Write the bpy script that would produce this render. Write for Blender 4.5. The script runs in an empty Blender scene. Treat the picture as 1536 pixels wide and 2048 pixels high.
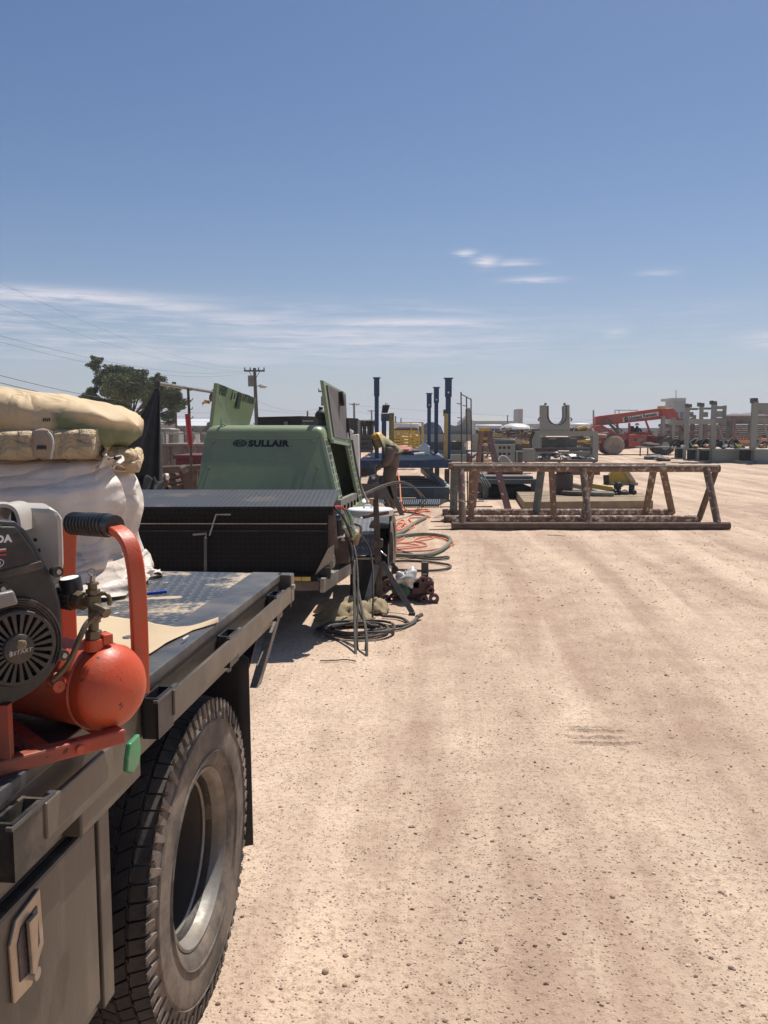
import bpy, bmesh, math, random
from mathutils import Vector, Matrix, noise
V = Vector
C = bpy.context.scene
rad = math.radians
# ------------------------------------------------------------------ camera, light, exposure
FPX, CX, CY, EYE, PITCH = 1650.0, 768.0, 1024.0, 1.5, math.atan((1024 - 860) / 1650.0)
cam = bpy.data.cameras.new('camera'); camo = bpy.data.objects.new('camera', cam)
C.collection.objects.link(camo); C.camera = camo
camo.location = (0, 0, EYE); camo.rotation_euler = (math.pi / 2 - PITCH, 0, 0)
cam.sensor_fit = 'VERTICAL'; cam.sensor_height = 36; cam.lens = 36 * FPX / 2048
cam.clip_start = .05; cam.clip_end = 8000
SUNV = V((.25, .44, 1)).normalized()
SUN_EL = math.asin(SUNV.z); SUN_AZ = math.atan2(SUNV.x, SUNV.y)
sl = bpy.data.lights.new('sun', 'SUN'); sl.energy = 4.8; sl.angle = rad(.5); sl.color = (1, .955, .89)
so = bpy.data.objects.new('sun', sl); C.collection.objects.link(so)
so.rotation_euler = (-SUNV).to_track_quat('-Z', 'Y').to_euler()
C.view_settings.view_transform = 'Standard'; C.view_settings.look = 'None'
C.view_settings.exposure = 0.13; C.view_settings.gamma = 1
SKY_STRENGTH = .088
def make_world():
    w = bpy.data.worlds.new('World'); C.world = w; w.use_nodes = True
    nt = w.node_tree; N = nt.nodes; L = nt.links
    for n in list(N): N.remove(n)
    out = N.new('ShaderNodeOutputWorld'); bg = N.new('ShaderNodeBackground')
    bg.inputs['Strength'].default_value = SKY_STRENGTH
    L.new(bg.outputs[0], out.inputs[0])
    sky = N.new('ShaderNodeTexSky'); sky.sky_type = 'NISHITA'; sky.sun_disc = False
    sky.sun_elevation = SUN_EL; sky.sun_rotation = SUN_AZ
    sky.air_density = 1.0; sky.dust_density = 1.6; sky.ozone_density = 2.2; sky.altitude = 800
    hs = N.new('ShaderNodeHueSaturation'); hs.inputs['Saturation'].default_value = 1.2; hs.inputs['Value'].default_value = .87
    L.new(sky.outputs[0], hs.inputs['Color'])
    tc = N.new('ShaderNodeTexCoord'); sep = N.new('ShaderNodeSeparateXYZ'); L.new(tc.outputs['Generated'], sep.inputs[0])
    def m(op, a, b=None, c=None, clamp=False):
        n = N.new('ShaderNodeMath'); n.operation = op; n.use_clamp = clamp
        for i, v in enumerate((a, b, c)):
            if v is None: continue
            if isinstance(v, (int, float)): n.inputs[i].default_value = v
            else: L.new(v, n.inputs[i])
        return n.outputs[0]
    # azimuth (0 along +Y, right positive) and elevation of each direction, in radians
    az = m('ARCTAN2', sep.outputs[0], sep.outputs[1]); el = m('ARCSINE', sep.outputs[2])
    def ramp(x, a, b): return m('MULTIPLY', m('SUBTRACT', x, a), 1 / (b - a), clamp=True)
    cmb = N.new('ShaderNodeCombineXYZ'); L.new(m('MULTIPLY', az, 1.0), cmb.inputs[0]); L.new(m('MULTIPLY', el, 13.0), cmb.inputs[1])
    def nz(scale, detail, off, rough=.6):
        mp = N.new('ShaderNodeMapping'); L.new(cmb.outputs[0], mp.inputs[0]); mp.inputs['Location'].default_value = off
        n = N.new('ShaderNodeTexNoise'); n.inputs['Scale'].default_value = scale; n.inputs['Detail'].default_value = detail
        n.inputs['Roughness'].default_value = rough; n.inputs['Distortion'].default_value = .35
        L.new(mp.outputs[0], n.inputs['Vector']); return n.outputs[0]
    big = nz(3.2, 3, (4.3, 1.2, 0)); fine = nz(15, 7, (0.4, 3.2, 0), .68)
    # cirrus band 3.5 to 9.5 degrees above the horizon
    band = m('MULTIPLY', ramp(el, rad(3.6), rad(5.4)), m('SUBTRACT', 1, ramp(el, rad(7.2), rad(9.2))), clamp=True)
    azm = m('MULTIPLY', m('ADD', m('MULTIPLY', ramp(m('ADD', az, m('MULTIPLY', fine, .12)), rad(-34), rad(-24)), 1), 0), m('SUBTRACT', 1, ramp(az, rad(3), rad(16))), clamp=True)
    azm = m('MAXIMUM', azm, .28)
    mask = m('ADD', m('MULTIPLY', fine, .75), m('MULTIPLY', big, .4))
    mask = m('MULTIPLY', m('MULTIPLY', m('MULTIPLY', ramp(mask, .50, .72), .6), band), azm)
    # separate streaks and wisps (azimuth, elevation, half sizes in degrees, strength)
    blobs = [(-21, 8.45, 7.5, .42, 1.0), (-14.5, 8.1, 3.5, .3, .8), (1.5, 7.25, 6.0, .30, .95), (-3.5, 6.5, 7.5, .38, .75), (0, 6.0, 6.5, .28, .75), (-14, 4.75, 9, .35, .55), (-10, 7.5, 5, .32, .65), (8, 6.1, 3.5, .22, .5),
             (5.5, 11.7, .62, .17, .9), (6.9, 11.1, .75, .32, 1.0), (8.8, 11.0, 1.4, .2, .6), (10, 9.9, 1.7, .2, .7), (15.5, 6.35, .8, .3, .5), (25.5, 5.6, 2.2, .5, .7), (18, 10, 1.2, .2, .35), (2.2, 4.9, 3, .3, .35)]
    tot = mask
    wig = m('MULTIPLY', m('SUBTRACT', fine, .5), 1)
    for a, e, sa, se, k in blobs:
        dx = m('MULTIPLY', m('SUBTRACT', m('ADD', az, m('MULTIPLY', wig, .02)), rad(a)), 1 / rad(sa))
        dy = m('MULTIPLY', m('SUBTRACT', m('ADD', el, m('MULTIPLY', wig, .014)), rad(e)), 1 / rad(se))
        d = m('ADD', m('MULTIPLY', dx, dx), m('MULTIPLY', dy, dy))
        g = m('MULTIPLY', m('EXPONENT', m('MULTIPLY', d, -.9)), m('MULTIPLY', ramp(fine, .26, .54), k))
        tot = m('MAXIMUM', tot, g)
    tot = m('MULTIPLY', tot, .92, clamp=True)
    # pale dusty layer low over the plain
    low = m('EXPONENT', m('MULTIPLY', m('MAXIMUM', el, 0), -9.0))
    mx0 = N.new('ShaderNodeMix'); mx0.data_type = 'RGBA'; L.new(m('MULTIPLY', low, .72), mx0.inputs['Factor'])
    tn = N.new('ShaderNodeVectorMath'); tn.operation = 'MULTIPLY'; tn.inputs[1].default_value = (.92, .94, 1.0); L.new(hs.outputs[0], tn.inputs[0]); L.new(tn.outputs[0], mx0.inputs['A']); mx0.inputs['B'].default_value = (5.7, 6.1, 7.2, 1)
    mx = N.new('ShaderNodeMix'); mx.data_type = 'RGBA'; L.new(tot, mx.inputs['Factor'])
    L.new(mx0.outputs['Result'], mx.inputs['A']); mx.inputs['B'].default_value = (8.3, 8.0, 8.7, 1)
    L.new(mx.outputs['Result'], bg.inputs['Color'])
make_world()
# ------------------------------------------------------------------ placement helpers
ca, sa = math.cos(PITCH), math.sin(PITCH)
def P(px, py, D):
    """point seen at photo position (px,py) at forward distance D"""
    x = (px - CX) / FPX; z = (CY - py) / FPX
    k = D / (ca + z * sa)
    return V((x * k, D, EYE + (z * ca - sa) * k))
def G(px, py, z=0):
    x = (px - CX) / FPX; q = (CY - py) / FPX
    k = (z - EYE) / (q * ca - sa)
    return V((x * k, (ca + q * sa) * k, z))
def frame(deg):
    sn, cs = math.sin(rad(deg)), math.cos(rad(deg))
    return lambda s, t, z: V((s * sn + t * cs, s * cs - t * sn, z))
TR = frame(5.8)     # the flatbed truck: s along it, t to its right
WT = frame(4.0)     # the compressor trailer
ROOT = {}
def tag(o, label=None, cat=None, group=None, kind=None):
    if label: o['label'] = label
    if cat: o['category'] = cat
    if group: o['group'] = group
    if kind: o['kind'] = kind
    return o
def thing(name, label, cat, loc, group=None):
    o = bpy.data.objects.new(name, None); C.collection.objects.link(o)
    o.location = loc; o.empty_display_size = .1; ROOT[o] = V(loc)
    return tag(o, label, cat, group)
class MB:
    def __init__(s): s.v = []; s.f = []
    def add(s, vs, fs):
        n = len(s.v); s.v += [V(q) for q in vs]; s.f += [tuple(i + n for i in f) for f in fs]; return s
    def hexa(s, p):   # 8 corners: bottom 4 ccw, top 4 ccw
        return s.add(p, [(3, 2, 1, 0), (4, 5, 6, 7), (0, 1, 5, 4), (1, 2, 6, 5), (2, 3, 7, 6), (3, 0, 4, 7)])
    def box(s, c, d, rz=0, F=None):
        c = V(c); x, y, z = d[0] / 2, d[1] / 2, d[2] / 2; R = Matrix.Rotation(rz, 3, 'Z')
        pts = [c + R @ V(q) for q in ((-x, -y, -z), (x, -y, -z), (x, y, -z), (-x, y, -z), (-x, -y, z), (x, -y, z), (x, y, z), (-x, y, z))]
        if F: pts = [F(*q) for q in pts]
        return s.hexa(pts)
    def fbox(s, F, s0, s1, t0, t1, z0, z1):
        return s.hexa([F(s0, t0, z0), F(s0, t1, z0), F(s1, t1, z0), F(s1, t0, z0), F(s0, t0, z1), F(s0, t1, z1), F(s1, t1, z1), F(s1, t0, z1)])
    def pbox(s, x0, y0, x1, y1, D, dep):   # box whose front covers the photo rectangle at distance D
        a = P(x0, y0, D); b = P(x1, y1, D)
        return s.hexa([(a.x, D, b.z), (b.x, D, b.z), (b.x, D + dep, b.z), (a.x, D + dep, b.z), (a.x, D, a.z), (b.x, D, a.z), (b.x, D + dep, a.z), (a.x, D + dep, a.z)])
    def bar(s, a, b, w, h=None, up=(0, 0, 1), n=None):
        a = V(a); b = V(b); h = w if h is None else h; d = (b - a).normalized(); u = V(up)
        if abs(d.dot(u)) > .97: u = V((0, 1, 0))
        x = d.cross(u).normalized(); u = x.cross(d)
        o = [(-w / 2, -h / 2), (w / 2, -h / 2), (w / 2, h / 2), (-w / 2, h / 2)]
        return s.hexa([a + x * p + u * q for p, q in o] + [b + x * p + u * q for p, q in o])
    def cyl(s, a, b, r, r2=None, n=16, caps=True):
        a = V(a); b = V(b); r2 = r if r2 is None else r2; d = (b - a).normalized()
        u = V((0, 0, 1)) if abs(d.z) < .95 else V((1, 0, 0)); x = d.cross(u).normalized(); y = d.cross(x)
        vs = []
        for c, q in ((a, r), (b, r2)):
            vs += [c + (x * math.cos(6.28318 * i / n) + y * math.sin(6.28318 * i / n)) * q for i in range(n)]
        fs = [(i, (i + 1) % n, n + (i + 1) % n, n + i) for i in range(n)]
        if caps: fs += [tuple(range(n - 1, -1, -1)), tuple(range(n, 2 * n))]
        return s.add(vs, fs)
    def tube(s, pts, r, n=8, sm=0, closed=False):
        pts = [V(p) for p in pts]
        for _ in range(sm):
            q = [pts[0]]
            for i in range(len(pts) - 1):
                q += [pts[i] * .75 + pts[i + 1] * .25, pts[i] * .25 + pts[i + 1] * .75]
            q.append(pts[-1]); pts = q
        vs = []; up = V((0, 0, 1)); prev = None; R = r if hasattr(r, '__len__') else None
        for i, p in enumerate(pts):
            d = (pts[min(i + 1, len(pts) - 1)] - pts[max(i - 1, 0)])
            d = d.normalized() if d.length > 1e-9 else V((1, 0, 0))
            if prev is None: x = d.cross(up if abs(d.z) < .9 else V((1, 0, 0))).normalized()
            else:
                x = prev - d * prev.dot(d); x = x.normalized() if x.length > 1e-6 else d.orthogonal().normalized()
            prev = x; y = d.cross(x)
            rr = r if R is None else R[0] + (R[1] - R[0]) * i / (len(pts) - 1)
            vs += [p + (x * math.cos(6.28318 * k / n) + y * math.sin(6.28318 * k / n)) * rr for k in range(n)]
        fs = []
        for i in range(len(pts) - 1):
            for k in range(n): fs.append((i * n + k, i * n + (k + 1) % n, (i + 1) * n + (k + 1) % n, (i + 1) * n + k))
        fs += [tuple(range(n - 1, -1, -1)), tuple(range((len(pts) - 1) * n, len(pts) * n))]
        return s.add(vs, fs)
    def sweep(s, pts, w, h, side, sm=0):   # rectangular section carried along a curve, side = width direction
        pts = [V(p) for p in pts]
        for _ in range(sm):
            q = [pts[0]]
            for i in range(len(pts) - 1): q += [pts[i] * .75 + pts[i + 1] * .25, pts[i] * .25 + pts[i + 1] * .75]
            q.append(pts[-1]); pts = q
        vs = []; sd = V(side).normalized()
        for i, p in enumerate(pts):
            d = (pts[min(i + 1, len(pts) - 1)] - pts[max(i - 1, 0)]).normalized(); nn = d.cross(sd).normalized()
            vs += [p + sd * a * w / 2 + nn * b * h / 2 for a, b in ((-1, -1), (1, -1), (1, 1), (-1, 1))]
        fs = []
        for i in range(len(pts) - 1):
            for k in range(4): fs.append((i * 4 + k, i * 4 + (k + 1) % 4, (i + 1) * 4 + (k + 1) % 4, (i + 1) * 4 + k))
        n = len(pts) * 4; fs += [(3, 2, 1, 0), (n - 4, n - 3, n - 2, n - 1)]
        return s.add(vs, fs)
    def prism(s, poly, ext):
        n = len(poly); e = V(ext); vs = [V(p) for p in poly] + [V(p) + e for p in poly]
        return s.add(vs, [tuple(range(n - 1, -1, -1)), tuple(range(n, 2 * n))] + [(i, (i + 1) % n, n + (i + 1) % n, n + i) for i in range(n)])
    def lathe(s, prof, o, ax, n=48, a0=0, a1=6.2831853):
        """prof: (radius, distance along ax)"""
        o = V(o); ax = V(ax).normalized(); x = ax.orthogonal().normalized() if abs(ax.z) > .9 else V((0, 0, 1)).cross(ax).normalized(); y = ax.cross(x)
        m = len(prof); vs = []
        for i in range(n):
            a = a0 + (a1 - a0) * i / n; dr = x * math.cos(a) + y * math.sin(a)
            vs += [o + dr * r + ax * t for r, t in prof]
        fs = [(i * m + j, ((i + 1) % n) * m + j, ((i + 1) % n) * m + j + 1, i * m + j + 1) for i in range(n) for j in range(m - 1)]
        return s.add(vs, fs)
    def ball(s, c, r, n=12, m=8, noise_amp=0, sc=None):
        c = V(c); r = V(r) if hasattr(r, '__len__') else V((r, r, r)); vs = [c + V((0, 0, r.z))]
        for j in range(1, m):
            for i in range(n):
                a = 6.28318 * i / n; b = math.pi * j / m
                vs.append(c + V((r.x * math.sin(b) * math.cos(a), r.y * math.sin(b) * math.sin(a), r.z * math.cos(b))))
        vs.append(c - V((0, 0, r.z)))
        if noise_amp: vs = [v + (v - c) * noise_amp * noise.noise(v * (sc or 5)) for v in vs]
        fs = [(0, 1 + i, 1 + (i + 1) % n) for i in range(n)]
        for j in range(m - 2):
            for i in range(n): fs.append((1 + j * n + i, 1 + (j + 1) * n + i, 1 + (j + 1) * n + (i + 1) % n, 1 + j * n + (i + 1) % n))
        e = len(vs) - 1; fs += [(e, 1 + (m - 2) * n + (i + 1) % n, 1 + (m - 2) * n + i) for i in range(n)]
        return s.add(vs, fs)
    def grid(s, fn, nu, nv, closed_u=False):
        vs = [fn(i / nu, j / nv) for j in range(nv + 1) for i in range(nu + (0 if closed_u else 1))]
        w = nu + (0 if closed_u else 1)
        fs = [(j * w + i, j * w + (i + 1) % w, (j + 1) * w + (i + 1) % w, (j + 1) * w + i) for j in range(nv) for i in range(nu)]
        return s.add(vs, fs)
def part(mb, name, mat, parent=None, smooth=False, bevel=0, solid=0, mods=()):
    me = bpy.data.meshes.new(name); top = parent
    while top is not None and top.parent is not None: top = top.parent
    o0 = ROOT.get(top, V((0, 0, 0)))
    me.from_pydata([tuple(v - o0) for v in mb.v], [], mb.f); 
    bm = bmesh.new(); bm.from_mesh(me); bmesh.ops.recalc_face_normals(bm, faces=bm.faces); bm.to_mesh(me); bm.free()
    me.materials.append(mat)
    if smooth:
        me.polygons.foreach_set('use_smooth', [True] * len(me.polygons))
        me.set_sharp_from_angle(angle=rad(38 if smooth is True else smooth))
    o = bpy.data.objects.new(name, me); C.collection.objects.link(o)
    if parent is not None: o.parent = parent
    if bevel:
        b = o.modifiers.new('bevel', 'BEVEL'); b.width = bevel; b.segments = 2; b.limit_method = 'ANGLE'; b.angle_limit = rad(40)
    if solid:
        b = o.modifiers.new('solid', 'SOLIDIFY'); b.thickness = solid; b.offset = 0
    return o
def struct(mb, name, mat, **k): return tag(part(mb, name, mat, **k), kind='structure')
def single(mb, name, mat, label, cat, group=None, kind=None, **k):
    """a thing of one mesh, its origin moved to its base"""
    xs = [v.x for v in mb.v]; ys = [v.y for v in mb.v]; zs = [v.z for v in mb.v]
    b = V(((min(xs) + max(xs)) / 2, (min(ys) + max(ys)) / 2, min(zs)))
    mb.v = [v - b for v in mb.v]; o = part(mb, name, mat, None, **k); o.location = b
    return tag(o, label, cat, group, kind)
def dup(root, loc, label, rz=0):
    r = root.copy(); C.collection.objects.link(r); r.location = loc; r.rotation_euler = (0, 0, rz); r['label'] = label
    for ch in list(root.children):
        c = ch.copy(); C.collection.objects.link(c); c.parent = r
        for g in ch.children:
            d = g.copy(); C.collection.objects.link(d); d.parent = c
    return r
def dup_part(o, off, parent=None):
    c = o.copy(); C.collection.objects.link(c); c.location = o.location + V(off); c.parent = parent or o.parent; return c
def text(s, name, mat, origin, xdir, ydir, width, height, parent=None, depth=.001, bold=.02, align='C', skew=0):
    cu = bpy.data.curves.new(name, 'FONT'); cu.body = s; cu.size = 1; cu.offset = bold; cu.extrude = .5; cu.resolution_u = 3
    cu.space_character = 1.08
    o = bpy.data.objects.new('tmp', cu); C.collection.objects.link(o); bpy.context.view_layer.update()
    me = bpy.data.meshes.new_from_object(o.evaluated_get(bpy.context.evaluated_depsgraph_get()))
    bpy.data.objects.remove(o)
    xs = [v.co.x for v in me.vertices]; ys = [v.co.y for v in me.vertices]
    x0, x1, y0, y1 = min(xs), max(xs), min(ys), max(ys)
    X = V(xdir).normalized(); Y = V(ydir).normalized(); Z = X.cross(Y)
    vs = [V(origin) + X * (((v.co.x - x0) / (x1 - x0) - .5) * width + skew * ((v.co.y - y0) / (y1 - y0) - .5) * height) + Y * (((v.co.y - y0) / (y1 - y0) - .5) * height) + Z * v.co.z * 2 * depth for v in me.vertices]
    mb = MB(); mb.add(vs, [tuple(p.vertices) for p in me.polygons]); bpy.data.meshes.remove(me)
    return part(mb, name, mat, parent)
# ------------------------------------------------------------------ materials
class NT:
    def __init__(s, name):
        s.mt = bpy.data.materials.new(name); s.mt.use_nodes = True; s.N = s.mt.node_tree.nodes; s.L = s.mt.node_tree.links
        s.b = s.N['Principled BSDF']; s.tc = s.N.new('ShaderNodeTexCoord')
    def link(s, a, b): s.L.new(a, b)
    def m(s, op, a, b=None, clamp=False):
        n = s.N.new('ShaderNodeMath'); n.operation = op; n.use_clamp = clamp
        for i, v in enumerate((a, b)):
            if v is None: continue
            if isinstance(v, (int, float)): n.inputs[i].default_value = v
            else: s.L.new(v, n.inputs[i])
        return n.outputs[0]
    def noise(s, scale, detail=5, rough=.6, vec=None, stretch=None, dist=0):
        n = s.N.new('ShaderNodeTexNoise'); n.inputs['Scale'].default_value = scale; n.inputs['Detail'].default_value = detail
        n.inputs['Roughness'].default_value = rough; n.inputs['Distortion'].default_value = dist
        v = vec or s.tc.outputs['Object']
        if stretch:
            mp = s.N.new('ShaderNodeMapping'); s.L.new(v, mp.inputs[0]); mp.inputs['Scale'].default_value = stretch; v = mp.outputs[0]
        s.L.new(v, n.inputs['Vector']); return n.outputs[0]
    def ramp(s, x, a, b): return s.m('MULTIPLY', s.m('SUBTRACT', x, a), 1 / (b - a), clamp=True)
    def mix(s, f, a, b):
        n = s.N.new('ShaderNodeMix'); n.data_type = 'RGBA'
        for k, v in (('Factor', f), ('A', a), ('B', b)):
            if isinstance(v, (int, float)): n.inputs[k].default_value = v
            elif isinstance(v, tuple): n.inputs[k].default_value = (*v[:3], 1)
            else: s.L.new(v, n.inputs[k])
        return n.outputs['Result']
    def scale(s, c, f):
        n = s.N.new('ShaderNodeVectorMath'); n.operation = 'SCALE'; 
        if isinstance(c, tuple): n.inputs[0].default_value = c
        else: s.L.new(c, n.inputs[0])
        s.L.new(f, n.inputs['Scale']); return n.outputs[0]
    def bump(s, h, dist, strength=1.0):
        n = s.N.new('ShaderNodeBump'); n.inputs['Distance'].default_value = dist; n.inputs['Strength'].default_value = strength
        s.L.new(h, n.inputs['Height']); s.L.new(n.outputs[0], s.b.inputs['Normal'])
def M(name, col, rough=.6, metal=0, var=.18, vs=6, bump=.0015, bs=70, col2=None, cov=.5, ms=9, soft=.06, rvar=.12, stretch=None, ms_stretch=None, chips=0, chipc=(.03, .025, .022), streak=0, spec=.5):
    t = NT(name)
    n1 = t.noise(vs, 5, stretch=stretch)
    c = t.scale(col, t.m('ADD', t.m('MULTIPLY', t.m('SUBTRACT', n1, .5), var * 3), 1))
    if col2:
        n2 = t.noise(ms, 9, .68, stretch=ms_stretch); k = .5 + (.5 - cov) * .42
        c = t.mix(t.ramp(n2, k - soft, k + soft), c, col2)
    if chips:
        c = t.mix(t.m('MULTIPLY', t.ramp(t.noise(34, 5, .6), .78 - chips * .1, .80 - chips * .1), .85), c, chipc)
    if streak:      # dried run marks and rubbed dust
        c = t.mix(t.m('MULTIPLY', t.ramp(t.noise(7, 5, .6, stretch=(3, 3, .35)), .50, .66), streak), c, (.20, .165, .125))
    t.link(c, t.b.inputs['Base Color'])
    r = t.m('ADD', t.m('MULTIPLY', t.m('SUBTRACT', t.noise(vs * 3, 4), .5), rvar * 4), rough, clamp=True)
    t.link(r, t.b.inputs['Roughness']); t.b.inputs['Metallic'].default_value = metal
    t.b.inputs['Specular IOR Level'].default_value = spec
    if bump: t.bump(t.noise(bs, 4), bump)
    return t.mt
def creased(name, col, col2, rough, fold=.02, sc=5.0, stretch=(1, 1, 1), spec=.5, fine=.38):
    """thin sheet with sharp fold lines at two scales"""
    t = NT(name); r1 = t.m('ABSOLUTE', t.m('SUBTRACT', t.noise(sc, 3, .5, stretch=stretch, dist=.6), .5)); r2 = t.m('ABSOLUTE', t.m('SUBTRACT', t.noise(sc * 2.7, 4, .55, dist=.8), .5))
    h = t.m('ADD', t.m('MULTIPLY', t.ramp(r1, 0, .12), 1.0), t.m('MULTIPLY', t.ramp(r2, 0, .14), fine)); h = t.m('ADD', h, t.m('MULTIPLY', t.noise(60, 3), .05))
    c = t.mix(t.ramp(t.noise(2.6, 6, .6, stretch=stretch), .40, .62), col, col2)
    c = t.mix(t.m('MULTIPLY', t.m('SUBTRACT', 1, t.ramp(r1, 0, .05)), .22), c, tuple(x * .55 for x in col2))
    t.link(c, t.b.inputs['Base Color']); t.b.inputs['Roughness'].default_value = rough; t.b.inputs['Specular IOR Level'].default_value = spec
    t.bump(h, fold); return t.mt
def diamond(name, base, dust, pitch=.022, plane='xy', cov=.4, rough=.45, rot=0.0, glint=.3, spec=.5):
    """raised tread plate: alternating lozenges, dust lying between them"""
    t = NT(name); mp = t.N.new('ShaderNodeMapping'); t.link(t.tc.outputs['Object'], mp.inputs[0])
    mp.inputs['Rotation'].default_value = (0, 0, rot); mp.inputs['Scale'].default_value = (1 / pitch,) * 3
    sep = t.N.new('ShaderNodeSeparateXYZ'); t.link(mp.outputs[0], sep.inputs[0])
    i = {'x': 0, 'y': 1, 'z': 2}; a = sep.outputs[i[plane[0]]]; b = sep.outputs[i[plane[1]]]
    fa = t.m('FLOOR', a); fb = t.m('FLOOR', b)
    x = t.m('SUBTRACT', t.m('SUBTRACT', a, fa), .5); y = t.m('SUBTRACT', t.m('SUBTRACT', b, fb), .5)
    par = t.m('SUBTRACT', t.m('MULTIPLY', t.m('PINGPONG', t.m('ADD', fa, fb), 1), 2), 1)
    yp = t.m('MULTIPLY', y, par)
    u = t.m('MULTIPLY', t.m('ADD', x, yp), .7071 / .5); w = t.m('MULTIPLY', t.m('SUBTRACT', x, yp), .7071 / .15)
    d = t.m('ADD', t.m('MULTIPLY', u, u), t.m('MULTIPLY', w, w))
    h = t.m('SUBTRACT', 1, t.ramp(d, .35, 1.0))
    n = t.noise(3.2, 6, .62); n2 = t.noise(60, 4); n3 = t.noise(9, 4)
    dm = t.m('MULTIPLY', t.ramp(t.m('ADD', n, t.m('MULTIPLY', t.m('SUBTRACT', n2, .5), .25)), .62 - cov * .3, .72 - cov * .3), t.m('SUBTRACT', 1, t.m('MULTIPLY', h, .75)), clamp=True)
    c0 = t.scale(base, t.m('ADD', t.m('MULTIPLY', n3, .8), .6))
    c0 = t.mix(t.m('MULTIPLY', t.ramp(h, .5, 1.0), glint), c0, (.42, .42, .44))
    t.link(t.mix(dm, c0, dust), t.b.inputs['Base Color'])
    t.link(t.m('ADD', t.m('MULTIPLY', dm, .5), rough, clamp=True), t.b.inputs['Roughness'])
    t.b.inputs['Specular IOR Level'].default_value = spec
    t.bump(t.m('ADD', h, t.m('MULTIPLY', n2, .12)), .0022)
    return t.mt
DUST = (.50, .37, .25)
m_black = M('black_paint', (.018, .018, .020), .38, 0, .25, 5, .0006, 90, (.20, .155, .11), .18, 4, .12, chips=.8, chipc=(.12, .09, .07))
m_blackm = M('matt_black', (.02, .02, .021), .6, 0, .25, 6, .001, 80, (.10, .08, .06), .2, 6, .12)
m_truck = M('truck_black_dusty', (.045, .039, .034), .33, 0, .25, 2.2, .0004, 120, (.085, .07, .055), .45, 1.6, .14, .08, None, (1, 1, .35), streak=.35)
m_rub = M('rubber_dusty', (.035, .031, .029), .82, 0, .3, 7, .0012, 130, (.10, .08, .062), .38, 5, .12)
m_side = M('tyre_sidewall', (.095, .078, .062), .8, 0, .25, 6, .0008, 160, (.22, .172, .13), .55, 7, .08)
m_deck = diamond('tread_plate_deck', (.045, .05, .056), (.50, .39, .27), .030, 'xy', .36, .42, rad(-5.8))
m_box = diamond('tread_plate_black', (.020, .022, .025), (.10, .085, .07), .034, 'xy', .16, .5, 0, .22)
m_boxv = diamond('tread_plate_shaded_front', (.005, .005, .006), (.022, .019, .016), .034, 'xz', .1, .75, 0, .03, .25)  # same black plate, its colour darkened for the shaded chest front
m_fend = diamond('tread_plate_fender', (.12, .12, .12), (.28, .24, .19), .045, 'xy', .25, .4, 0, .6)
m_silver = M('bare_aluminium', (.42, .40, .37), .38, .7, .2, 8, .0006, 90, (.30, .23, .16), .3, 6, .12)
m_rim = M('painted_steel_rim', (.075, .068, .060), .5, .2, .25, 6, .0006, 60, (.11, .088, .066), .5, 5, .2)
m_red = M('red_orange_enamel', (.62, .085, .028), .45, 0, .16, 9, .0006, 140, (.36, .12, .065), .30, 7, .16, chips=1.0, streak=.12)
m_redd = M('red_orange_dirty', (.46, .065, .03), .5, 0, .2, 7, .0006, 140, (.16, .07, .04), .35, 5, .15, chips=1.3, streak=.2)
m_char = M('charcoal_plastic', (.020, .020, .021), .42, 0, .2, 9, .0005, 200, (.09, .075, .06), .22, 6, .12)
m_char2 = M('dusty_recoil_cover', (.040, .035, .032), .55, 0, .3, 10, .0006, 200, (.14, .10, .07), .32, 9, .12)
m_brass = M('dusty_brass', (.20, .155, .10), .5, .5, .3, 25, .0012, 90, (.13, .10, .07), .45, 18, .1)
m_white = M('white_paint', (.72, .70, .66), .5, 0, .08, 5, .0005, 80, (.42, .35, .27), .18, 5, .1)
m_print = M('white_print', (.75, .75, .74), .6, 0, .1, 40, 0)
m_dark = M('dark_void', (.012, .012, .012), .8, 0, .2, 5, 0)
m_green = M('sage_green_enamel', (.250, .305, .168), .38, 0, .05, 2.5, .0003, 50, (.20, .215, .14), .16, 2.2, .15, .05, streak=.10)
m_ink = M('dark_green_print', (.012, .022, .018), .5, 0, .1, 30, 0)
m_foam = M('grey_foam_lining', (.13, .118, .115), .9, 0, .2, 4, .002, 120)
m_kraft = creased('kraft_paper', (.66, .50, .29), (.54, .40, .235), .7, .014, 6)
m_paper = M('smooth_tan_paper', (.58, .44, .27), .75, 0, .06, 3, .001, 40, (.50, .38, .24), .3, 3, .2)
m_kraft2 = M('kraft_paper_brown', (.43, .31, .215), .75, 0, .1, 5, .0015, 45)
m_olive = M('faded_green_bag', (.25, .27, .15), .7, 0, .15, 7, .002, 45, (.44, .38, .22), .4, 6, .2)
m_film = creased('dusty_white_film', (.84, .75, .65), (.66, .55, .455), .46, .017, 2.2, (.5, .5, 1.9), .4, .16)
m_lip = M('bright_rim_lip', (.30, .28, .25), .55, .35, .2, 8, .0006, 80, (.20, .16, .12), .5, 6, .14)
m_shade = M('charcoal_shade_cloth', (.045, .045, .048), .9, 0, .2, 5, .002, 110, (.085, .08, .075), .35, 4, .2)
m_rust = M('rusty_painted_pipe', (.165, .108, .075), .8, 0, .35, 12, .004, 60, (.50, .41, .32), .30, 14, .03, .1)
m_rust2 = M('brown_rust', (.13, .086, .064), .85, 0, .35, 9, .003, 70, (.09, .05, .04), .4, 10, .1)
m_rustf = M('flaking_paint_pipe', (.17, .10, .07), .8, 0, .35, 12, .004, 60, (.52, .45, .36), .40, 14, .03, .1)
m_blue = M('navy_blue_enamel', (.022, .055, .13), .45, 0, .18, 5, .001, 60, (.10, .10, .11), .15, 5, .12)
m_blue2 = M('steel_blue_dusty', (.07, .115, .17), .55, 0, .2, 5, .001, 60, (.20, .20, .19), .3, 5, .12)
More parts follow.
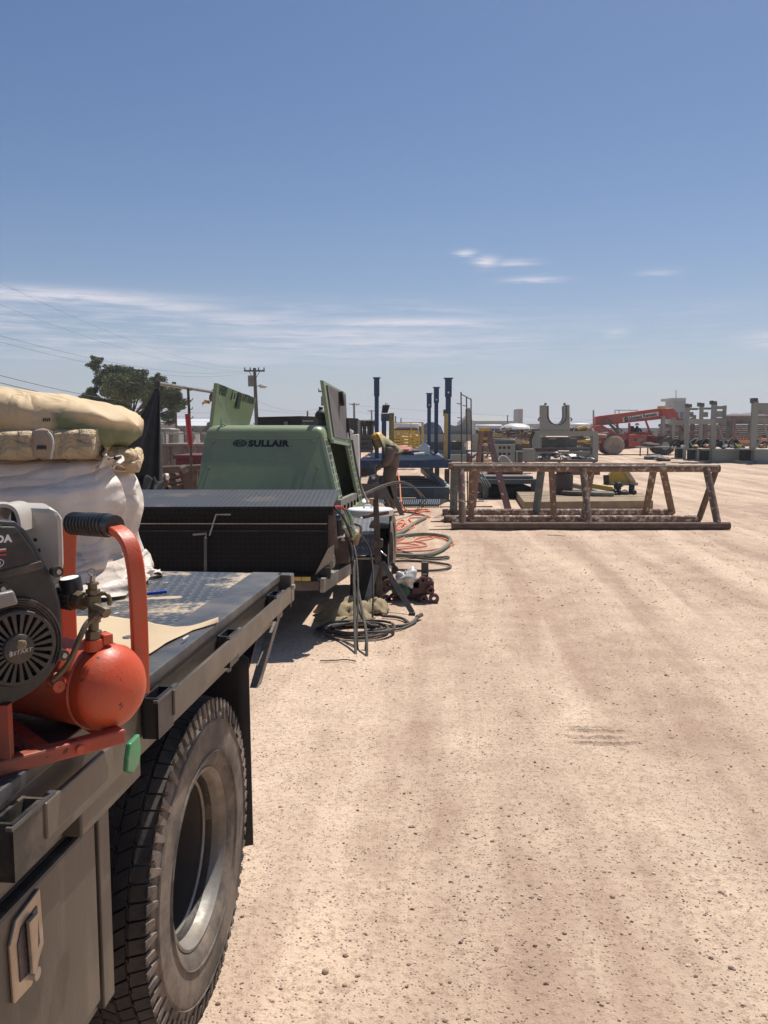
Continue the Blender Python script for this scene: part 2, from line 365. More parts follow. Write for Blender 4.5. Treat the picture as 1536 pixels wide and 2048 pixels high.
m_slate = M('slate_blue_paint', (.055, .085, .10), .55, 0, .25, 8, .002, 60, (.16, .13, .10), .25, 8, .08)
m_yel = M('yellow_machine_paint', (.58, .40, .05), .5, 0, .15, 6, .001, 60, (.30, .20, .07), .22, 6, .1)
m_tanp = M('tan_post', (.50, .36, .14), .6, 0, .15, 4, .001, 60, (.30, .22, .12), .25, 6, .1)
m_grey = M('primer_grey_steel', (.245, .265, .24), .6, 0, .15, 2, .002, 30, (.24, .25, .22), .25, 2, .2)
m_greyl = M('light_grey_steel', (.32, .33, .29), .6, 0, .12, 2, .002, 30, (.22, .20, .16), .2, 2, .2)
m_greyd = M('dark_grey_steel', (.075, .08, .08), .6, 0, .2, 3, .002, 30, (.16, .15, .12), .25, 3, .15)
m_gbrown = M('weathered_grey_brown', (.19, .15, .13), .85, 0, .3, 2.5, .004, 20, (.11, .085, .07), .35, 4, .1)
m_chan = M('galvanised_channel', (.30, .28, .24), .5, .25, .2, 7, .001, 60, (.20, .16, .12), .35, 6, .12)
m_brownst = M('brown_steel', (.085, .06, .052), .65, 0, .25, 6, .002, 60, (.16, .12, .09), .3, 8, .1)
m_tread_red = M('sun_faded_red', (.42, .045, .05), .6, 0, .12, 8, .001, 60)
m_mach = M('hire_machine_red', (.44, .060, .038), .5, 0, .12, 2, .001, 30, (.36, .14, .10), .2, 2, .15)
m_dtyre = M('dust_caked_tyre', (.30, .25, .20), .9, 0, .15, 3, .003, 30, (.20, .17, .14), .3, 4, .1)
m_orange = M('orange_hose', (.80, .24, .12), .5, 0, .1, 15, 0)
m_hose = M('grey_green_hose', (.17, .18, .14), .7, 0, .2, 12, .001, 80, (.26, .21, .15), .35, 9, .1)
m_hosed = M('dusty_black_cable', (.07, .062, .05), .7, 0, .25, 20, .0006, 100, (.13, .105, .08), .4, 12, .1)
m_wood = M('bare_timber', (.42, .31, .19), .8, 0, .2, 6, .002, 40, stretch=(1, 6, 6))
m_slab = M('weathered_timber_slab', (.32, .235, .145), .9, 0, .25, 3, .004, 25, (.17, .13, .09), .35, 4, .15)
m_pinkl = M('faded_fibreglass', (.26, .155, .135), .6, 0, .15, 6, .001, 40)
m_tan = M('tan_canvas', (.33, .255, .15), .9, 0, .2, 6, .003, 40, (.2, .15, .085), .3, 5, .15)
m_maroon = M('maroon_cast_iron', (.10, .04, .042), .5, 0, .25, 12, .002, 60, (.20, .13, .10), .2, 10, .1)
m_plast = M('white_plastic_bag', (.62, .61, .58), .4, 0, .1, 9, .002, 30)
m_ppole = M('creosote_pole', (.055, .045, .04), .9, 0, .2, 3, .002, 20)
m_farw = M('far_white_steel', (.62, .62, .62), .5, 0, .06, .1, 0)
m_farg = M('far_grey_cladding', (.25, .25, .245), .7, 0, .1, .1, 0)
m_bark = M('bark', (.11, .085, .065), .95, 0, .3, 8, .01, 20)
m_plankg = M('orange_rack', (.62, .24, .09), .6, 0, .15, 3, .001, 30)
m_blackt = M('black_tarp', (.015, .015, .017), .85, 0, .2, 4, .004, 18)
# ------------------------------------------------------------------ the ground
random.seed(7)
def gh(x, y):
    if y > 60 or abs(x) > 40: return 0.0
    f = max(0, 1 - y / 60) * max(0, 1 - abs(x) / 40)
    u = x - .06 * y - .25 * math.sin(y * .16)
    h = .018 * noise.noise(V((u * 1.7, y * .07, 0))) + .007 * noise.noise(V((u * 6, y * .5, 3))) + .004 * noise.noise(V((x * 9, y * 9, 5)))
    h += .005 * max(0, noise.noise(V((x * 2.3, y * 2.6, 9))))
    return h * f - .004
def make_ground():
    xs = [i * .055 for i in range(-70, 128)]; a = .055
    while xs[-1] < 1500: a *= 1.12; xs.append(xs[-1] + a)
    a = .055; lo = [xs[0]]
    while lo[-1] > -1500: a *= 1.12; lo.append(lo[-1] - a)
    xs = lo[:0:-1] + xs
    ys = sorted([i * .055 for i in range(8, 190)] + [i * .055 + .0275 for i in range(67, 80)]); a = .055
    while ys[-1] < 1500: a *= 1.025 if ys[-1] < 60 else 1.15; ys.append(ys[-1] + a)
    lo = [ys[0]]; a = .1
    while lo[-1] > -400: a *= 1.4; lo.append(lo[-1] - a)
    ys = lo[:0:-1] + ys
    mb = MB(); nx = len(xs)
    mb.v = [(x, y, gh(x, y)) for y in ys for x in xs]
    mb.f = [(j * nx + i, j * nx + i + 1, (j + 1) * nx + i + 1, (j + 1) * nx + i) for j in range(len(ys) - 1) for i in range(nx - 1)]
    mb.v = [V(q) for q in mb.v]
    t = NT('caliche_dirt')
    sep = t.N.new('ShaderNodeSeparateXYZ'); t.link(t.tc.outputs['Object'], sep.inputs[0])
    bend = t.m('MULTIPLY', t.m('SINE', t.m('MULTIPLY', sep.outputs[1], .16)), .25)
    u = t.m('SUBTRACT', t.m('SUBTRACT', sep.outputs[0], t.m('MULTIPLY', sep.outputs[1], .06)), bend)
    cb = t.N.new('ShaderNodeCombineXYZ'); t.link(t.m('MULTIPLY', u, 1.5), cb.inputs[0]); t.link(t.m('MULTIPLY', sep.outputs[1], .13), cb.inputs[1])
    tr = t.noise(1.25, 6, .6, vec=cb.outputs[0], dist=.5)          # wheel tracks of fine pale dust
    big = t.noise(.35, 5, .6); mid = t.noise(3.0, 7, .65); fine = t.noise(38, 6, .7); grit = t.noise(150, 3, .6)
    f = t.m('ADD', t.m('MULTIPLY', tr, .62), t.m('ADD', t.m('MULTIPLY', mid, .28), t.m('MULTIPLY', big, .16)))
    c = t.mix(t.ramp(f, .44, .62), (.43, .300, .218), (.70, .535, .39))
    c = t.mix(t.m('MULTIPLY', t.ramp(t.m('ADD', fine, t.m('MULTIPLY', t.m('SUBTRACT', grit, .5), .5)), .50, .62), .55), c, (.31, .205, .145))
    c = t.mix(t.m('MULTIPLY', t.ramp(t.noise(1.1, 6, .7), .54, .66), .45), c, (.60, .47, .35))
    vo = t.N.new('ShaderNodeTexVoronoi'); vo.inputs['Scale'].default_value = 90; t.link(t.tc.outputs['Object'], vo.inputs['Vector'])
    vs_ = t.N.new('ShaderNodeSeparateColor'); t.link(vo.outputs['Color'], vs_.inputs[0])
    peb = t.m('MULTIPLY', t.m('SUBTRACT', 1, t.ramp(vo.outputs['Distance'], .16, .34)), t.ramp(vs_.outputs[0], .72, .78))
    c = t.mix(t.m('MULTIPLY', peb, .6), c, t.mix(vs_.outputs[1], (.20, .14, .11), (.55, .45, .34)))
    t.link(c, t.b.inputs['Base Color']); t.b.inputs['Roughness'].default_value = .95
    t.b.inputs['Specular IOR Level'].default_value = .15
    hgt = t.m('ADD', t.m('ADD', t.m('MULTIPLY', fine, .5), t.m('MULTIPLY', grit, .22)), t.m('ADD', t.m('MULTIPLY', peb, .35), t.m('MULTIPLY', mid, .7)))
    t.bump(hgt, .017, 1.0)
    struct(mb, 'ground', t.mt, smooth=180)
make_ground()
def churned():      # lug marks pressed up by a turning wheel: a fine grained patch of the ground with three curved lips
    g = bpy.data.objects['ground'].active_material; cx, cy = 1.067, 3.96; mb = MB()
    def f(u, v):
        a, b = (u - .5) * .62, (v - .5) * .46; d = max(abs(a) / .31, abs(b) / .23); e = max(0, 1 - d ** 4)
        n = noise.noise(V((a * 9, b * 9, 1))); w = b - .55 * a * a + .018 * n - .03 * a
        h = 0
        for k, (o_, s) in enumerate(((-.10, 1), (-.02, .8), (.06, 1), (.12, .6))):
            q = (w - o_) / .012; L = max(0, 1 - (abs(a + .05 * (k % 2) - .02) / (.22 - .02 * k)) ** 4)
            h += s * L * (.012 * math.exp(-q * q) - .004 * math.exp(-(q + 2.2) ** 2))
        h += .004 * noise.noise(V((a * 60, b * 60, 3))) + .003 * noise.noise(V((a * 140, b * 140, 5)))
        x, y = cx + a, cy + b; return V((x, y, gh(x, y) + h * e + .004 * e - .006 * (1 - e)))
    mb.grid(f, 130, 110); o = part(mb, 'churned_dirt', g, smooth=180); tag(o, 'curved lug marks churned into the pale wheel track', 'dirt', kind='stuff')
churned()
m_stone = NT('loose_stones'); _s = m_stone
_oi = _s.N.new('ShaderNodeTexNoise'); _oi.inputs['Scale'].default_value = 22; _s.link(_s.tc.outputs['Object'], _oi.inputs['Vector'])
_s.link(_s.mix(_s.ramp(_oi.outputs[0], .35, .65), (.25, .165, .12), (.66, .50, .36)), _s.b.inputs['Base Color']); _s.b.inputs['Roughness'].default_value = .9
m_stone = m_stone.mt
def gravel():
    mb = MB(); vs = []; fs = []
    base = [(0, 0, 1), (.89, 0, .45), (.28, .85, .45), (-.72, .53, .45), (-.72, -.53, .45), (.28, -.85, .45), (.72, .53, -.45), (-.28, .85, -.45), (-.89, 0, -.45), (-.28, -.85, -.45), (.72, -.53, -.45), (0, 0, -1)]
    ff = [(0, 1, 2), (0, 2, 3), (0, 3, 4), (0, 4, 5), (0, 5, 1), (1, 6, 2), (2, 7, 3), (3, 8, 4), (4, 9, 5), (5, 10, 1), (6, 7, 2), (7, 8, 3), (8, 9, 4), (9, 10, 5), (10, 6, 1), (6, 11, 7), (7, 11, 8), (8, 11, 9), (9, 11, 10), (10, 11, 6)]
    n = 0
    while n < 44000:
        y = 1.5 + 22 * random.random() ** 2.1; x = random.uniform(-.75, .58 * y + .7) if y < 6 else random.uniform(-.25 * y, .55 * y)
        if y < 3.2 and x < -.60: continue
        u = x - .06 * y - .25 * math.sin(y * .16)
        dens = .5 + .9 * noise.noise(V((u * 1.9, y * .2, 4))) + .6 * noise.noise(V((x * 1.3, y * 1.3, 8)))
        if random.random() > dens * 1.1 + .12: continue
        n += 1
        r = .0009 + .0016 * random.random() ** 1.5 + (.0058 * random.random() ** 9) + (.005 * random.random() if random.random() < .003 else 0)
        if y > 7: r *= 1.5
        z = gh(x, y) + r * .15; q = Matrix.Rotation(random.uniform(0, 6.28), 3, 'Z') @ Matrix.Rotation(random.uniform(0, 3), 3, 'X')
        sx, sy, sz = r * random.uniform(.8, 1.5), r * random.uniform(.7, 1.1), r * random.uniform(.55, .9)
        k = len(vs)
        for b in base:
            p = q @ V(b); j = random.uniform(.8, 1.15); vs.append((x + p.x * sx * j, y + p.y * sy * j, z + p.z * sz * j))
        fs += [(a + k, b + k, c + k) for a, b, c in ff]
    mb.v = [V(v) for v in vs]; mb.f = fs
    o = part(mb, 'gravel', m_stone); tag(o, 'loose brown and pale grit scattered over the dirt yard', 'gravel', kind='stuff')
gravel()
def rock(px, py, r, lab):
    r *= .62
    mb = MB(); p = G(px, py); mb.ball((p.x, p.y, gh(p.x, p.y) + r * .35), (r, r * .8, r * .6), 9, 6, .6, 40)
    single(mb, 'stone', m_stone, lab, 'stone', 'stones lying loose on the dirt')
for px, py, r, lab in ((1225, 1793, .017, 'largest dark brown stone in the pale wheel track, centre right of the yard'), (650, 1937, .016, 'pale round stone nearest the bottom edge, right of the truck tyre'),
                       (690, 1965, .012, 'small dark stone just below the pale round stone by the truck tyre'), (1018, 1634, .012, 'black stone halfway between truck tyre and the churned lug marks'),
                       (1310, 1392, .016, 'stone lying just beyond the churned lug marks'), (1333, 1352, .018, 'flat dark stone farthest up the right wheel track'),
                       (890, 1393, .011, 'reddish stone on the track right of the cable loops'), (1130, 1870, .013, 'brown stone left of the bright dusty patch near the bottom'),
                       (1461, 1932, .013, 'stone close to the bottom right corner of the yard')): rock(px, py, r, lab)
# twigs and flattened scraps
for i, (px, py, a, l, lab) in enumerate(((1112, 1072, .5, .22, 'thin dark stick lying on the dirt in front of the pipe trestle'),)):
    mb = MB(); p = G(px, py); z = gh(p.x, p.y) + .006; mb.tube([(p.x - l / 2, p.y + a * l / 2, z), (p.x, p.y, z + .006), (p.x + l / 2, p.y - a * l / 2, z)], .004, 6, 1)
    single(mb, 'stick', m_bark, lab, 'stick')
# ------------------------------------------------------------------ far buildings along the horizon
def wallwin(root, x0, y0, x1, y1, D, dep, mat, wins=0, roofm=None, roofh=0):
    o = part(MB().pbox(x0, y0, x1, y1, D, dep), 'wall', mat, root)
    if roofm:
        a = P(x0 - 1, y0, D); b = P(x1 + 1, y0, D); h = roofh
        poly = [(a.x, D - .5, a.z), (b.x, D - .5, b.z), (b.x - h, D + dep / 2, b.z + h), (a.x + h, D + dep / 2, a.z + h)]
        mb = MB().add([(a.x, D - .5, a.z), (b.x, D - .5, b.z), (b.x, D + dep + .5, b.z), (a.x, D + dep + .5, a.z), (a.x + .5, D + dep / 2, a.z + h), (b.x - .5, D + dep / 2, a.z + h)], [(0, 1, 5, 4), (1, 2, 5), (2, 3, 4, 5), (3, 0, 4), (3, 2, 1, 0)])
        part(mb, 'roof', roofm, root)
    for i in range(wins):
        u = x0 + (x1 - x0) * (i + .5) / wins; w = (x1 - x0) / wins * .25
        part(MB().pbox(u - w, y0 + (y1 - y0) * .3, u + w, y0 + (y1 - y0) * .65, D - .15, .13), 'window', m_dark, root)
def bld(label, name, x0, y0, x1, y1, D, dep, mat, wins=0, roofm=None, roofh=0, cat='building'):
    a = P((x0 + x1) / 2, y1, D); r = thing(name, label, cat, (a.x, D, 0)); wallwin(r, x0, y0, x1, y1, D, dep, mat, wins, roofm, roofh); return r
bld('grey warehouse with shallow pale roof left of the slim block', 'warehouse', 948, 842, 1028, 872, 260, 60, m_farg, 5, m_greyl, 2.2)
bld('long low grey shed between slim block and U cradle', 'long_shed', 1046, 848, 1200, 872, 300, 40, m_farg, 8, m_farg, 1.2)
bld('slim tall grey concrete block standing above the sheds', 'concrete_block', 1036, 818, 1045, 872, 180, 6, m_farg, 0)
r = bld('square grey control tower with overhanging top behind the lifting machine', 'control_tower', 1347, 800, 1369, 880, 210, 6, m_farg, 2)
part(MB().pbox(1343, 796, 1372, 801, 209, 8), 'cornice', m_greyl, r); 
mb = MB()
for q in (1340, 1376): mb.bar(P(q, 811, 210), P(q, 822, 210), .25)
mb.bar(P(1338, 812, 210), P(1378, 812, 210), .2); mb.bar(P(1352, 796, 210), P(1352, 780, 210), .15); part(mb, 'railing', m_farg, r)
bld('pale long trailer shed behind the white gas tanks on the left', 'trailer_shed', 325, 852, 420, 880, 90, 8, m_gbrown, 4, m_farw, .8)
bld('faint low building below the left door of the compressor', 'low_building', 640, 862, 745, 880, 320, 30, m_farg, 6)
bld('brown block wall building behind the tarp and sacks', 'block_building', 222, 846, 300, 895, 48, 6, m_gbrown, 1)
bld('distant grey and white depot beyond the blue posts', 'depot', 780, 850, 870, 872, 280, 30, m_farw, 6, m_farg, 1.2)
bld('pale brown depot behind the right hand steel frames', 'brown_depot', 1190, 856, 1346, 876, 240, 25, m_gbrown, 5)
# brown hill of stacked pipe on the right skyline
mb = MB(); 
def hill(u, v):
    x = 1380 + u * 330; h = (math.sin(u * math.pi) ** .35) * (1 + .12 * noise.noise(V((u * 14, 0, 2)))); D = 180 + v * 30
    b = P(x, 872, D); return V((b.x, D, b.z + (P(x, 819, 180).z - b.z) * h * math.sin(min(1, v * 1.6 + .0) * math.pi * .5)))
mb.grid(hill, 40, 6); single(mb, 'spoil_heap', m_gbrown, 'long brown heap along the skyline behind the tall grey posts', 'heap', smooth=True)
# white tank trailers
def tank(px0, px1, py0, py1, D, lab, mat=m_farw):
    a = P(px0, (py0 + py1) / 2, D); b = P(px1, (py0 + py1) / 2, D); r_ = abs(P(0, py0, D).z - P(0, py1, D).z) / 2
    r = thing('tank_trailer', lab, 'tank trailer', (a.x / 2 + b.x / 2, D, 0), 'white tank trailers parked far off')
    mb = MB(); prof = [(0.001, 0), (r_ * .7, .08 * r_), (r_, .5 * r_), (r_, (b - a).length - .5 * r_), (r_ * .7, (b - a).length - .08 * r_), (.001, (b - a).length)]
    mb.lathe(prof, a, b - a, 20); part(mb, 'tank', mat, r, smooth=True)
    part(MB().box(((a.x + b.x) / 2, D, a.z - r_ - .15), ((b - a).length * .9, 1, .3)), 'chassis', m_dark, r)
    for q in (.12, .2, .82, .9):
        p = a.lerp(b, q); part(MB().cyl((p.x, D - .7, .5), (p.x, D + .3, .5), .5, n=14), 'wheel', m_dtyre, r)
tank(788, 838, 845, 858, 75, 'long white tank trailer left of the blue arches')
tank(838, 872, 850, 860, 95, 'short white tank trailer behind the blue posts')
tank(950, 1005, 849, 860, 70, 'shiny white tank trailer behind the step ladder')
tank(1140, 1180, 846, 860, 90, 'white tank seen to the right of the U cradle')
# covered vehicle mound
mb = MB(); c = P(1032, 858, 62); mb.ball((c.x, 62, c.z), (1.1, 1.4, .42), 14, 8, .25, 1); single(mb, 'covered_load', m_plast, 'rounded load under pale sheeting beside the white tank trailer', 'covered load', smooth=True)
# ------------------------------------------------------------------ utility poles and wires
def pole(pxt, pyt, pxb, D, label, arms=(), r=.14, transformer=None, lamp=None, name='utility_pole'):
    t = P(pxt, pyt, D); b = P(pxb, 880, D); b.z = 0
    root = thing(name, label, 'utility pole', b, 'utility poles along the yard')
    part(MB().cyl(b, t, r * 1.25, r * .85, 10), 'post', m_ppole, root)
    for py, x0, x1 in arms:
        a = P(x0, py, D); c = P(x1, py, D); a.y -= .2; c.y -= .2
        o = part(MB().bar(a, c, .14, .16), 'crossarm', m_ppole, root)
        for q in (.03, .3, .7, .97):
            p = a.lerp(c, q); part(MB().cyl(p + V((0, 0, .07)), p + V((0, 0, .32)), .07, .05, 8), 'insulator', m_greyd, o)
        mb = MB(); m_ = a.lerp(c, .5); mb.bar(a.lerp(c, .22), m_ - V((0, 0, .9)), .05); mb.bar(a.lerp(c, .78), m_ - V((0, 0, .9)), .05); part(mb, 'brace', m_ppole, root)
    if transformer:
        p = P(transformer[0], transformer[1], D); part(MB().cyl(p - V((0, 0, .5)), p + V((0, 0, .5)), .33, n=14), 'transformer', m_greyd, root)
        part(MB().bar(p, (t.x, D, p.z), .08), 'bracket', m_ppole, root)
    if lamp:
        p = P(lamp[0], lamp[1], D); part(MB().tube([(b.x * .4 + t.x * .6, D, p.z - .2), (t.x + .5, D, p.z + .1), p], .04, 8, 1), 'lamp_arm', m_greyl, root)
        part(MB().ball(p - V((0, 0, .1)), (.4, .25, .16), 12, 6), 'lamp_head', m_greyl, root, smooth=True)
    return root
pole(509, 736, 515, 78, 'leaning timber pole with crossarm, transformer and lamp between the compressor doors', [(742, 489, 530)], .17, (503, 762), (526, 771))
pole(708, 806, 709, 190, 'T shaped pole just right of the raised grey door', [(809, 699, 719)], .25)
pole(743, 820, 744, 250, 'smaller T shaped pole left of the tallest blue post', [(822, 735, 751)], .25)
pole(348, 764, 349, 58, 'plain timber pole standing beside the tree', [], .17)
pole(652, 775, 653, 90, 'pole half hidden by the raised grey door', [(783, 637, 665)], .17, (648, 802))
pole(615, 822, 615, 140, 'bare stub pole behind the dark roof', [], .16)
pole(791, 832, 791, 200, 'thin far pole left of the yellow frame racks', [], .2)
pole(802, 836, 802, 240, 'thinnest far pole above the yellow frame racks', [], .2)
pole(1015, 830, 1015, 200, 'short mast on the grey warehouse roof line', [], .14)
pole(1187, 820, 1187, 230, 'slim mast left of the red lifting machine', [], .25)
def wire(a, b, sag, r, lab, grp='overhead wires'):
    a = V(a); b = V(b); pts = [a.lerp(b, i / 16) - V((0, 0, sag * 4 * (i / 16) * (1 - i / 16))) for i in range(17)]
    single(MB().tube(pts, r * .62, 5), 'overhead_wire', m_hosed if r > .011 else m_greyd, lab, 'wire', grp)
wire(P(-60, 735, 24), P(349, 806, 58), .35, .017, 'upper of the two thick black wires above the sacks')
wire(P(-60, 750, 24), P(349, 818, 58), .35, .020, 'lower of the two thick black wires above the sacks')
wire(P(-60, 655, 30), P(489, 741, 78), .8, .010, 'upper thin wire running down from the left to the lamp pole')
wire(P(-60, 668, 30), P(500, 744, 78), .9, .010, 'lower thin wire running down from the left to the lamp pole')
wire(P(-60, 535, 34), P(509, 738, 78), 1.0, .008, 'topmost faint wire crossing the clouds on the left')
wire(P(-60, 585, 34), P(528, 742, 78), 1.0, .008, 'middle faint wire crossing the clouds on the left')
wire(P(512, 800, 78), P(652, 812, 90), .8, .016, 'sagging wire between the lamp pole and the grey door')
wire(P(349, 822, 58), P(512, 803, 78), .5, .012, 'upper wire from the tree pole to the lamp pole')
wire(P(349, 832, 58), P(512, 812, 78), .5, .012, 'middle wire from the tree pole to the lamp pole')
wire(P(349, 842, 58), P(512, 828, 78), .3, .010, 'lowest wire from the tree pole to the lamp pole')
wire(P(512, 818, 78), P(709, 812, 190), 1.0, .018, 'wire running from the lamp pole to the far T shaped pole')
wire(P(709, 811, 190), P(1600, 838, 300), 2.0, .03, 'long faint wire across the skyline above the right hand yard')
wire(P(709, 823, 190), P(1187, 840, 230), 2.0, .025, 'lower long faint wire across the skyline')
# ------------------------------------------------------------------ tree
m_leaf = NT('leaves'); _n = m_leaf.noise(1.4, 3); _n2 = m_leaf.noise(14, 2)
m_leaf.link(m_leaf.mix(m_leaf.ramp(m_leaf.m('ADD', m_leaf.m('MULTIPLY', _n, .6), m_leaf.m('MULTIPLY', _n2, .4)), .35, .65), (.055, .080, .028), (.16, .19, .075)), m_leaf.b.inputs['Base Color'])
m_leaf.b.inputs['Roughness'].default_value = .7; m_leaf.b.inputs['Subsurface Weight'].default_value = 0; m_leaf = m_leaf.mt
def leaves(centers, n, size, name, parent, D0=0):
    mb = MB(); vs = []; fs = []; tot = sum(c[1] ** 2 for c in centers)
    for c, r, sq in centers:
        for _ in range(int(n * r * r / tot)):
            d = V((random.gauss(0, 1), random.gauss(0, 1), random.gauss(0, 1))).normalized() * r * random.random() ** .45
            p = V(c) + V((d.x, d.y, d.z * sq)); a = V((random.gauss(.3, 1), random.gauss(0, 1), random.gauss(.2, .8))).normalized(); b = a.orthogonal().normalized()
            b = (Matrix.Rotation(random.uniform(0, 6.28), 3, a) @ b) * size * random.uniform(.4, .7); s = size * random.uniform(.8, 1.3)
            k = len(vs); vs += [p - a * s, p + b, p + a * s, p - b]; fs.append((k, k + 1, k + 2, k + 3))
    mb.v = vs; mb.f = fs; o = part(mb, name, m_leaf, parent); o['kind'] = 'stuff'; return o
def big_tree():
    D = 45; base = P(262, 872, D); base.z = 0
    root = thing('tree', 'windblown broad green tree rising behind the sacks and the tarp', 'tree', base)
    hubs = [(265, 785, .9), (235, 770, .75), (205, 750, .55), (193, 727, .34), (187, 716, .16), (290, 768, .7), (315, 785, .65), (340, 800, .55), (355, 805, .38), (255, 752, .55), (225, 800, .7), (195, 800, .45),
            (178, 782, .3), (172, 800, .28), (300, 810, .6), (335, 830, .35), (250, 820, .55), (215, 745, .42), (280, 748, .35), (325, 768, .4), (200, 815, .3), (350, 780, .28), (240, 742, .25), (310, 757, .28), (362, 815, .22), (255, 840, .4), (200, 765, .45), (340, 845, .18)]
    cs = []; mb = MB(); fork = P(262, 838, D)
    part(MB().tube([base, base.lerp(fork, .5) + V((.08, 0, 0)), fork], (.2, .14), 9), 'trunk', m_bark, root)
    for i, (x, y, r) in enumerate(hubs):
        dy = random.uniform(-1.1, 1.1) if r > .4 else random.uniform(-.5, .5)
        c = P(x, y, D) + V((0, dy, 0))
        mid = fork.lerp(c, .55) + V((random.uniform(-.2, .2), random.uniform(-.2, .2), -.05))
        mb.tube([fork, mid, c, c + (c - mid) * .1], (.06, .012), 5, 1)
        for _ in range(9):
            d = V((random.gauss(0, 1), random.gauss(0, 1), random.gauss(0, .8))).normalized() * r * 1.0
            mb.tube([c, c + d * .5 + V((0, 0, .05)), c + d * .85], (.012, .004), 4)
            cs.append((c + d * random.uniform(.5, 1.25), r * random.uniform(.35, .75), .75))
        cs.append((c, r * .9, .85))
    part(mb, 'limb', m_bark, root); leaves(cs, 80000, .050, 'crown', root)
big_tree()
def bush(px, py, D, r, lab, grp=None):
    b = P(px, py, D); root = thing('bush', lab, 'bush', (b.x, D, max(0, b.z - r)))
    part(MB().tube([(b.x, D, 0), (b.x, D, b.z)], .05, 6), 'stem', m_bark, root)
    leaves([((b.x + random.uniform(-r, r), D + random.uniform(-r, r) * .5, b.z + random.uniform(-.3, .4) * r), r * .55, .8) for _ in range(9)], 1600, .07, 'foliage', root)
bush(500, 852, 60, .8, 'dark bush just left of the lamp pole foot'); bush(424, 853, 70, .5, 'small bush seen left of the left raised door')
bush(728, 850, 120, 1.4, 'far green bush left of the black pump block')
# ------------------------------------------------------------------ chain link fence on the left
def fence():
    D = 34; root = thing('chain_link_fence', 'galvanised chain link fence with angled arms behind the tarp', 'fence', P(320, 905, D) * V((1, 1, 0)))
    xs = [212, 250, 288, 330, 369, 402, 436]
    for x in xs:
        b = P(x, 905, D); t = P(x, 866, D); part(MB().cyl((b.x, D, 0), t, .035, n=8), 'post', m_greyd, root)
        part(MB().tube([t, t + V((-.28, 0, .30))], .016, 6), 'barb_arm', m_greyd, root)
    part(MB().cyl(P(205, 867, D), P(440, 867, D), .03, n=8), 'top_rail', m_greyl, root)
    mb = MB(); a = P(205, 867, D); b = P(440, 867, D); n = int((b.x - a.x) / .11); H = a.z
    for i in range(n):
        x = a.x + i * .11
        mb.bar((x, D - .04, .05), (x + H * .8, D - .04, H), .005); mb.bar((x + H * .8, D - .035, .05), (x, D - .035, H), .005)
    o = part(mb, 'wire_mesh', m_greyl, root); o['kind'] = 'stuff'
    mb = MB()
    for k in range(3):
        mb.tube([P(205, 866, D) + V((-.09 * (k + 1), 0, .1 * (k + 1))), P(440, 866, D) + V((-.09 * (k + 1), 0, .1 * (k + 1)))], .006, 4)
    part(mb, 'barbed_wire', m_greyd, root)
fence()
# things behind the fence
r = thing('cylinder_rack', 'pale vertical dusty tanks in a row behind the chain link fence', 'tank rack', P(370, 900, 40) * V((1, 1, 0)))
for i in range(9):
    x = 332 + i * 10.5; part(MB().cyl(P(x, 900, 40 + (i % 3) * .3), P(x, 868 - (i % 2) * 5, 40 + (i % 3) * .3), .115, n=12), 'cylinder', (m_farw, m_gbrown, m_greyl)[i % 3], r)
r = thing('storage_tank', 'squat pale tank beside the tree pole behind the fence', 'tank', P(340, 890, 46) * V((1, 1, 0)))
part(MB().cyl(P(338, 888, 46), P(338, 858, 46), .6, n=18), 'shell', m_greyl, r, smooth=True); part(MB().cyl(P(338, 858, 46), P(338, 856, 46), .62, .1, n=18), 'lid', m_farw, r)
# ------------------------------------------------------------------ left middle distance
def bin_(label, x0, y0, x1, y1, D, dep, mat, name='skip_bin', ribs=0):
    a = P((x0 + x1) / 2, y1, D); r = thing(name, label, 'skip', (a.x, D, 0))
    p0 = P(x0, y0, D); p1 = P(x1, y1, D)
    part(MB().box(((p0.x + p1.x) / 2, D + dep / 2, p0.z / 2), (p1.x - p0.x, dep, p0.z)), 'body', mat, r, bevel=.02)
    part(MB().box(((p0.x + p1.x) / 2, D + dep / 2, p0.z + .03), (p1.x - p0.x + .08, dep + .08, .07)), 'rim', mat, r)
    for i in range(ribs):
        x = p0.x + (p1.x - p0.x) * (i + .5) / ribs; part(MB().box((x, D - .03, p0.z / 2), (.06, .05, p0.z - .1)), 'rib', mat, r)
bin_('long brown grey steel skip behind the stacked pipes', 322, 893, 420, 975, 21, 2.2, m_gbrown, ribs=3)
bin_('low red bin half hidden by the compressor and pipe rack', 351, 917, 412, 975, 16, 1.5, M('faded_bin_red', (.11, .022, .024), .8), ribs=1)
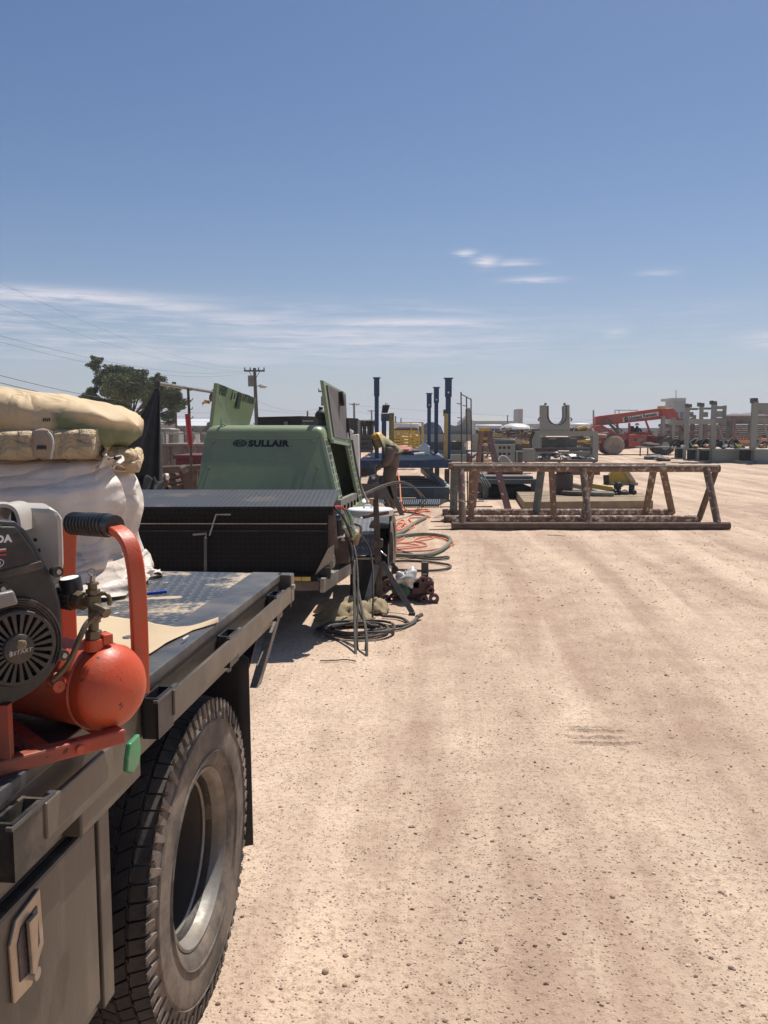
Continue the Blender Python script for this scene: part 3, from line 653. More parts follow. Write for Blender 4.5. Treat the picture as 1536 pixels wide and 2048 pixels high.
def pipe_rack():
    D = 12.6; r = thing('pipe_rack', 'rusty pipe rack with a clamp left of the green compressor', 'pipe rack', P(360, 1000, D) * V((1, 1, 0)))
    part(MB().cyl(P(322, 939, D), P(408, 935, D), .055, n=14), 'top_pipe', m_rust2, r, smooth=True)
    for x in (373, 386, 412): 
        t = P(x, 938, D); part(MB().box((t.x, D + .05, t.z / 2), (.11, .1, t.z)), 'post', m_rust2, r)
    t = P(371, 938, D); part(MB().cyl(t - V((.03, .1, .02)), t + V((.03, -.06, .02)), .062, n=10), 'clamp', m_gbrown, r)
    for i, (x, y, rr, L) in enumerate(((335, 954, .05, .45), (338, 966, .06, .4), (334, 982, .05, .45), (352, 990, .06, .5), (348, 975, .045, .4))):
        a = P(x - 14, y + 2, D - .2); b = P(x + 20, y - 2, D + .1)
        mb = MB(); mb.lathe([(rr * .75, .0), (rr, 0), (rr, (b - a).length), (rr * .75, (b - a).length), (rr * .75, 0)], a, b - a, 16)
        single(mb, 'pipe_offcut', m_rust2, ('upper pipe offcut with a white band', 'second pipe offcut lying under the banded one', 'lowest left pipe offcut in the rack', 'lowest right pipe offcut in the rack', 'short pipe offcut wedged mid stack')[i] + ' beside the tarp', 'pipe', 'pipe offcuts stacked in the rack', smooth=True)
    a = P(330, 954, D - .17); single(MB().cyl(a, a + V((.035, .03, .002)), .053, n=14), 'white_band', m_white, 'white tape band round the uppermost pipe offcut', 'tape band')
pipe_rack()
def red_pole():
    D = 10.5; b = P(381, 1010, D); b.z = 0
    r = thing('hose_stand', 'thin black hose stand with hooks and a bright red sleeve left of the compressor', 'hose stand', b)
    t = P(376, 776, D); part(MB().tube([b, P(382, 900, D), t], .017, 8), 'pole', m_brownst, r)
    part(MB().cyl(P(375, 828, D - .02), P(381, 892, D - .02), .034, n=12), 'sleeve', m_tread_red, r, smooth=True)
    t2 = P(426, 779, D + 1.2); b2 = P(427, 990, D + 1.2); b2.z = 0
    part(MB().tube([b2, t2], .017, 8), 'pole', m_brownst, r)
    for x, y, d in ((376, 782, 0), (377, 802, 0), (377, 820, 0), (378, 838, 0), (378, 862, 0), (379, 880, 0), (425, 790, 1.2), (426, 806, 1.2), (426, 826, 1.2)):
        a = P(x, y, D + d); part(MB().tube([a, a + V((.045, 0, .012)), a + V((.055, 0, .035))], .006, 5), 'hook', m_brownst, r)
    part(MB().cyl(P(318, 767, D - 1), P(425, 784, D + 1.2), .022, n=10), 'cross_bar', m_silver, r, smooth=True)
    a = P(425, 784, D + 1.2); part(MB().tube([a, P(420, 795, D + 1.15), P(423, 803, D + 1.15)], .02, 8, 1), 'bent_arm', m_brownst, r)
    mb = MB(); mb.grid(lambda u, v: P(403 + u * 17 + 2 * v, 806 - 9 * u + 7 * v - 3 * math.sin(u * 5), D + 1.1) + V((0, .05 * math.sin(u * 9 + v * 3), 0)), 10, 4)
    single(mb, 'rag', m_kraft, 'torn tan rag fluttering from the bent arm of the hose stand', 'rag', solid=.004)
red_pole()
def tarp():
    D = 9.3; top = P(313, 778, D); r = thing('hanging_tarp', 'charcoal shade cloth hanging in a tall cone behind the sacks', 'tarp', P(296, 990, D) * V((1, 1, 0)))
    def f(u, v):     # u round, v down
        xl = 310 - 134 * v ** 1.03
        xr = 319 + 9 * v; x = xl + (xr - xl) * (.5 - .5 * math.cos(u * math.pi))
        fold = math.sin(u * 17 + v * 1.5) * .09 * (v + .05) + .04 * math.sin(u * 37 + 2) * v
        y = 778 + 222 * v + 4 * math.sin(u * 9) * v
        return P(x, y, D) + V((0, -.22 * v * math.sin(u * math.pi) + fold, 0))
    part(MB().grid(f, 70, 24), 'cloth', m_shade, r, smooth=180, solid=.004)
    def g(u, v):
        return P(278 + u * 48, 955 + 38 * v - 14 * math.sin(u * 2.2) * (1 - v) + u * 22 * (1 - v), D - .25) + V((0, -.15 * v + .05 * math.sin(u * 15), .02 * math.sin(u * 21 + v * 5)))
    part(MB().grid(g, 30, 10), 'loose_end', m_blackt, r, smooth=180, solid=.004)
    b = P(316, 990, D + .15); b.z = 0; part(MB().tube([b, P(315, 758, D + .12)], .018, 8), 'pole', m_greyd, r)
    part(MB().ball(P(315, 768, D), (.028, .03, .06), 10, 6, .4, 30), 'knot', m_shade, r)
tarp()
def cloth_shed():
    D = 14; r = thing('dark_trailer', 'black tarped trailer top showing behind the green compressor roof', 'trailer', P(590, 980, D) * V((1, 1, 0)))
    a = P(515, 834, D); b = P(602, 832, D); c = P(602, 832, D); d = P(642, 850, D); z0 = .7
    part(MB().hexa([(a.x, D, z0), (b.x, D, z0), (b.x, D + 2.2, z0), (a.x, D + 2.2, z0), a, b, b + V((0, 2.2, 0)), a + V((0, 2.2, 0))]), 'tarped_side', m_blackt, r)
    part(MB().hexa([(b.x + .01, D, z0), (d.x + .6, D + .6, z0), (d.x + .6, D + 2.2, z0), (b.x + .01, D + 2.2, z0), c + V((.01, 0, 0)), d + V((.6, .6, .12)), d + V((.6, 2.2, .1)), c + V((.01, 2.2, 0))]), 'tarped_end', m_shade, r)
    part(MB().bar(P(605, 842, D - .03), P(648, 842, D + .3), .02), 'rail', m_greyl, r)
    part(MB().bar(P(571, 843, D - .05), P(573, 856, D - .05), .06, .05), 'latch', m_greyd, r)
    for s in (-.5, .6): part(MB().cyl((c.x + s, D - .02, .42), (c.x + s, D + .22, .42), .42, n=18), 'wheel', m_rub, r)
cloth_shed()
# ------------------------------------------------------------------ black pump block, white post, bench behind the worker
def pump():
    D = 27; r = thing('pump_block', 'black bolted pump block with round valve tops behind the welder', 'pump', P(730, 920, D) * V((1, 1, 0)))
    part(MB().pbox(718, 868, 746, 905, D, 1.2), 'body', m_greyd, r, bevel=.03)
    for i, x in enumerate((721, 729, 738, 744)):
        part(MB().cyl(P(x, 870, D - .1), P(x, 845, D - .1), .06, n=10), 'riser', m_matt, r); part(MB().cyl(P(x, 846, D - .1) - V((.1, 0, 0)), P(x, 846, D - .1) + V((.1, 0, 0)), .10, n=12), 'valve', m_matt, r, smooth=True)
    for y in (878, 888, 897): part(MB().pbox(716, y, 748, y + 2.5, D - .1, .1), 'rib', m_matt, r)
    for x in (718, 745): part(MB().bar(P(x, 905, D), (P(x, 905, D).x, D, 0), .12), 'foot', m_matt, r)
m_matt = m_blackm
pump()
def white_post():
    D = 11.5; a = P(710, 945, D); r = thing('white_tank_post', 'white dusty upright cabinet standing behind the compressor', 'cabinet', (a.x, D, 0))
    part(MB().hexa([(P(702, 0, D).x, D, 0), (P(719, 0, D).x, D, 0), (P(719, 0, D).x, D + .3, 0), (P(702, 0, D).x, D + .3, 0), P(702, 870, D), P(717, 868, D), P(717, 868, D) + V((0, .3, 0)), P(702, 870, D) + V((0, .3, 0))]), 'case', m_white, r, bevel=.015)
    part(MB().tube([P(704, 868, D), P(700, 855, D), P(703, 880, D - .05), P(707, 930, D - .05)], .010, 6, 2), 'hose', m_white, r)
    part(MB().ball(P(704, 864, D), .025, 10, 6), 'cap', m_white, r)
white_post()
def back_bench():
    D = 20; a = P(735, 930, D); r = thing('work_bench', 'timber bench with pink rags behind the bending welder', 'bench', (a.x, D, 0))
    part(MB().pbox(716, 924, 752, 931, D, .7), 'top', m_wood, r)
    for x in (718, 750): part(MB().bar(P(x, 931, D + .05), (P(x, 931, D).x, D + .05, 0), .09), 'leg', m_brownst, r)
    for i, x in enumerate((724, 734, 744)):
        mb = MB(); mb.ball(P(x, 920 - (i == 1) * 3, D + .2), (.11, .15, .06), 12, 7, .5, 12); single(mb, 'rag', m_pink, ('left', 'middle, topmost', 'right')[i] + ' folded pink rag on the bench behind the welder', 'rag', 'pink rags on the bench', smooth=True)
    mb = MB(); mb.pbox(719, 934, 748, 952, D + .2, .5); part(mb, 'crate', m_gbrown, r)
m_pink = M('faded_pink_cloth', (.55, .22, .17), .9, 0, .2, 9, .003, 50)
back_bench()
# ------------------------------------------------------------------ the blue platform and its posts
def platform():
    r = thing('blue_platform', 'blue steel platform frame with grating decks behind the welder', 'steel platform', G(850, 1003))
    D = 18
    A, B = P(716, 922, D), P(897, 921, D); zt = A.z; Bk = 23.5
    a2, b2 = P(738, 905, Bk), P(862, 905, Bk)
    part(MB().hexa([A - V((0, 0, .03)), B - V((0, 0, .03)), V((b2.x, Bk, zt - .03)), V((a2.x, Bk, zt - .03)), A, B, V((b2.x, Bk, zt)), V((a2.x, Bk, zt))]), 'upper_deck', m_blue2, r)
    for i in range(26):     # grating bars of the upper deck
        q = i / 25; part(MB().bar(A.lerp(V((a2.x, Bk, zt)), q) + V((0, 0, .012)), B.lerp(V((b2.x, Bk, zt)), q) + V((0, 0, .012)), .03, .02), 'grating_bar', m_blue2, r)
    part(MB().bar(P(714, 928, D - .05), P(899, 928, D - .05), .10, .17), 'front_beam', m_blue, r)
    part(MB().bar(P(899, 927, D), P(864, 909, Bk), .08, .15), 'side_beam', m_blue, r)
    # lower level
    L0, L1 = 17.3, 21.8; zb = P(800, 975, L0).z
    part(MB().bar((P(738, 0, L0).x, L0, zb - .13), (P(906, 0, L0).x, L0, zb - .13), .12, .27), 'lower_beam', m_slate, r)
    for i, q in enumerate((.12, .25, .4, .55, .7, .85, 1)):
        D2 = L0 + (L1 - L0) * q; part(MB().bar((P(742, 0, D2).x, D2, zb - .06), (P(905 - 50 * q, 0, D2).x, D2, zb - .06), .06, .10), 'cross_member', m_blue, r)
        part(MB().bar((P(742, 0, D2).x, D2, zb + .0), (P(895 - 50 * q, 0, D2).x, D2, zb + .0), .03, .012), 'edge_strip', m_greyl, r)
    part(MB().bar(P(903, 983, L0), P(850, 940, L1), .16, .10), 'sloping_channel', m_greyl, r)
    part(MB().bar(P(896, 985, L0 - .05), P(843, 940, L1 - .05), .05, .12), 'sloping_web', m_blue, r)
    for x, y0, y1, m_, DD in ((894, 938, 972, m_brownst, 19), (874, 936, 956, m_brownst, 20.5), (862, 936, 946, m_greyd, 21.5), (786, 936, 975, m_blue, 18), (744, 936, 990, m_blue, 18)):
        part(MB().bar(P(x, y0, DD), P(x, y1, DD), .11), 'stub_post', m_, r)
    # grating apron on the dirt
    for i in range(5):
        D2 = 16.0 + i * .26; part(MB().bar((P(752, 0, D2).x, D2, .04), (P(885 + i * 4, 0, D2).x, D2, .04), .05, .04), 'apron_bar', m_greyd, r)
    for i in range(30):
        q = i / 29; x = 756 + 128 * q; part(MB().bar((P(x, 0, 16).x, 15.95, .066), (P(x + 2, 0, 17.1).x, 17.1, .066), .018, .012), 'apron_strip', m_blue2, r)
platform()
def post(x0, x1, ytop, ybot, D, lab, hole=True):
    xc = (x0 + x1) / 2; b = P(xc, ybot, D); w = (x1 - x0) / FPX * D; t = P(xc, ytop, D)
    r = thing('blue_post', lab, 'post', (b.x, D, b.z), 'tall blue steel posts on the platform')
    part(MB().box((b.x, D, (b.z + t.z) / 2 - .1), (w * .76, w * .76, t.z - b.z - .25)), 'shaft', m_blue, r, bevel=.008)
    s = .40 if D < 20.5 else .38
    part(MB().box((b.x, D, t.z - s / 2), (w, w, s)), 'sleeve', m_blue, r, bevel=.008)
    part(MB().box((b.x, D, t.z + .012), (w * 1.35, w * 1.35, .025)), 'cap_plate', m_blue, r)
    if hole: part(MB().cyl((b.x, D - w / 2 - .004, t.z - .3), (b.x, D - w / 2 + .01, t.z - .3), .022, n=10), 'pin', m_farw, r)
    part(MB().box((b.x, D, b.z + .01), (w * 1.5, w * 1.5, .02)), 'foot_plate', m_blue, r)
post(748, 759, 757, 924, 19.0, 'tall blue post farthest left, above the welder', False)
post(853, 862.5, 788, 906, 23, 'shortest of the three blue posts on the right')
post(867, 877, 776, 909, 21.5, 'middle of the three blue posts on the right')
post(889, 902, 758, 921, 18.6, 'tallest blue post of the three on the right, beside the yellow one')
def yellow_post():
    D = 18.2; b = P(891, 921, D); r = thing('yellow_post', 'tan yellow upright leaning against the right blue post', 'post', b)
    part(MB().bar(b, P(892.5, 827, D), .085), 'shaft', m_tanp, r); part(MB().bar(P(889, 832, D + .1), P(889, 819, D + .1), .05, .09), 'bracket', m_greyd, r)
yellow_post()
def panel_post():
    D = 19.5; b = P(768, 922, D); r = thing('panel_post', 'blue post with tilted black box beside the yellow upright', 'post', b)
    part(MB().bar(b, P(768, 835, D), .11), 'shaft', m_blue, r)
    part(MB().hexa([P(763, 826, D), P(775, 826, D), P(775, 826, D + .2), P(763, 826, D + .2), P(765, 810, D), P(780, 810, D), P(780, 810, D + .2), P(765, 810, D + .2)]), 'tilted_box', m_matt, r)
    part(MB().pbox(762, 827, 779, 842, D - .05, .25), 'lower_box', m_greyd, r)
    for x in (771, 774): part(MB().cyl(P(x, 810, D), P(x, 806, D), .01, n=6), 'stud', m_greyd, r)
    part(MB().bar(P(783, 826, D + .3), P(783, 905, D + .3), .12, .12), 'yellow_upright', m_tanp, r)
    part(MB().hexa([P(775, 905, D + .2), P(787, 905, D + .2), P(787, 905, D + .4), P(775, 905, D + .4), P(781, 862, D + .2), P(787, 828, D + .2), P(787, 828, D + .4), P(781, 862, D + .4)]), 'gusset', m_tanp, r)
panel_post()
def yellow_rack():
    D = 32; r = thing('yellow_rack', 'stack of yellow tube frames beyond the blue platform', 'rack', P(815, 905, D) * V((1, 1, 0)))
    for i in range(6):
        y = 864 + i * 6.2; part(MB().bar(P(784, y, D), P(828 + (i % 3) * 4, y + 1, D + .4), .05), 'tube', m_yel, r); part(MB().bar(P(786, y - 2, D + 1.5), P(836, y - 2, D + 2), .05), 'rear_tube', m_yel, r)
        part(MB().bar(P(826, y - 1, D), P(838, y + 5, D + .2), .05), 'end_tube', m_yel, r)
    for x in (787, 802, 818, 838): part(MB().bar(P(x, 906, D + .6), P(x, 864, D + .6), .06), 'upright', m_yel, r)
    part(MB().bar(P(786, 846, D), P(846, 845, D), .035), 'top_bar', m_yel, r); part(MB().bar(P(845, 845, D), P(846, 900, D), .09), 'end_post', m_tanp, r); part(MB().bar(P(822, 846, D), P(823, 866, D), .035), 'middle_post', m_yel, r)
    part(MB().pbox(784, 896, 838, 906, D - .3, .5), 'base', m_olive, r)
yellow_rack()
# things lying on the blue deck
Dd = 20; zd = P(0, 921, 18).z
single(MB().cyl(P(828, 909, 20.5), P(849, 907.5, 20.5), .04, n=12), 'white_tube', m_white, 'short white tube lying on the blue deck', 'tube', smooth=True)
mb = MB(); c = P(849, 898, 21); w = .30; mb.add([c + V((-.13, -.1, -.13)), c + V((.13, -.1, -.13)), c + V((.13, .1, -.13)), c + V((-.13, .1, -.13)), c + V((-.13, -.1, .06)), c + V((.13, -.1, .06)), c + V((.13, .1, .06)), c + V((-.13, .1, .06)), c + V((-.03, 0, .17)), c + V((.03, 0, .17))],
    [(3, 2, 1, 0), (0, 1, 5, 4), (1, 2, 6, 5), (2, 3, 7, 6), (3, 0, 4, 7), (4, 5, 9, 8), (5, 6, 9), (6, 7, 8, 9), (7, 4, 8)]); single(mb, 'jug', m_white, 'white plastic jug with pointed neck at the back of the blue deck', 'jug', bevel=.01)
for i, (x, y, s, m_, lab) in enumerate(((805, 900, .3, m_pink, 'pinkish bundle left on the back of the blue deck'), (818, 903, .22, m_matt, 'black tool bag on the back of the blue deck'), (832, 902, .25, m_gbrown, 'brown sack next to the white jug'), (795, 903, .2, m_olive, 'olive bundle nearest the yellow gusset'), (872, 912, .2, m_greyd, 'dark clamp bar on the right of the blue deck'))):
    mb = MB(); mb.ball(P(x, y, 21.5), (s, s * .7, s * .35), 12, 7, .6, 9); single(mb, 'bundle', m_, lab, 'bundle', smooth=True)
# timber skids under and beside the platform
for i, (x0, x1, y, D, w, m_, lab) in enumerate(((752, 832, 1006, 16.2, .10, m_wood, 'pale timber beam lying in front of the blue platform'), (880, 985, 1015, 15.6, .02, m_rust2, 'thin rusty bar on the dirt left of the trestle legs'), (905, 968, 1004, 16.6, .02, m_rust2, 'thin rusty bar behind the trestle'), (955, 1000, 995, 17.6, .02, m_rust2, 'thin rusty bar nearest the timber slab'), (862, 900, 1044, 13.4, .015, m_rust2, 'short bar on the dirt left of the trestle feet'), (858, 915, 1060, 12.3, .012, m_rust2, 'bar poking out left of the front trestle runner'))):
    a = G(x0, y); b = G(x1, y - 1); single(MB().bar(a + V((0, 0, w / 2)), b + V((0, 0, w / 2)), w), 'timber_beam' if m_ is m_wood else 'steel_bar', m_, lab, 'beam' if m_ is m_wood else 'bar')
# ------------------------------------------------------------------ wavy topped grey structure and U cradle
def arches():
    D = 37; r = thing('saddle_frame', 'grey steel frame with a round topped and a hollow saddle plate', 'steel frame', P(910, 925, D) * V((1, 1, 0)))
    def arc(cx, cy, R, a0, a1, n=14): return [(cx + R * math.cos(a0 + (a1 - a0) * i / n), cy - R * math.sin(a0 + (a1 - a0) * i / n)) for i in range(n + 1)]
    poly = [(838, 870), (838, 852)] + arc(863, 868, 24, 2.5, .65, 12) + [(889, 870)]
    part(MB().prism([P(x, y, D) for x, y in poly], (0, .3, 0)), 'round_plate', m_blue2, r)
    poly = [(889, 871), (893, 845)] + arc(910, 833, 18.5, math.pi * 1.12, math.pi * 1.88, 10) + [(932, 838), (932, 818), (940, 815), (944, 838), (944, 871)]
    part(MB().prism([P(x, y, D + .5) for x, y in poly], (0, .3, 0)), 'saddle_plate', m_grey, r)
    for (x0, y0, x1, y1, m_, d) in ((842, 869, 957, 882, m_grey, 0), (842, 883, 925, 901, m_greyd, .6), (925, 878, 932, 912, m_grey, .1), (948, 869, 957, 915, m_grey, .1), (842, 900, 960, 910, m_grey, .2), (838, 910, 965, 924, m_grey, -.6), (838, 882, 842, 924, m_grey, .1)):
        part(MB().pbox(x0, y0, x1, y1, D + d, .5), 'member', m_, r)
    for x0, x1, y in ((838, 958, 868.6), (872, 905, 882), (912, 924, 882), (895, 960, 909)): part(MB().pbox(x0, y, x1, y + 1.4, D - .05 + (-.6 if y > 900 else 0), .2), 'pale_flange', m_greyl, r)
    part(MB().pbox(929, 886, 931, 893, D - .1, .05), 'tag_plate', m_farw, r)
arches()
def cradle():
    D = 36; r = thing('cradle_frame', 'grey steel gantry with a tall U shaped pipe cradle on top', 'steel frame', P(1130, 925, D) * V((1, 1, 0)))
    x0, x1 = 1080, 1140
    poly = [(x0, 864), (x0, 811), (1090, 810), (1094, 812)] + [(1111 + 17.5 * math.cos(a), 832 + 17.5 * math.sin(a)) for a in [math.pi - math.pi * i / 14 for i in range(15)]] + [(1127, 812), (1130, 809.5), (1139, 810), (x1, 864)]
    part(MB().prism([P(x, y, D) for x, y in poly], (0, .12, 0)), 'cradle_plate', m_grey, r)
    part(MB().prism([P(x, y, D + .7) for x, y in poly], (0, .12, 0)), 'cradle_plate', m_grey, r)
    mb = MB(); pts = [P(1111 + 17.8 * math.cos(a), 832 + 17.8 * math.sin(a), D + .4) for a in [math.pi * 1.0 - math.pi * i / 14 for i in range(15)]]
    mb.sweep([P(1093, 812, D + .4)] + pts + [P(1128.5, 812, D + .4)], .8, .04, (0, 1, 0)); part(mb, 'liner', m_greyd, r)
    for x in (1091, 1129): part(MB().cyl(P(x, 810, D + .1), P(x, 806, D + .1), .05, n=8), 'bolt', m_greyd, r)
    for x in (1079, 1141): part(MB().tube([P(x, 835, D - .1), P(x + (3 if x > 1100 else -3), 840, D - .1), P(x, 842, D - .1)], .03, 6), 'shackle', m_dark, r)
    for (a, b, c, d, m_, o) in ((1066, 863, 1196, 872, m_grey, 0), (1186, 872, 1196, 923, m_grey, 0), (1066, 872, 1080, 900, m_grey, 0), (1084, 874, 1154, 896, m_greyd, .8), (1068, 896, 1184, 901, m_greyd, .1), (1070, 903, 1184, 911, m_grey, .2), (1068, 901, 1076, 923, m_grey, .1)):
        part(MB().pbox(a, b, c, d, D + o, .45), 'member', m_, r)
    for a, b, y in ((1068, 1196, 862.4), (1098, 1112, 877), (1140, 1153, 876), (1128, 1180, 903)): part(MB().pbox(a, y, b, y + 1.5, D - .04, .1), 'pale_flange', m_greyl, r)
    part(MB().tube([P(1067, 864, D - .1), P(1060, 880, D - .2), P(1062, 895, D - .1)], .07, 8, 2), 'rubber_strip', m_matt, r)
cradle()
def scrap_bench():
    D = 30; r = thing('scrap_bench', 'low steel bench in front of the grey gantry carrying metal offcuts', 'bench', P(1120, 930, D) * V((1, 1, 0)))
    part(MB().pbox(1050, 920, 1195, 924, D, 1.2), 'top', m_brownst, r)
    for x in (1053, 1120, 1190): part(MB().bar(P(x, 924, D + .1), (P(x, 0, D).x, D + .1, 0), .08), 'leg', m_brownst, r)
    part(MB().pbox(1068, 896, 1116, 903, D + .6, .2), 'back_rail', m_rust2, r)
    random.seed(3)
    lab = ['pale', 'bright', 'dark', 'grey', 'dull', 'thin', 'curled', 'flat']
    for i in range(30):
        x = 1055 + i * 4.6 + random.uniform(-2, 2); y = 918 - random.uniform(0, 9) * math.sin(math.pi * min(1, (i + 3) / 30)); s = random.uniform(.05, .13)
        mb = MB(); c = P(x, y, D + random.uniform(.1, .8))
        if i % 3 == 0: mb.lathe([(s * .6, 0), (s, 0), (s, s * .5), (s * .6, s * .5), (s * .6, 0)], c, V((random.gauss(0, 1), -1, random.gauss(0, .6))), 12)
        else: mb.ball(c, (s * 1.3, s, s * .6), 6, 4, .9, 14)
        single(mb, 'metal_offcut', (m_silver, m_greyd, m_farg, m_matt)[i % 4], 'metal offcut heaped on the low bench before the grey gantry', 'offcut', 'metal offcuts heaped on the low bench')
scrap_bench()
# ------------------------------------------------------------------ welder machine, ladder and clutter in the middle
def machine():
    D = 28; r = thing('control_cabinet', 'grey steel control cabinet with round gauges behind the step ladder', 'cabinet', P(1012, 930, D) * V((1, 1, 0)))
    part(MB().pbox(990, 890, 1030, 927, D, .8), 'case', m_grey, r, bevel=.01); part(MB().pbox(990, 880, 1030, 889, D + .2, .6), 'upper_shelf', m_greyd, r); part(MB().pbox(989, 888.5, 1031, 890, D - .1, .9), 'top_edge', m_greyl, r)
    for y in (895.5, 908):
        for x in (1000, 1008.5, 1018): part(MB().cyl(P(x, y, D - .03), P(x, y, D + .02), .045, n=14), 'gauge', m_dark, r)
    part(MB().pbox(1033, 888, 1045, 927, D + .3, .5), 'side_cabinet', m_greyd, r); part(MB().pbox(1032, 902, 1047, 904, D - .1, .9), 'shelf', m_grey, r); part(MB().pbox(1033, 904, 1035, 927, D - .1, .1), 'shelf_leg', m_grey, r)
    part(MB().pbox(1045, 898, 1070, 922, D + .8, .5), 'grey_panel', m_grey, r)
    part(MB().tube([P(995, 924, D - .3), P(1000, 911, D - .3), P(1012, 911, D - .3), P(1024, 926, D - .3)], .018, 6, 3), 'white_hose', m_white, r)
machine()
def ladder():
    r = thing('step_ladder', 'faded red fibreglass step ladder with yellow top cap behind the trestle', 'ladder', G(990, 1015))
    D = 15.9; part(MB().box(P(969, 859, D), (.16, .36, .06)), 'top_cap', m_yel, r, bevel=.006)
    FR = G(1020, 1023); FL = P(947, 1000, 16.2); FL.z = 0
    for k, o_ in enumerate((-.15, .17)):     # near and far rails of each leg
        sp = V((0, 1, 0)); tr, tl = P(975, 862, D) + sp * o_, P(963, 862, D) + sp * o_
        part(MB().bar(tr, FR + sp * (o_ * 1.4 + .2), .075, .03, up=(0, 1, 0)), 'rail', m_pinkl, r); part(MB().bar(tl, FL + sp * (o_ * 1.3), .055, .03, up=(0, 1, 0)), 'rear_rail', m_pinkl, r)
    a, b = P(975, 862, D), FR + V((0, .2, 0)); c, d = P(963, 862, D), FL
    for i in range(1, 6): 
        q = i / 6.2; p = a.lerp(b, q); w = .30 + .12 * q; part(MB().box((p.x, p.y, p.z), (.07, w, .02)), 'step', m_pinkl, r)
        p = c.lerp(d, q); part(MB().box((p.x, p.y, p.z), (.025, w, .025)), 'brace', m_greyd, r)
    for o_ in (-.14, .16): part(MB().bar(a.lerp(b, .28) + V((0, o_, 0)), c.lerp(d, .28) + V((0, o_, 0)), .03, .01), 'spreader', m_greyl, r)
    part(MB().box((a.x - .06, D, a.z - .14), (.10, .26, .05)), 'paint_shelf', m_yel, r)
ladder()
def rebar_frame():
    D = 15.0; r = thing('rebar_hose_rack', 'open rack of three thin dark rods with side hooks left of the ladder', 'hose rack', P(932, 1000, D) * V((1, 1, 0)))
    tops = [(922, 784), (933, 793), (942, 797)]
    ds = [0, .5, 1.0]
    for (x, y), d in zip(tops, ds):
        t = P(x, y, D + d); b = P(x + 3, 960, D + d); b.z = 0; part(MB().tube([b, t], .012, 7), 'rod', m_brownst, r)
    part(MB().tube([P(922, 788, D), P(942, 799, D + 1)], .010, 6), 'cross_rod', m_brownst, r); part(MB().tube([P(933, 818, D + .5), P(943, 822, D + 1)], .009, 6), 'cross_rod', m_brownst, r)
    for x, y, d in ((922, 808, 0), (923, 836, 0), (933, 812, .5), (923, 862, 0), (924, 884, 0)):
        a = P(x, y, D + d); part(MB().tube([a, a + V((-.05, -.02, .004)), a + V((-.075, -.02, .014))], .008, 5), 'hook', m_brownst, r)
rebar_frame()
random.seed(11)
for i, (x, y, sx, sz, m_, lab) in enumerate(((962, 920, .30, .10, m_kraft2, 'tan sack slumped under the ladder'), (978, 922, .28, .09, m_plast, 'pale sack right of the tan one under the ladder'), (945, 915, .18, .18, m_maroon, 'dark red bucket shaped bundle left of the ladder'), (955, 908, .14, .07, m_plast, 'small white lump on top of the sacks'), (972, 912, .20, .06, m_wood, 'timber scraps leaning under the ladder'))):
    mb = MB(); mb.ball(P(x, y, 24 + i * .2), (sx, sx * .8, sz), 12, 7, .5, 9); single(mb, 'sack' if i < 2 else 'bundle', m_, lab, 'sack' if i < 2 else 'bundle', smooth=True)
p = P(961, 912, 23); single(MB().cyl(p - V((0, 0, .25)), p + V((0, 0, .28)), .09, n=14), 'gas_bottle', m_matt, 'small black cylinder standing between the ladder rails', 'cylinder', smooth=True)
for k in range(3):
    a = P(966 + k * 4, 918, 23.3); single(MB().bar(a, a + V((.22 - .1 * k, 0, .20)), .03), 'timber_scrap', m_wood, ('left', 'middle', 'right')[k] + ' pale timber stick poking up between the ladder rails', 'timber stick', 'timber sticks under the ladder')
# tray table with rubber, seen through the trestle
def tray():
    D = 19; r = thing('steel_cart', 'dark steel cart with a dusty brown tray top seen through the trestle', 'cart', G(1000, 990))
    a = P(962, 955, D); b = P(1052, 955, D); z = P(0, 958, 17.6).z
    part(MB().box(((a.x + b.x) / 2, D + .1, z), (b.x - a.x, 2.0, .06)), 'tray', m_gbrown, r); part(MB().box(((a.x + b.x) / 2, D, z - .08), (b.x - a.x + .15, 2.1, .1)), 'frame', m_slate, r)
    part(MB().box(((a.x + b.x) / 2, D, .14), (b.x - a.x, 1.7, .2)), 'lower_box', m_dark, r)
    for x in (a.x, b.x): part(MB().box((x, D - .95, z / 2 - .04), (.1, .1, z - .1)), 'leg', m_slate, r); part(MB().box((x, D + .95, z / 2 - .04), (.1, .1, z - .1)), 'leg', m_slate, r)
    c = P(1016, 946, D + .2); part(MB().cyl((c.x, c.y, z + .03), (c.x, c.y, z + .16), .30, .26, 20), 'rubber_pad', m_matt, r, smooth=True)
    part(MB().cyl(P(975, 938, D), P(1045, 938, D), .12, n=14), 'roll', m_kraft2, r, smooth=True)
    for k in range(4): part(MB().tube([P(948 + k * 5, 944, D - 1.2), P(972 + k * 3, 982 - k * 3, D - 1.5)], .012, 6), 'rod', m_greyd, r)
tray()
def slab():
    z = .17
    r = thing('timber_slab', 'thick weathered timber platform lying on the dirt behind the trestle', 'platform', G(1180, 1010))
    A, B, Cc, Dd_ = G(1048, 1022), G(1306, 1019), G(1286, 985, z), G(1031, 980, z)
    n = 4
    for i in range(n):     # planks front to back
        q0, q1 = i / n, (i + .985) / n
        a = A.lerp(Dd_, q0); b = B.lerp(Cc, q0); c = B.lerp(Cc, q1); d = A.lerp(Dd_, q1)
        pts = [V((p.x, p.y, 0.01)) for p in (a, b, c, d)] + [V((p.x, p.y, z - .004 * (i % 2))) for p in (a, b, c, d)]
        part(MB().hexa(pts), 'plank', m_slab, r, bevel=.01)
slab()
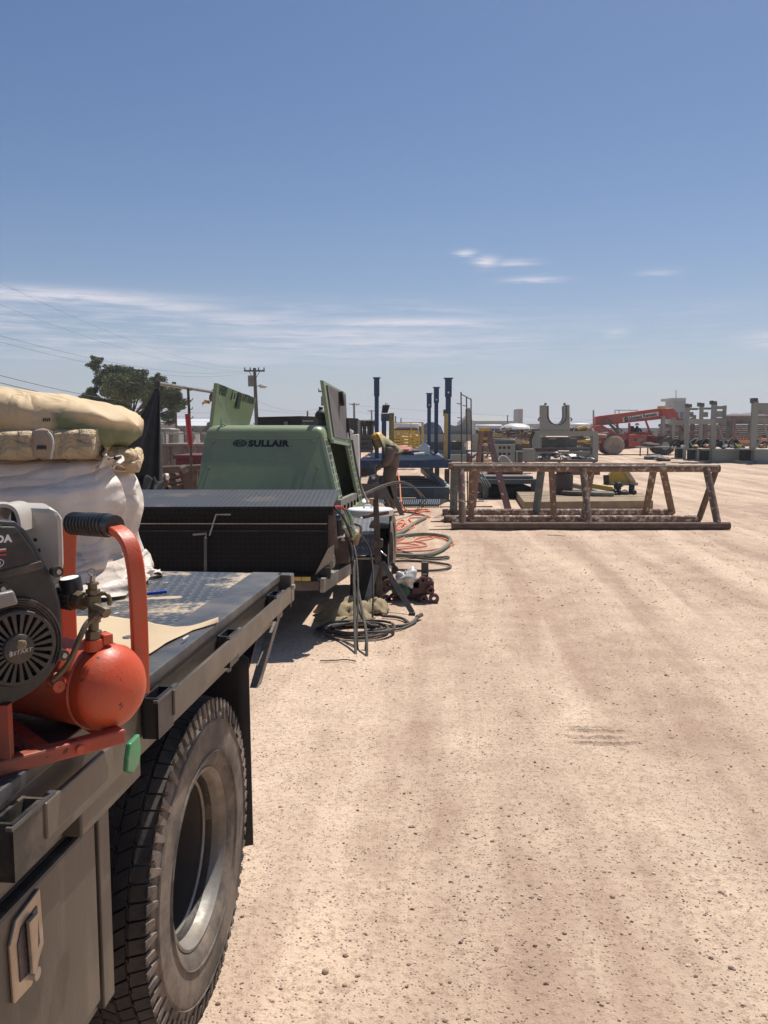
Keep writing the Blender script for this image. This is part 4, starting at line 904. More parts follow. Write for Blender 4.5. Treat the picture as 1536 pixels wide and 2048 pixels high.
def barrel():
    D = 17.2; r = thing('scorched_barrel', 'dark brown scorched steel drum standing on the timber slab', 'drum', P(1126, 1000, D))
    a = P(1126, 1000, D); a.z = .17; t = P(1126, 948, D)
    R_ = 19 / FPX * D; H = t.z - a.z
    part(MB().lathe([(.001, 0), (R_ * .95, 0), (R_, .02), (R_ * 1.0, H * .3), (R_ * 1.04, H * .32), (R_, H * .34), (R_, H * .68), (R_ * 1.04, H * .7), (R_, H * .72), (R_, H), (R_ * .94, H), (R_ * .93, .05), (.001, .04)], a, (0, 0, 1), 28), 'shell', m_brownst, r, smooth=True)
    part(MB().box((a.x, D, t.z + .02), (R_ * 1.3, R_ * 1.2, .12)), 'lid', m_rust2, r, bevel=.01); part(MB().cyl(t + V((0, -.1, .07)), t + V((0, -.1, .13)), .07, n=12), 'cap', m_rust2, r)
barrel()
for i, (x, y, D, R_, rr, m_, lab) in enumerate(((1203, 996, 16.7, .17, .045, m_hose, 'grey rubber ring lying at the front of the timber slab'), (1150, 998, 16.9, .20, .05, m_hosed, 'dark rubber hose coil beside the scorched drum'))):
    mb = MB(); c = P(x, y, D); c.z = .17 + rr; mb.tube([c + V((R_ * math.cos(a / 20 * 6.2832) * 1.3, R_ * math.sin(a / 20 * 6.2832), 0)) for a in range(21)], rr, 10); single(mb, 'rubber_ring', m_, lab, 'rubber ring', smooth=True)
a = G(1160, 970, .3); b = G(1215, 1000, .3); single(MB().tube([P(1130, 968, 19), P(1170, 975, 18.6), P(1205, 990, 18)], .06, 10, 2), 'thick_hose', m_hose, 'thick grey hose lying across the back of the timber slab', 'hose', smooth=True)
single(MB().pbox(1139, 938, 1200, 950, 22, .4), 'steel_tube', m_rust2, 'brown steel tube end behind the trestle top rail', 'steel tube')
def pallet_jack():
    r = thing('pallet_jack', 'dusty yellow pallet jack tipped up behind the trestle', 'pallet jack', G(1230, 985, .24)); D = 17.35
    poly = [(1208, 970), (1226, 938), (1248, 936), (1268, 966), (1245, 972)]
    part(MB().prism([P(x, y, D) for x, y in poly], (0, .12, 0)), 'hood', m_yel, r)
    part(MB().bar(P(1248, 937, D - .02), P(1268, 966, D - .02), .03, .1), 'hood_edge', m_kraft, r)
    part(MB().hexa([P(1176, 975, D - .2), P(1226, 984, D - .4), P(1226, 984, D + .0), P(1176, 975, D + .2), P(1176, 966, D - .2), P(1226, 974, D - .4), P(1226, 974, D), P(1176, 966, D + .2)]), 'fork', m_yel, r, bevel=.01)
    part(MB().hexa([P(1212, 971, D - .1), P(1276, 971, D - .1), P(1276, 971, D + .3), P(1212, 971, D + .3), P(1212, 966, D - .1), P(1276, 965, D - .1), P(1276, 965, D + .3), P(1212, 966, D + .3)]), 'cross_plate', m_wood, r)
    for x0, y0, x1, y1 in ((1213, 968, 1212, 950), (1262, 994, 1264, 968)): part(MB().cyl(P(x0, y0, D - .15), P(x1, y1, D - .15), .06, n=14), 'roller', m_matt, r, smooth=True)
    for x, y, q in ((1224, 985, .08), (1236, 972, .09), (1236, 990, .09), (1249, 990, .10), (1268, 985, .05)): part(MB().ball(P(x, y, D - .35), (q, q * .8, q), 10, 7, .4, 14), 'wheel', m_matt, r)
    for x, y in ((1229, 978), (1240, 980), (1233, 986), (1252, 994)): part(MB().cyl(P(x, y, D - .47), P(x, y, D - .43), .02, n=8), 'bolt', m_silver, r)
    part(MB().tube([P(1221, 964, D - .15), P(1235, 971, D - .2), P(1246, 972, D - .2)], .02, 6), 'linkage', m_silver, r)
pallet_jack()
# ------------------------------------------------------------------ pipe trestles
def trestle():
    r = thing('pipe_trestle', 'long rusty pipe trestle with flaking paint across the yard, the front one', 'trestle', G(1180, 1062)); R_ = .058
    D = 12.4; a = P(906, 936, 12.9); b = P(1437, 937, 12.9)
    part(MB().cyl(a, b, R_, n=18), 'top_rail', m_rust, r, smooth=True)
    part(MB().cyl(P(897, 930, 13.3), P(1330, 931, 13.3), R_ * .7, n=16), 'back_rail', m_rust, r, smooth=True)
    fr0, fr1 = P(905, 1056, D), P(1457, 1056, D); fr0.z = fr1.z = R_
    part(MB().cyl(fr0, fr1, R_, n=18), 'front_runner', m_rust2, r, smooth=True)
    m0, m1 = P(890, 1042, 13.4), P(1400, 1042, 13.4); m0.z = m1.z = R_
    part(MB().cyl(m0, m1, R_, n=18), 'rear_runner', m_rustf, r, smooth=True)
    for x, x2 in ((922, 925), (1166, 1178), (1413, 1436)):
        t = P(x, 938, 12.85); f = P(x2, 1052, D); f.z = R_; part(MB().cyl(t, f, R_ * .95, n=14), 'leg', m_rust, r, smooth=True)
    for x, x2 in ((944, 942), (1103, 1108), (1184, 1166), (1432, 1398)):
        t = P(x, 940, 12.95); f = P(x2, 1040, 13.4); f.z = R_; part(MB().cyl(t, f, R_ * .85, n=14), 'rear_leg', m_rust if x != 1432 else m_rust2, r, smooth=True)
    for x, x2 in ((905, 925), (1190, 1210)):
        f = P(x, 1042, 13.4); g = P(x2, 1056, D); f.z = g.z = R_; part(MB().cyl(f, g, R_ * .8, n=12), 'tie_pipe', m_rust2, r, smooth=True)
    for p_, d in ((fr0, -1), (fr1, 1), (m0, -1), (a, -1), (b, 1)):
        mb = MB(); mb.lathe([(R_ * .75, 0), (R_ * 1.03, 0), (R_ * 1.03, .03), (R_ * .75, .03), (R_ * .75, 0)], p_ - V((.015 if d < 0 else .015, 0, 0)), (1, 0, 0), 18); part(mb, 'pipe_end', m_rust2, r, smooth=True)
    r = thing('pipe_trestle', 'rear pipe trestle with blue painted legs, just behind the front one', 'trestle', G(1120, 1030), 'pipe trestles in the yard')
    t0, t1 = P(897, 933, 13.9), P(1318, 933, 13.9); part(MB().cyl(t0, t1, .05, n=16), 'top_rail', m_rust2, r, smooth=True)
    g0, g1 = P(885, 1027, 14.5), P(1345, 1027, 14.5); g0.z = g1.z = .058; part(MB().cyl(g0, g1, .058, n=18), 'runner', m_rustf, r, smooth=True)
    for x, x2, m_ in ((909, 907, m_slate), (1083, 1072, m_slate), (1308, 1291, m_rust), (1325, 1344, m_rust)):
        t = P(x, 936, 13.95); f = P(x2, 1028, 14.5); f.z = .05; part(MB().cyl(t, f, .06 if m_ is m_rust else .068, n=14), 'leg', m_, r, smooth=True)
trestle()
def blank(): pass
# ------------------------------------------------------------------ right hand steel skids
def skids():
    r = thing('steel_skid', 'grey steel skid with end boxes and light upper beam right of the lifting machine', 'steel skid', P(1400, 926, 38) * V((1, 1, 0))); D = 38
    def pb(n, x0, y0, x1, y1, m_, d=0, dep=.4): return part(MB().pbox(x0, y0, x1, y1, D + d, dep), n, m_, r)
    for x0, x1, y0, y1 in ((1354, 1372, 895, 919), (1379, 1398, 897, 922), (1402, 1425, 898, 924)):
        pb('beam_recess_shade', x0 + 1.5, y0 + 2, x1 - 3, y1 - 2, m_dark, .3); pb('beam_top', x0, y0, x1, y0 + 3, m_grey, 0, .8); pb('beam_foot', x0, y1 - 3, x1, y1, m_grey, 0, .8); pb('beam_end', x1 - 4, y0 + 3, x1, y1 - 3, m_greyl, .1)  # recess of each beam end painted near black for its shade
    pb('side_beam', 1425, 900, 1484, 927, m_grey, 0, .9); pb('side_flange', 1424, 898, 1487, 901, m_greyl, -.1, 1.1)
    pb('upper_beam', 1376, 838, 1430, 848, m_greyl, 0, .3); pb('upper_beam_end', 1343, 840, 1376, 850, m_greyl, .5, .3)
    pb('post', 1372, 815, 1377, 898, m_grey, .02, .14); pb('post', 1401, 813, 1405, 880, m_grey, .02, .12); pb('post', 1425, 806, 1431, 900, m_grey, .05, .15); pb('post', 1448, 811, 1452, 850, m_grey, .6, .14); pb('post', 1388, 830, 1392, 845, m_grey, 1.2, .2)
    pb('head_beam', 1376, 816, 1396, 820, m_grey, .6, .3); pb('head_beam', 1402, 815, 1424, 819, m_grey, .6, .3); pb('head_beam', 1430, 812, 1452, 818, m_grey, .3, .3); pb('tie_beam', 1432, 836, 1452, 846, m_grey, .5, .3)
    pb('back_plate', 1406, 824, 1416, 834, m_greyl, 1.0, .2); pb('back_plate', 1380, 824, 1387, 834, m_greyl, 1.3, .2); pb('back_plate', 1434, 822, 1445, 834, m_greyl, .9, .2)
    for x, y in ((1379, 815), (1404, 813), (1429, 809)):
        mb = MB(); mb.pbox(x - 5, y - 4, x + 5, y, D, .3); mb.pbox(x - 5, y - 8, x - 2, y - 4, D, .3); mb.pbox(x + 2, y - 7, x + 5, y - 4, D, .3); part(mb, 'clevis', m_greyd, r)
    part(MB().bar(P(1437, 850, D + .2), P(1448, 888, D + .2), .07), 'brace', m_grey, r); part(MB().bar(P(1357, 850, D + 1), P(1372, 868, D + 1), .1), 'gusset', m_brownst, r)
    r = thing('steel_skid', 'second grey steel skid cut by the right edge of the photograph', 'steel skid', P(1515, 926, 37) * V((1, 1, 0))); D = 37
    pb('beam_recess_shade', 1487, 900, 1507, 922, m_dark, .4); pb('beam_top', 1483, 897, 1510, 900, m_grey, 0, .8); pb('beam_foot', 1482, 922, 1512, 927, m_grey, 0, .8); pb('side_beam', 1510, 899, 1560, 928, m_grey, 0, .9)
    pb('post', 1506, 801, 1513, 898, m_grey, 0, .16); pb('head_plate', 1514, 806, 1560, 830, m_grey, .3, .3); pb('tie_beam', 1514, 835, 1560, 846, m_grey, .3, .3); pb('flange', 1513, 828, 1530, 830, m_farw, .1, .1)
    mb = MB(); mb.pbox(1506, 796, 1516, 801, D, .3); mb.pbox(1506, 799, 1509, 806, D - .1, .3); mb.pbox(1513, 799, 1516, 804, D - .1, .3); part(mb, 'clevis', m_greyd, r)
    part(MB().bar(P(1528, 846, D + .2), P(1538, 885, D + .2), .06), 'brace', m_greyl, r); part(MB().bar(P(1520, 880, D + .2), P(1514, 895, D + .2), .1), 'gusset', m_grey, r)
    # second row farther back
    r = thing('steel_skid', 'farther row of grey frames with uprights behind the front skid', 'steel skid', P(1400, 890, 50) * V((1, 1, 0))); D = 50
    for x in (1325, 1345, 1362, 1384, 1410, 1440, 1466): pb('post', x, 838 - (x % 3) * 3, x + 4, 893, m_grey if x % 2 else m_gbrown, (x % 5) * .3, .3)
    for x0, x1, y in ((1320, 1350, 848), (1340, 1400, 862), (1400, 1440, 858), (1440, 1500, 868)): pb('rail', x0, y, x1, y + 4, m_gbrown, .5, .3)
    pb('low_beam', 1320, 880, 1500, 893, m_gbrown, 1.5, .5)
    # long beams with white edge
    r = thing('long_girder', 'long weathered girder with bright top edge behind the tall posts', 'girder', P(1500, 880, 56) * V((1, 1, 0))); D = 56
    pb('web', 1452, 832, 1600, 846, m_gbrown, 0, .4); pb('bright_edge', 1450, 829, 1600, 831.5, m_farw, -.1, .6); pb('lower_edge', 1452, 845, 1600, 848, m_greyd, -.1, .5)
    for x in (1456, 1500, 1540): pb('support', x, 848, x + 3, 890, m_greyd, .1, .3)
    # stacked timber and pipe in the background: individual lengths
    random.seed(5)
    r = thing('timber_stack', 'tall stack of weathered grey brown lengths behind the steel skids', 'stack', P(1440, 893, 60) * V((1, 1, 0))); D = 60
    for k in range(11):
        y = 850 + k * 3.9; x = 1322 + random.uniform(0, 6)
        while x < 1560:
            w = random.uniform(25, 60); part(MB().pbox(x, y, x + w - 1, y + 3.3, D + random.uniform(0, .5), 1.0), 'board', random.choice((m_gbrown, m_gbrown, m_rust2, m_slab, m_greyd)), r); x += w
    r = thing('orange_rack', 'bright orange racking lying low behind the black hoses', 'rack', P(1500, 895, 44) * V((1, 1, 0))); D = 44
    pb('rail', 1463, 880, 1502, 886, m_plankg, 0, .6); pb('rail', 1514, 878, 1560, 884, m_plankg, .2, .6); pb('rail', 1409, 882, 1424, 887, m_plankg, .1, .5)
    for i in range(10): pb('picket', 1466 + i * 6, 871, 1468 + i * 6, 880, m_pinkl, .3, .1)
    # black hoses and parts lying on the skids
    for k, (x, D, n) in enumerate(((1362, 38.2, 'left'), (1388, 38.5, 'second'), (1410, 38.3, 'third'), (1445, 38.3, 'fourth'), (1475, 38.4, 'fifth'), (1522, 37.4, 'rightmost'))):
        mb = MB(); random.seed(40 + k)
        for _ in range(5):
            u = x + random.uniform(-10, 10); mb.tube([P(u - 14, 895 - random.uniform(0, 3), D), P(u - 5, 884 - random.uniform(0, 9), D + .2), P(u + 6, 886 - random.uniform(0, 6), D + .3), P(u + 16, 895, D)], .045, 6, 2)
        mb.ball(P(x, 892, D + .1), (.25, .2, .11), 8, 5, .7, 7)
        single(mb, 'hose_bundle', m_matt, n + ' tangle of black hoses resting on the grey skid beams', 'hose bundle', 'black hose tangles on the skids')
        mb = MB(); mb.ball(P(x + 4, 892, D - .2), (.12, .1, .07), 8, 5, .6, 9); single(mb, 'valve', (m_farw, m_yel, m_plankg)[k % 3], ('white', 'yellow', 'orange')[k % 3] + ' fitting lying on the ' + n + ' hose tangle', 'fitting')
skids()
def low_table():
    D = 43; r = thing('low_table', 'thin low steel table standing in front of the red machine wheels', 'table', P(1318, 915, D) * V((1, 1, 0)))
    part(MB().pbox(1280, 893, 1356, 895.5, D, .9), 'top', m_grey, r)
    for x in (1280, 1295, 1354): part(MB().pbox(x, 895, x + 1.6, 912, D + .05, .06), 'leg', m_greyd, r)
    mb = MB(); mb.ball(P(1300, 889, D + .3), (.45, .3, .10), 12, 6, .6, 4); single(mb, 'load_bundle', m_rust2, 'brown bundle lying on the thin low table', 'bundle', smooth=True)
    for k, (x, y, s) in enumerate(((1305, 909, .62), (1320, 906, .35), (1327, 916, .42))):
        mb = MB(); p = P(x, y, 42 if k < 2 else 40); mb.ball((p.x, p.y, .10), (s, .4, .12), 12, 6, .7, 4); single(mb, 'debris_pile', m_greyd if k < 2 else m_brownst, ('long dark debris pile under the low table', 'small debris pile right under the low table', 'flat dark pad on the dirt before the low table')[k], 'debris', smooth=True)
low_table()
# ------------------------------------------------------------------ telehandler
def telehandler():
    D = 50; r = thing('telehandler', 'red hire telehandler with raised boom, dust caked wheels and white lettered panel', 'telehandler', P(1265, 908, D) * V((1, 1, 0)))
    def pr(n, poly, d, dep, m_=m_mach, **k): return part(MB().prism([P(x, y, D + d) for x, y in poly], (0, dep, 0)), n, m_, r, **k)
    body = pr('boom', [(1191, 834), (1198, 832), (1322, 816), (1326, 838), (1192, 852)], .9, .6, bevel=.03)
    pr('boom_tip', [(1322, 818), (1346, 816), (1352, 821), (1360, 840), (1334, 838), (1324, 832)], .8, .8, bevel=.03)
    pr('boom_lift_cap', [(1320, 812), (1331, 812), (1331, 818), (1320, 818)], .8, .5, m_yel)
    pn = pr('sign_panel', [(1245.5, 835), (1317, 823), (1317, 831.5), (1245.5, 843.5)], .86, .035, m_white)
    xd = (P(1317, 823, D) - P(1245, 835, D)); xd.y = 0; xd.normalize(); yd = V((-xd.z, 0, xd.x))
    text('United Rentals', 'lettering', m_dark, P(1286, 832.4, D + .84), xd, yd, 56 / FPX * D, 6.2 / FPX * D, pn, .004, .03, skew=.02)
    c = P(1252, 838.3, D + .84)
    mb = MB(); mb.lathe([(.07, 0), (.125, 0), (.125, .012), (.07, .012), (.07, 0)], c + V((.02, 0, 0)), (0, -1, 0), 20); mb.pbox(1251.6, 834, 1252.8, 843, D + .815, .01); part(mb, 'logo', m_dark, pn)
    for x0, y0, x1, y1, w in ((1212, 841, 1238, 866, .14), (1200, 838, 1222, 850, .10), (1215, 838, 1245, 862, .07)): part(MB().bar(P(x0, y0, D + .6), P(x1, y1, D + .6), w), 'lift_cylinder', m_greyd, r)
    pr('rear_counterweight', [(1190, 852), (1203, 849), (1232, 866), (1256, 870), (1256, 880), (1198, 888), (1190, 905), (1187, 905)], .5, 1.2, bevel=.04)
    pr('pale_stripe', [(1193, 856), (1199, 854), (1218, 864), (1224, 870), (1214, 870)], .44, .05, m_pinkl)
    pr('chassis', [(1198, 884), (1222, 868), (1320, 872), (1318, 892), (1256, 898), (1200, 900)], .9, 1.0)
    pr('engine_cover', [(1257, 870), (1268, 868), (1294, 872), (1294, 892), (1257, 894)], .25, .8, bevel=.04)
    pb_ = pr('door_sign', [(1265, 876), (1289, 876), (1289, 883), (1265, 883)], .2, .04, m_pinkl)
    c = P(1271, 879.5, D + .19); mb = MB(); mb.lathe([(.05, 0), (.09, 0), (.09, .012), (.05, .012), (.05, 0)], c, (0, -1, 0), 16); part(mb, 'logo', m_dark, pb_)
    for q in (1233, 1257): pr('cab_pillar', [(q, 846), (q + 4, 846), (q + 5, 872), (q, 872)], .9, .1)
    pr('cab_front_post', [(1290, 840), (1293, 840), (1304, 868), (1300, 870)], .8, .12); pr('cab_roof', [(1252, 843), (1292, 838), (1292, 841), (1252, 846)], .7, 1.0); pr('cab_sill', [(1256, 864), (1304, 864), (1304, 871), (1256, 869)], .7, .9)
    pr('seat', [(1262, 852), (1268, 852), (1270, 864), (1262, 864)], 1.0, .5, m_dark)
    part(MB().bar(P(1303, 872, D + .3), P(1342, 876, D + .3), .12), 'axle_arm', m_mach, r); part(MB().bar(P(1282, 888, D + .3), P(1318, 888, D + .2), .3), 'stabiliser', m_rust2, r)
    part(MB().tube([P(1340, 838, D + .5), P(1343, 852, D + .3), P(1344, 864, D + .3)], .05, 6, 1), 'tilt_rod', m_farw, r)
    for x0, x1, y in ((1230, 1275, 820.5), (1296, 1316, 820.5)):
        mb = MB(); mb.bar(P(x0, y, D + 1.6), P(x1, y, D + 1.6), .035)
        for q in (x0, x0 + 8, x1): mb.bar(P(q, y, D + 1.6), P(q, 832, D + 1.6), .035)
        part(mb, 'handrail', m_brownst, r)
    R_ = 19 / FPX * D
    for x, y, d, R2, mt, mh in ((1229, 889, -.1, R_, m_dtyre, m_dtyre), (1215, 888, 2.0, R_ * .95, m_rub, m_dtyre), (1331, 889, -.2, R_ * .95, m_rub, m_greyl), (1318, 888, 2.0, R_ * .9, m_rub, m_dtyre)):
        c = P(x, y, D + d); c.z = R2
        w = part(MB().lathe([(R2 * .45, -.04), (R2 * .55, -.10), (R2 * .85, -.12), (R2 * .97, -.06), (R2, .05), (R2, .38), (R2 * .9, .45), (R2 * .4, .45)], c, (0, 1, 0), 36), 'wheel', mt, r, smooth=True)
        part(MB().lathe([(.001, -.03), (R2 * .2, -.05), (R2 * .22, -.02), (R2 * .46, -.03), (R2 * .47, .05), (.001, .05)], c, (0, 1, 0), 24), 'rim', mh, w, smooth=True)
        mb = MB()
        for k in range(26):
            a = k / 26 * 6.283; d_ = V((math.cos(a), 0, math.sin(a))); mb.bar(c + d_ * R2 * .99 + V((0, -.05, 0)), c + V((math.cos(a + .12), 0, math.sin(a + .12))) * R2 * .99 + V((0, .18, 0)), .07, .05)
        part(mb, 'tread', mt, w)
    # the driver inside
    c = P(1274, 856, D + 1.2); dr = thing('person', 'driver in a white hard hat seated inside the red telehandler cab', 'person', c - V((0, 0, .6)))
    body_fig(dr, [c + V(q) for q in ((0, 0, -.55), (0, 0, -.3), (0, 0, -.05), (0, 0, .05), (.0, -.02, .15))], m_darkcl, c)
    part(MB().lathe([(.17, 0), (.13, .02), (.12, .07), (.08, .12), (.001, .135)], c + V((0, 0, .17)), (0, 0, 1), 16), 'hard_hat', m_farw, dr, smooth=True)
m_darkcl = M('dark_work_clothes', (.05, .05, .055), .9, 0, .2, 8, .003, 40)
m_skin = M('skin', (.35, .20, .14), .6, 0, .08, 9, .0005, 80)
def skin_mesh(verts, edges, radii, root_i, name, mat, parent, sub=2):
    top = parent
    while top.parent is not None: top = top.parent
    o0 = ROOT[top]
    me = bpy.data.meshes.new(name); me.from_pydata([tuple(V(v) - o0) for v in verts], edges, [])
    o = bpy.data.objects.new('tmp', me); C.collection.objects.link(o)
    o.modifiers.new('s', 'SKIN')
    if not me.skin_vertices: me.skin_vertices.new()
    for i, sv in enumerate(me.skin_vertices[0].data):
        q = radii[i]; sv.radius = q if hasattr(q, '__len__') else (q, q); sv.use_root = (i == root_i)
    b = o.modifiers.new('u', 'SUBSURF'); b.levels = sub; b.render_levels = sub
    bpy.context.view_layer.update()
    m2 = bpy.data.meshes.new_from_object(o.evaluated_get(bpy.context.evaluated_depsgraph_get())); bpy.data.objects.remove(o)
    m2.name = name; m2.materials.clear(); m2.materials.append(mat); m2.polygons.foreach_set('use_smooth', [True] * len(m2.polygons))
    o = bpy.data.objects.new(name, m2); C.collection.objects.link(o); o.parent = parent; return o
def body_fig(root, pts, mat, c):
    vs = pts + [c + V((-.22, 0, -.08)), c + V((-.26, -.1, -.32)), c + V((-.05, -.3, -.38)), c + V((.22, 0, -.08)), c + V((.26, -.1, -.32)), c + V((.1, -.3, -.38))]
    ed = [(0, 1), (1, 2), (2, 3), (3, 4), (2, 5), (5, 6), (6, 7), (2, 8), (8, 9), (9, 10)]
    return skin_mesh(vs, ed, [.16, .16, .12, .06, .10, .07, .05, .04, .07, .05, .04], 0, 'body', mat, root)
telehandler()
# cluttered background between ladder and cradle
random.seed(21)
cl = [('flat bed of dark scrap', m_greyd), ('blue tub', m_blue2), ('brown crate', m_rust2), ('yellow brown crate', m_olive), ('grey coil', m_grey), ('rust coloured box', m_rust2), ('olive drum', m_olive), ('dull white box', m_greyl)]
spots = [(965, 866, 30, 8), (990, 868, 24, 10), (1012, 858, 16, 6), (1008, 870, 22, 10), (1030, 868, 26, 12), (1048, 862, 22, 8), (1052, 872, 20, 12), (985, 876, 26, 8), (1062, 868, 14, 20), (1035, 880, 18, 10), (1150, 858, 20, 5), (1175, 858, 20, 4), (1168, 884, 38, 24), (955, 880, 20, 10), (1058, 886, 12, 12)]
where = ['left of the ladder cap', 'right of the ladder cap', 'above the control cabinet', 'just over the control cabinet', 'between cabinet and cradle', 'upper middle of the clutter', 'lower middle of the clutter', 'behind the control cabinet', 'beside the rubber strip of the cradle', 'right of the control cabinet', 'right of the cradle plate', 'left of the machine rear', 'showing through the gantry', 'under the ladder cap', 'lowest by the gantry']
for i, (x, y, w, h) in enumerate(spots):
    n, m_ = cl[i % 8]; D = 44 + (i % 5) * 2; b = P(x, y, D); r = thing('scrap_stack', n + ' in the cluttered yard, ' + where[i], 'scrap stack', (b.x, D, 0))
    z1 = P(x, y - h / 2, D).z; ww = w / FPX * D; nn = 4 + i % 3; zz = 0
    for k in range(nn):
        hh = z1 / nn; part(MB().box((b.x + random.uniform(-.1, .1), D + random.uniform(-.2, .2), zz + hh / 2), (ww * random.uniform(.75, 1.05), .8, hh * .86), random.uniform(-.2, .2)), 'layer', random.choice((m_, m_gbrown, m_rust2, m_greyd)), r); zz += hh
    for k in range(3): part(MB().tube([(b.x + random.uniform(-.5, .5) * ww, D - .5, z1 * random.uniform(.4, .9)), (b.x + random.uniform(-.5, .5) * ww, D - .3, z1 * random.uniform(.9, 1.15))], .03, 5), 'rod', random.choice((m_greyl, m_yel, m_brownst)), r)
    for k in range(9):
        s_ = random.uniform(.08, .30); q = V((b.x + random.uniform(-.6, .6) * ww, D - random.uniform(.3, 1.2), z1 * random.uniform(.5, 1.02))); mm = random.choice((m_yel, m_brownst, m_rust2, m_blue2, m_kraft2, m_matt, m_greyl, m_tanp, m_pinkl))
        part(MB().box(q, (s_ * random.uniform(1, 2.5), s_, s_ * random.uniform(.4, 1)), random.uniform(-.8, .8)) if k % 2 else MB().cyl(q, q + V((random.uniform(.2, .9), random.uniform(-.2, .2), random.uniform(-.15, .2))), s_ * .35, n=9), 'scrap_piece', mm, r)
# ------------------------------------------------------------------ the welder
m_hood = M('yellow_hard_hat', (.80, .40, .03), .45, 0, .08, 9, 0)
m_hoodc = M('olive_tan_hood_cloth', (.50, .40, .20), .9, 0, .2, 9, .004, 45, (.22, .24, .14), .4, 5, .2)
m_shirt = M('brown_work_shirt', (.20, .15, .11), .9, 0, .25, 9, .004, 45)
m_trou = M('brown_work_trousers', (.135, .105, .075), .9, 0, .25, 9, .004, 45)
m_boot = M('brown_boot_leather', (.14, .10, .06), .7, 0, .2, 12, .002, 60)
m_glove = M('leather_glove', (.26, .19, .12), .8, 0, .2, 15, .002, 60)
def worker():
    D = 15.8; f = G(783, 1018); r = thing('person', 'welder in a yellow hard hat and tan hood bending forward over a steel stand', 'person', f)
    def Q(x, y, dy=0): return P(x, y, D) + V((0, dy, 0))
    hipL, hipR = Q(777, 948, -.09), Q(782, 946, .11)
    vs = [Q(780, 944), Q(783, 926), Q(784, 908), Q(778, 893), Q(768, 888),      # pelvis, waist, chest, shoulder line, neck
          Q(782, 897, -.20), Q(777, 918, -.27), Q(765, 932, -.22),             # near arm
          Q(785, 895, .20), Q(776, 915, .22), Q(762, 930, .10),                # far arm
          hipL, Q(774, 976, -.13), Q(782, 1006, -.10), hipR, Q(786, 978, .15), Q(787, 1004, .14)]
    ed = [(0, 1), (1, 2), (2, 3), (3, 4), (3, 5), (5, 6), (6, 7), (3, 8), (8, 9), (9, 10), (0, 11), (11, 12), (12, 13), (0, 14), (14, 15), (15, 16)]
    rd = [.145, .12, .14, .12, .07, .085, .062, .044, .08, .06, .044, .120, .098, .072, .118, .092, .07]
    skin_mesh(vs, ed, rd, 0, 'body', m_trou, r)
    # shirt over the trunk and arms
    vs2 = [Q(780, 941), Q(783, 926), Q(784, 908), Q(778, 893), Q(782, 897, -.20), Q(777, 918, -.27), Q(767, 930, -.22), Q(785, 895, .20), Q(776, 915, .22), Q(764, 928, .10)]
    skin_mesh(vs2, [(0, 1), (1, 2), (2, 3), (3, 4), (4, 5), (5, 6), (3, 7), (7, 8), (8, 9)], [.17, .165, .185, .15, .115, .088, .062, .105, .082, .06], 0, 'shirt', m_shirt, r)
    # hood cape over shoulders and back
    def cape(u, v):
        a = (u - .5) * 2; c0 = Q(763, 871); c1 = Q(795, 905)
        x = 753 + 8 * v + (10 + 36 * math.sin(u * math.pi)) * v ** .8; y = 868 + 40 * v ** 1.25 - 4 * math.sin(u * math.pi) * v
        return Q(x, y, a * (.13 + .13 * math.sin(min(1, v * 1.2) * 1.57))) + V((0, .01 * math.sin(u * 22), .012 * math.sin(u * 17 + v * 6)))
    part(MB().grid(cape, 30, 16), 'hood_cape', m_hoodc, r, smooth=180, solid=.012)
    h = Q(757, 882); part(MB().ball(h, (.115, .10, .135), 18, 12), 'head', m_hoodc, r, smooth=180)
    part(MB().lathe([(.135, 0), (.13, .03), (.115, .075), (.08, .115), (.04, .132), (.001, .137)], h + V((-.015, 0, .03)), V((-.35, 0, 1)), 22), 'hard_hat', m_hood, r, smooth=True)
    # welding mask plate hanging in front of the face
    part(MB().add([Q(742, 878, -.09), Q(742, 878, .09), Q(750, 902, .08), Q(750, 902, -.08), Q(745, 877, -.11), Q(745, 877, .11), Q(753, 901, .1), Q(753, 901, -.1)], [(0, 1, 2, 3), (7, 6, 5, 4), (0, 4, 5, 1), (1, 5, 6, 2), (2, 6, 7, 3), (3, 7, 4, 0)]), 'face_mask', m_greyd, r)
    # gloved hands with fingers closed round the torch
    for q, dy, s in (((763, 933), -.21, -1), ((760, 931), .08, 1)):
        w = Q(*q, dy); pv = [w, w + V((-.035, 0, -.02)), w + V((-.075, 0, -.04))]; pe = [(0, 1), (1, 2)]; pr_ = [.028, .040, .036]
        for k in range(4):
            y = (k - 1.5) * .021; L = (.03, .036, .034, .026)[k]; b = len(pv)
            pv += [w + V((-.085, y, -.045)), w + V((-.085 - L, y, -.065)), w + V((-.088 - L, y, -.090)), w + V((-.07 - L * .6, y, -.105))]; pe += [(2, b), (b, b + 1), (b + 1, b + 2), (b + 2, b + 3)]; pr_ += [.010, .0095, .009, .008]
        b = len(pv); pv += [w + V((-.05, s * -.045, -.03)), w + V((-.085, s * -.05, -.06)), w + V((-.10, s * -.035, -.085))]; pe += [(1, b), (b, b + 1), (b + 1, b + 2)]; pr_ += [.013, .011, .010]
        skin_mesh(pv, pe, pr_, 0, 'glove', m_glove, r, 1)
    for x, y, dy in ((781, 1010, -.10), (786, 1009, .14)):
        a = Q(x, y, dy); part(MB().ball((a.x - .04, a.y, .055), (.15, .055, .06), 14, 8), 'boot', m_boot, r, smooth=180); part(MB().cyl((a.x + .03, a.y, .05), (a.x + .03, a.y, .22), .062, .066, 14), 'boot_shaft', m_boot, r, smooth=True)
    return r
worker()
D = 15.75; single(MB().tube([P(757, 938, D), P(752, 944, D), P(748, 952, D - .05)], .012, 8, 1), 'welding_torch', m_matt, 'thin torch held in the gloved hand of the bending welder', 'torch')
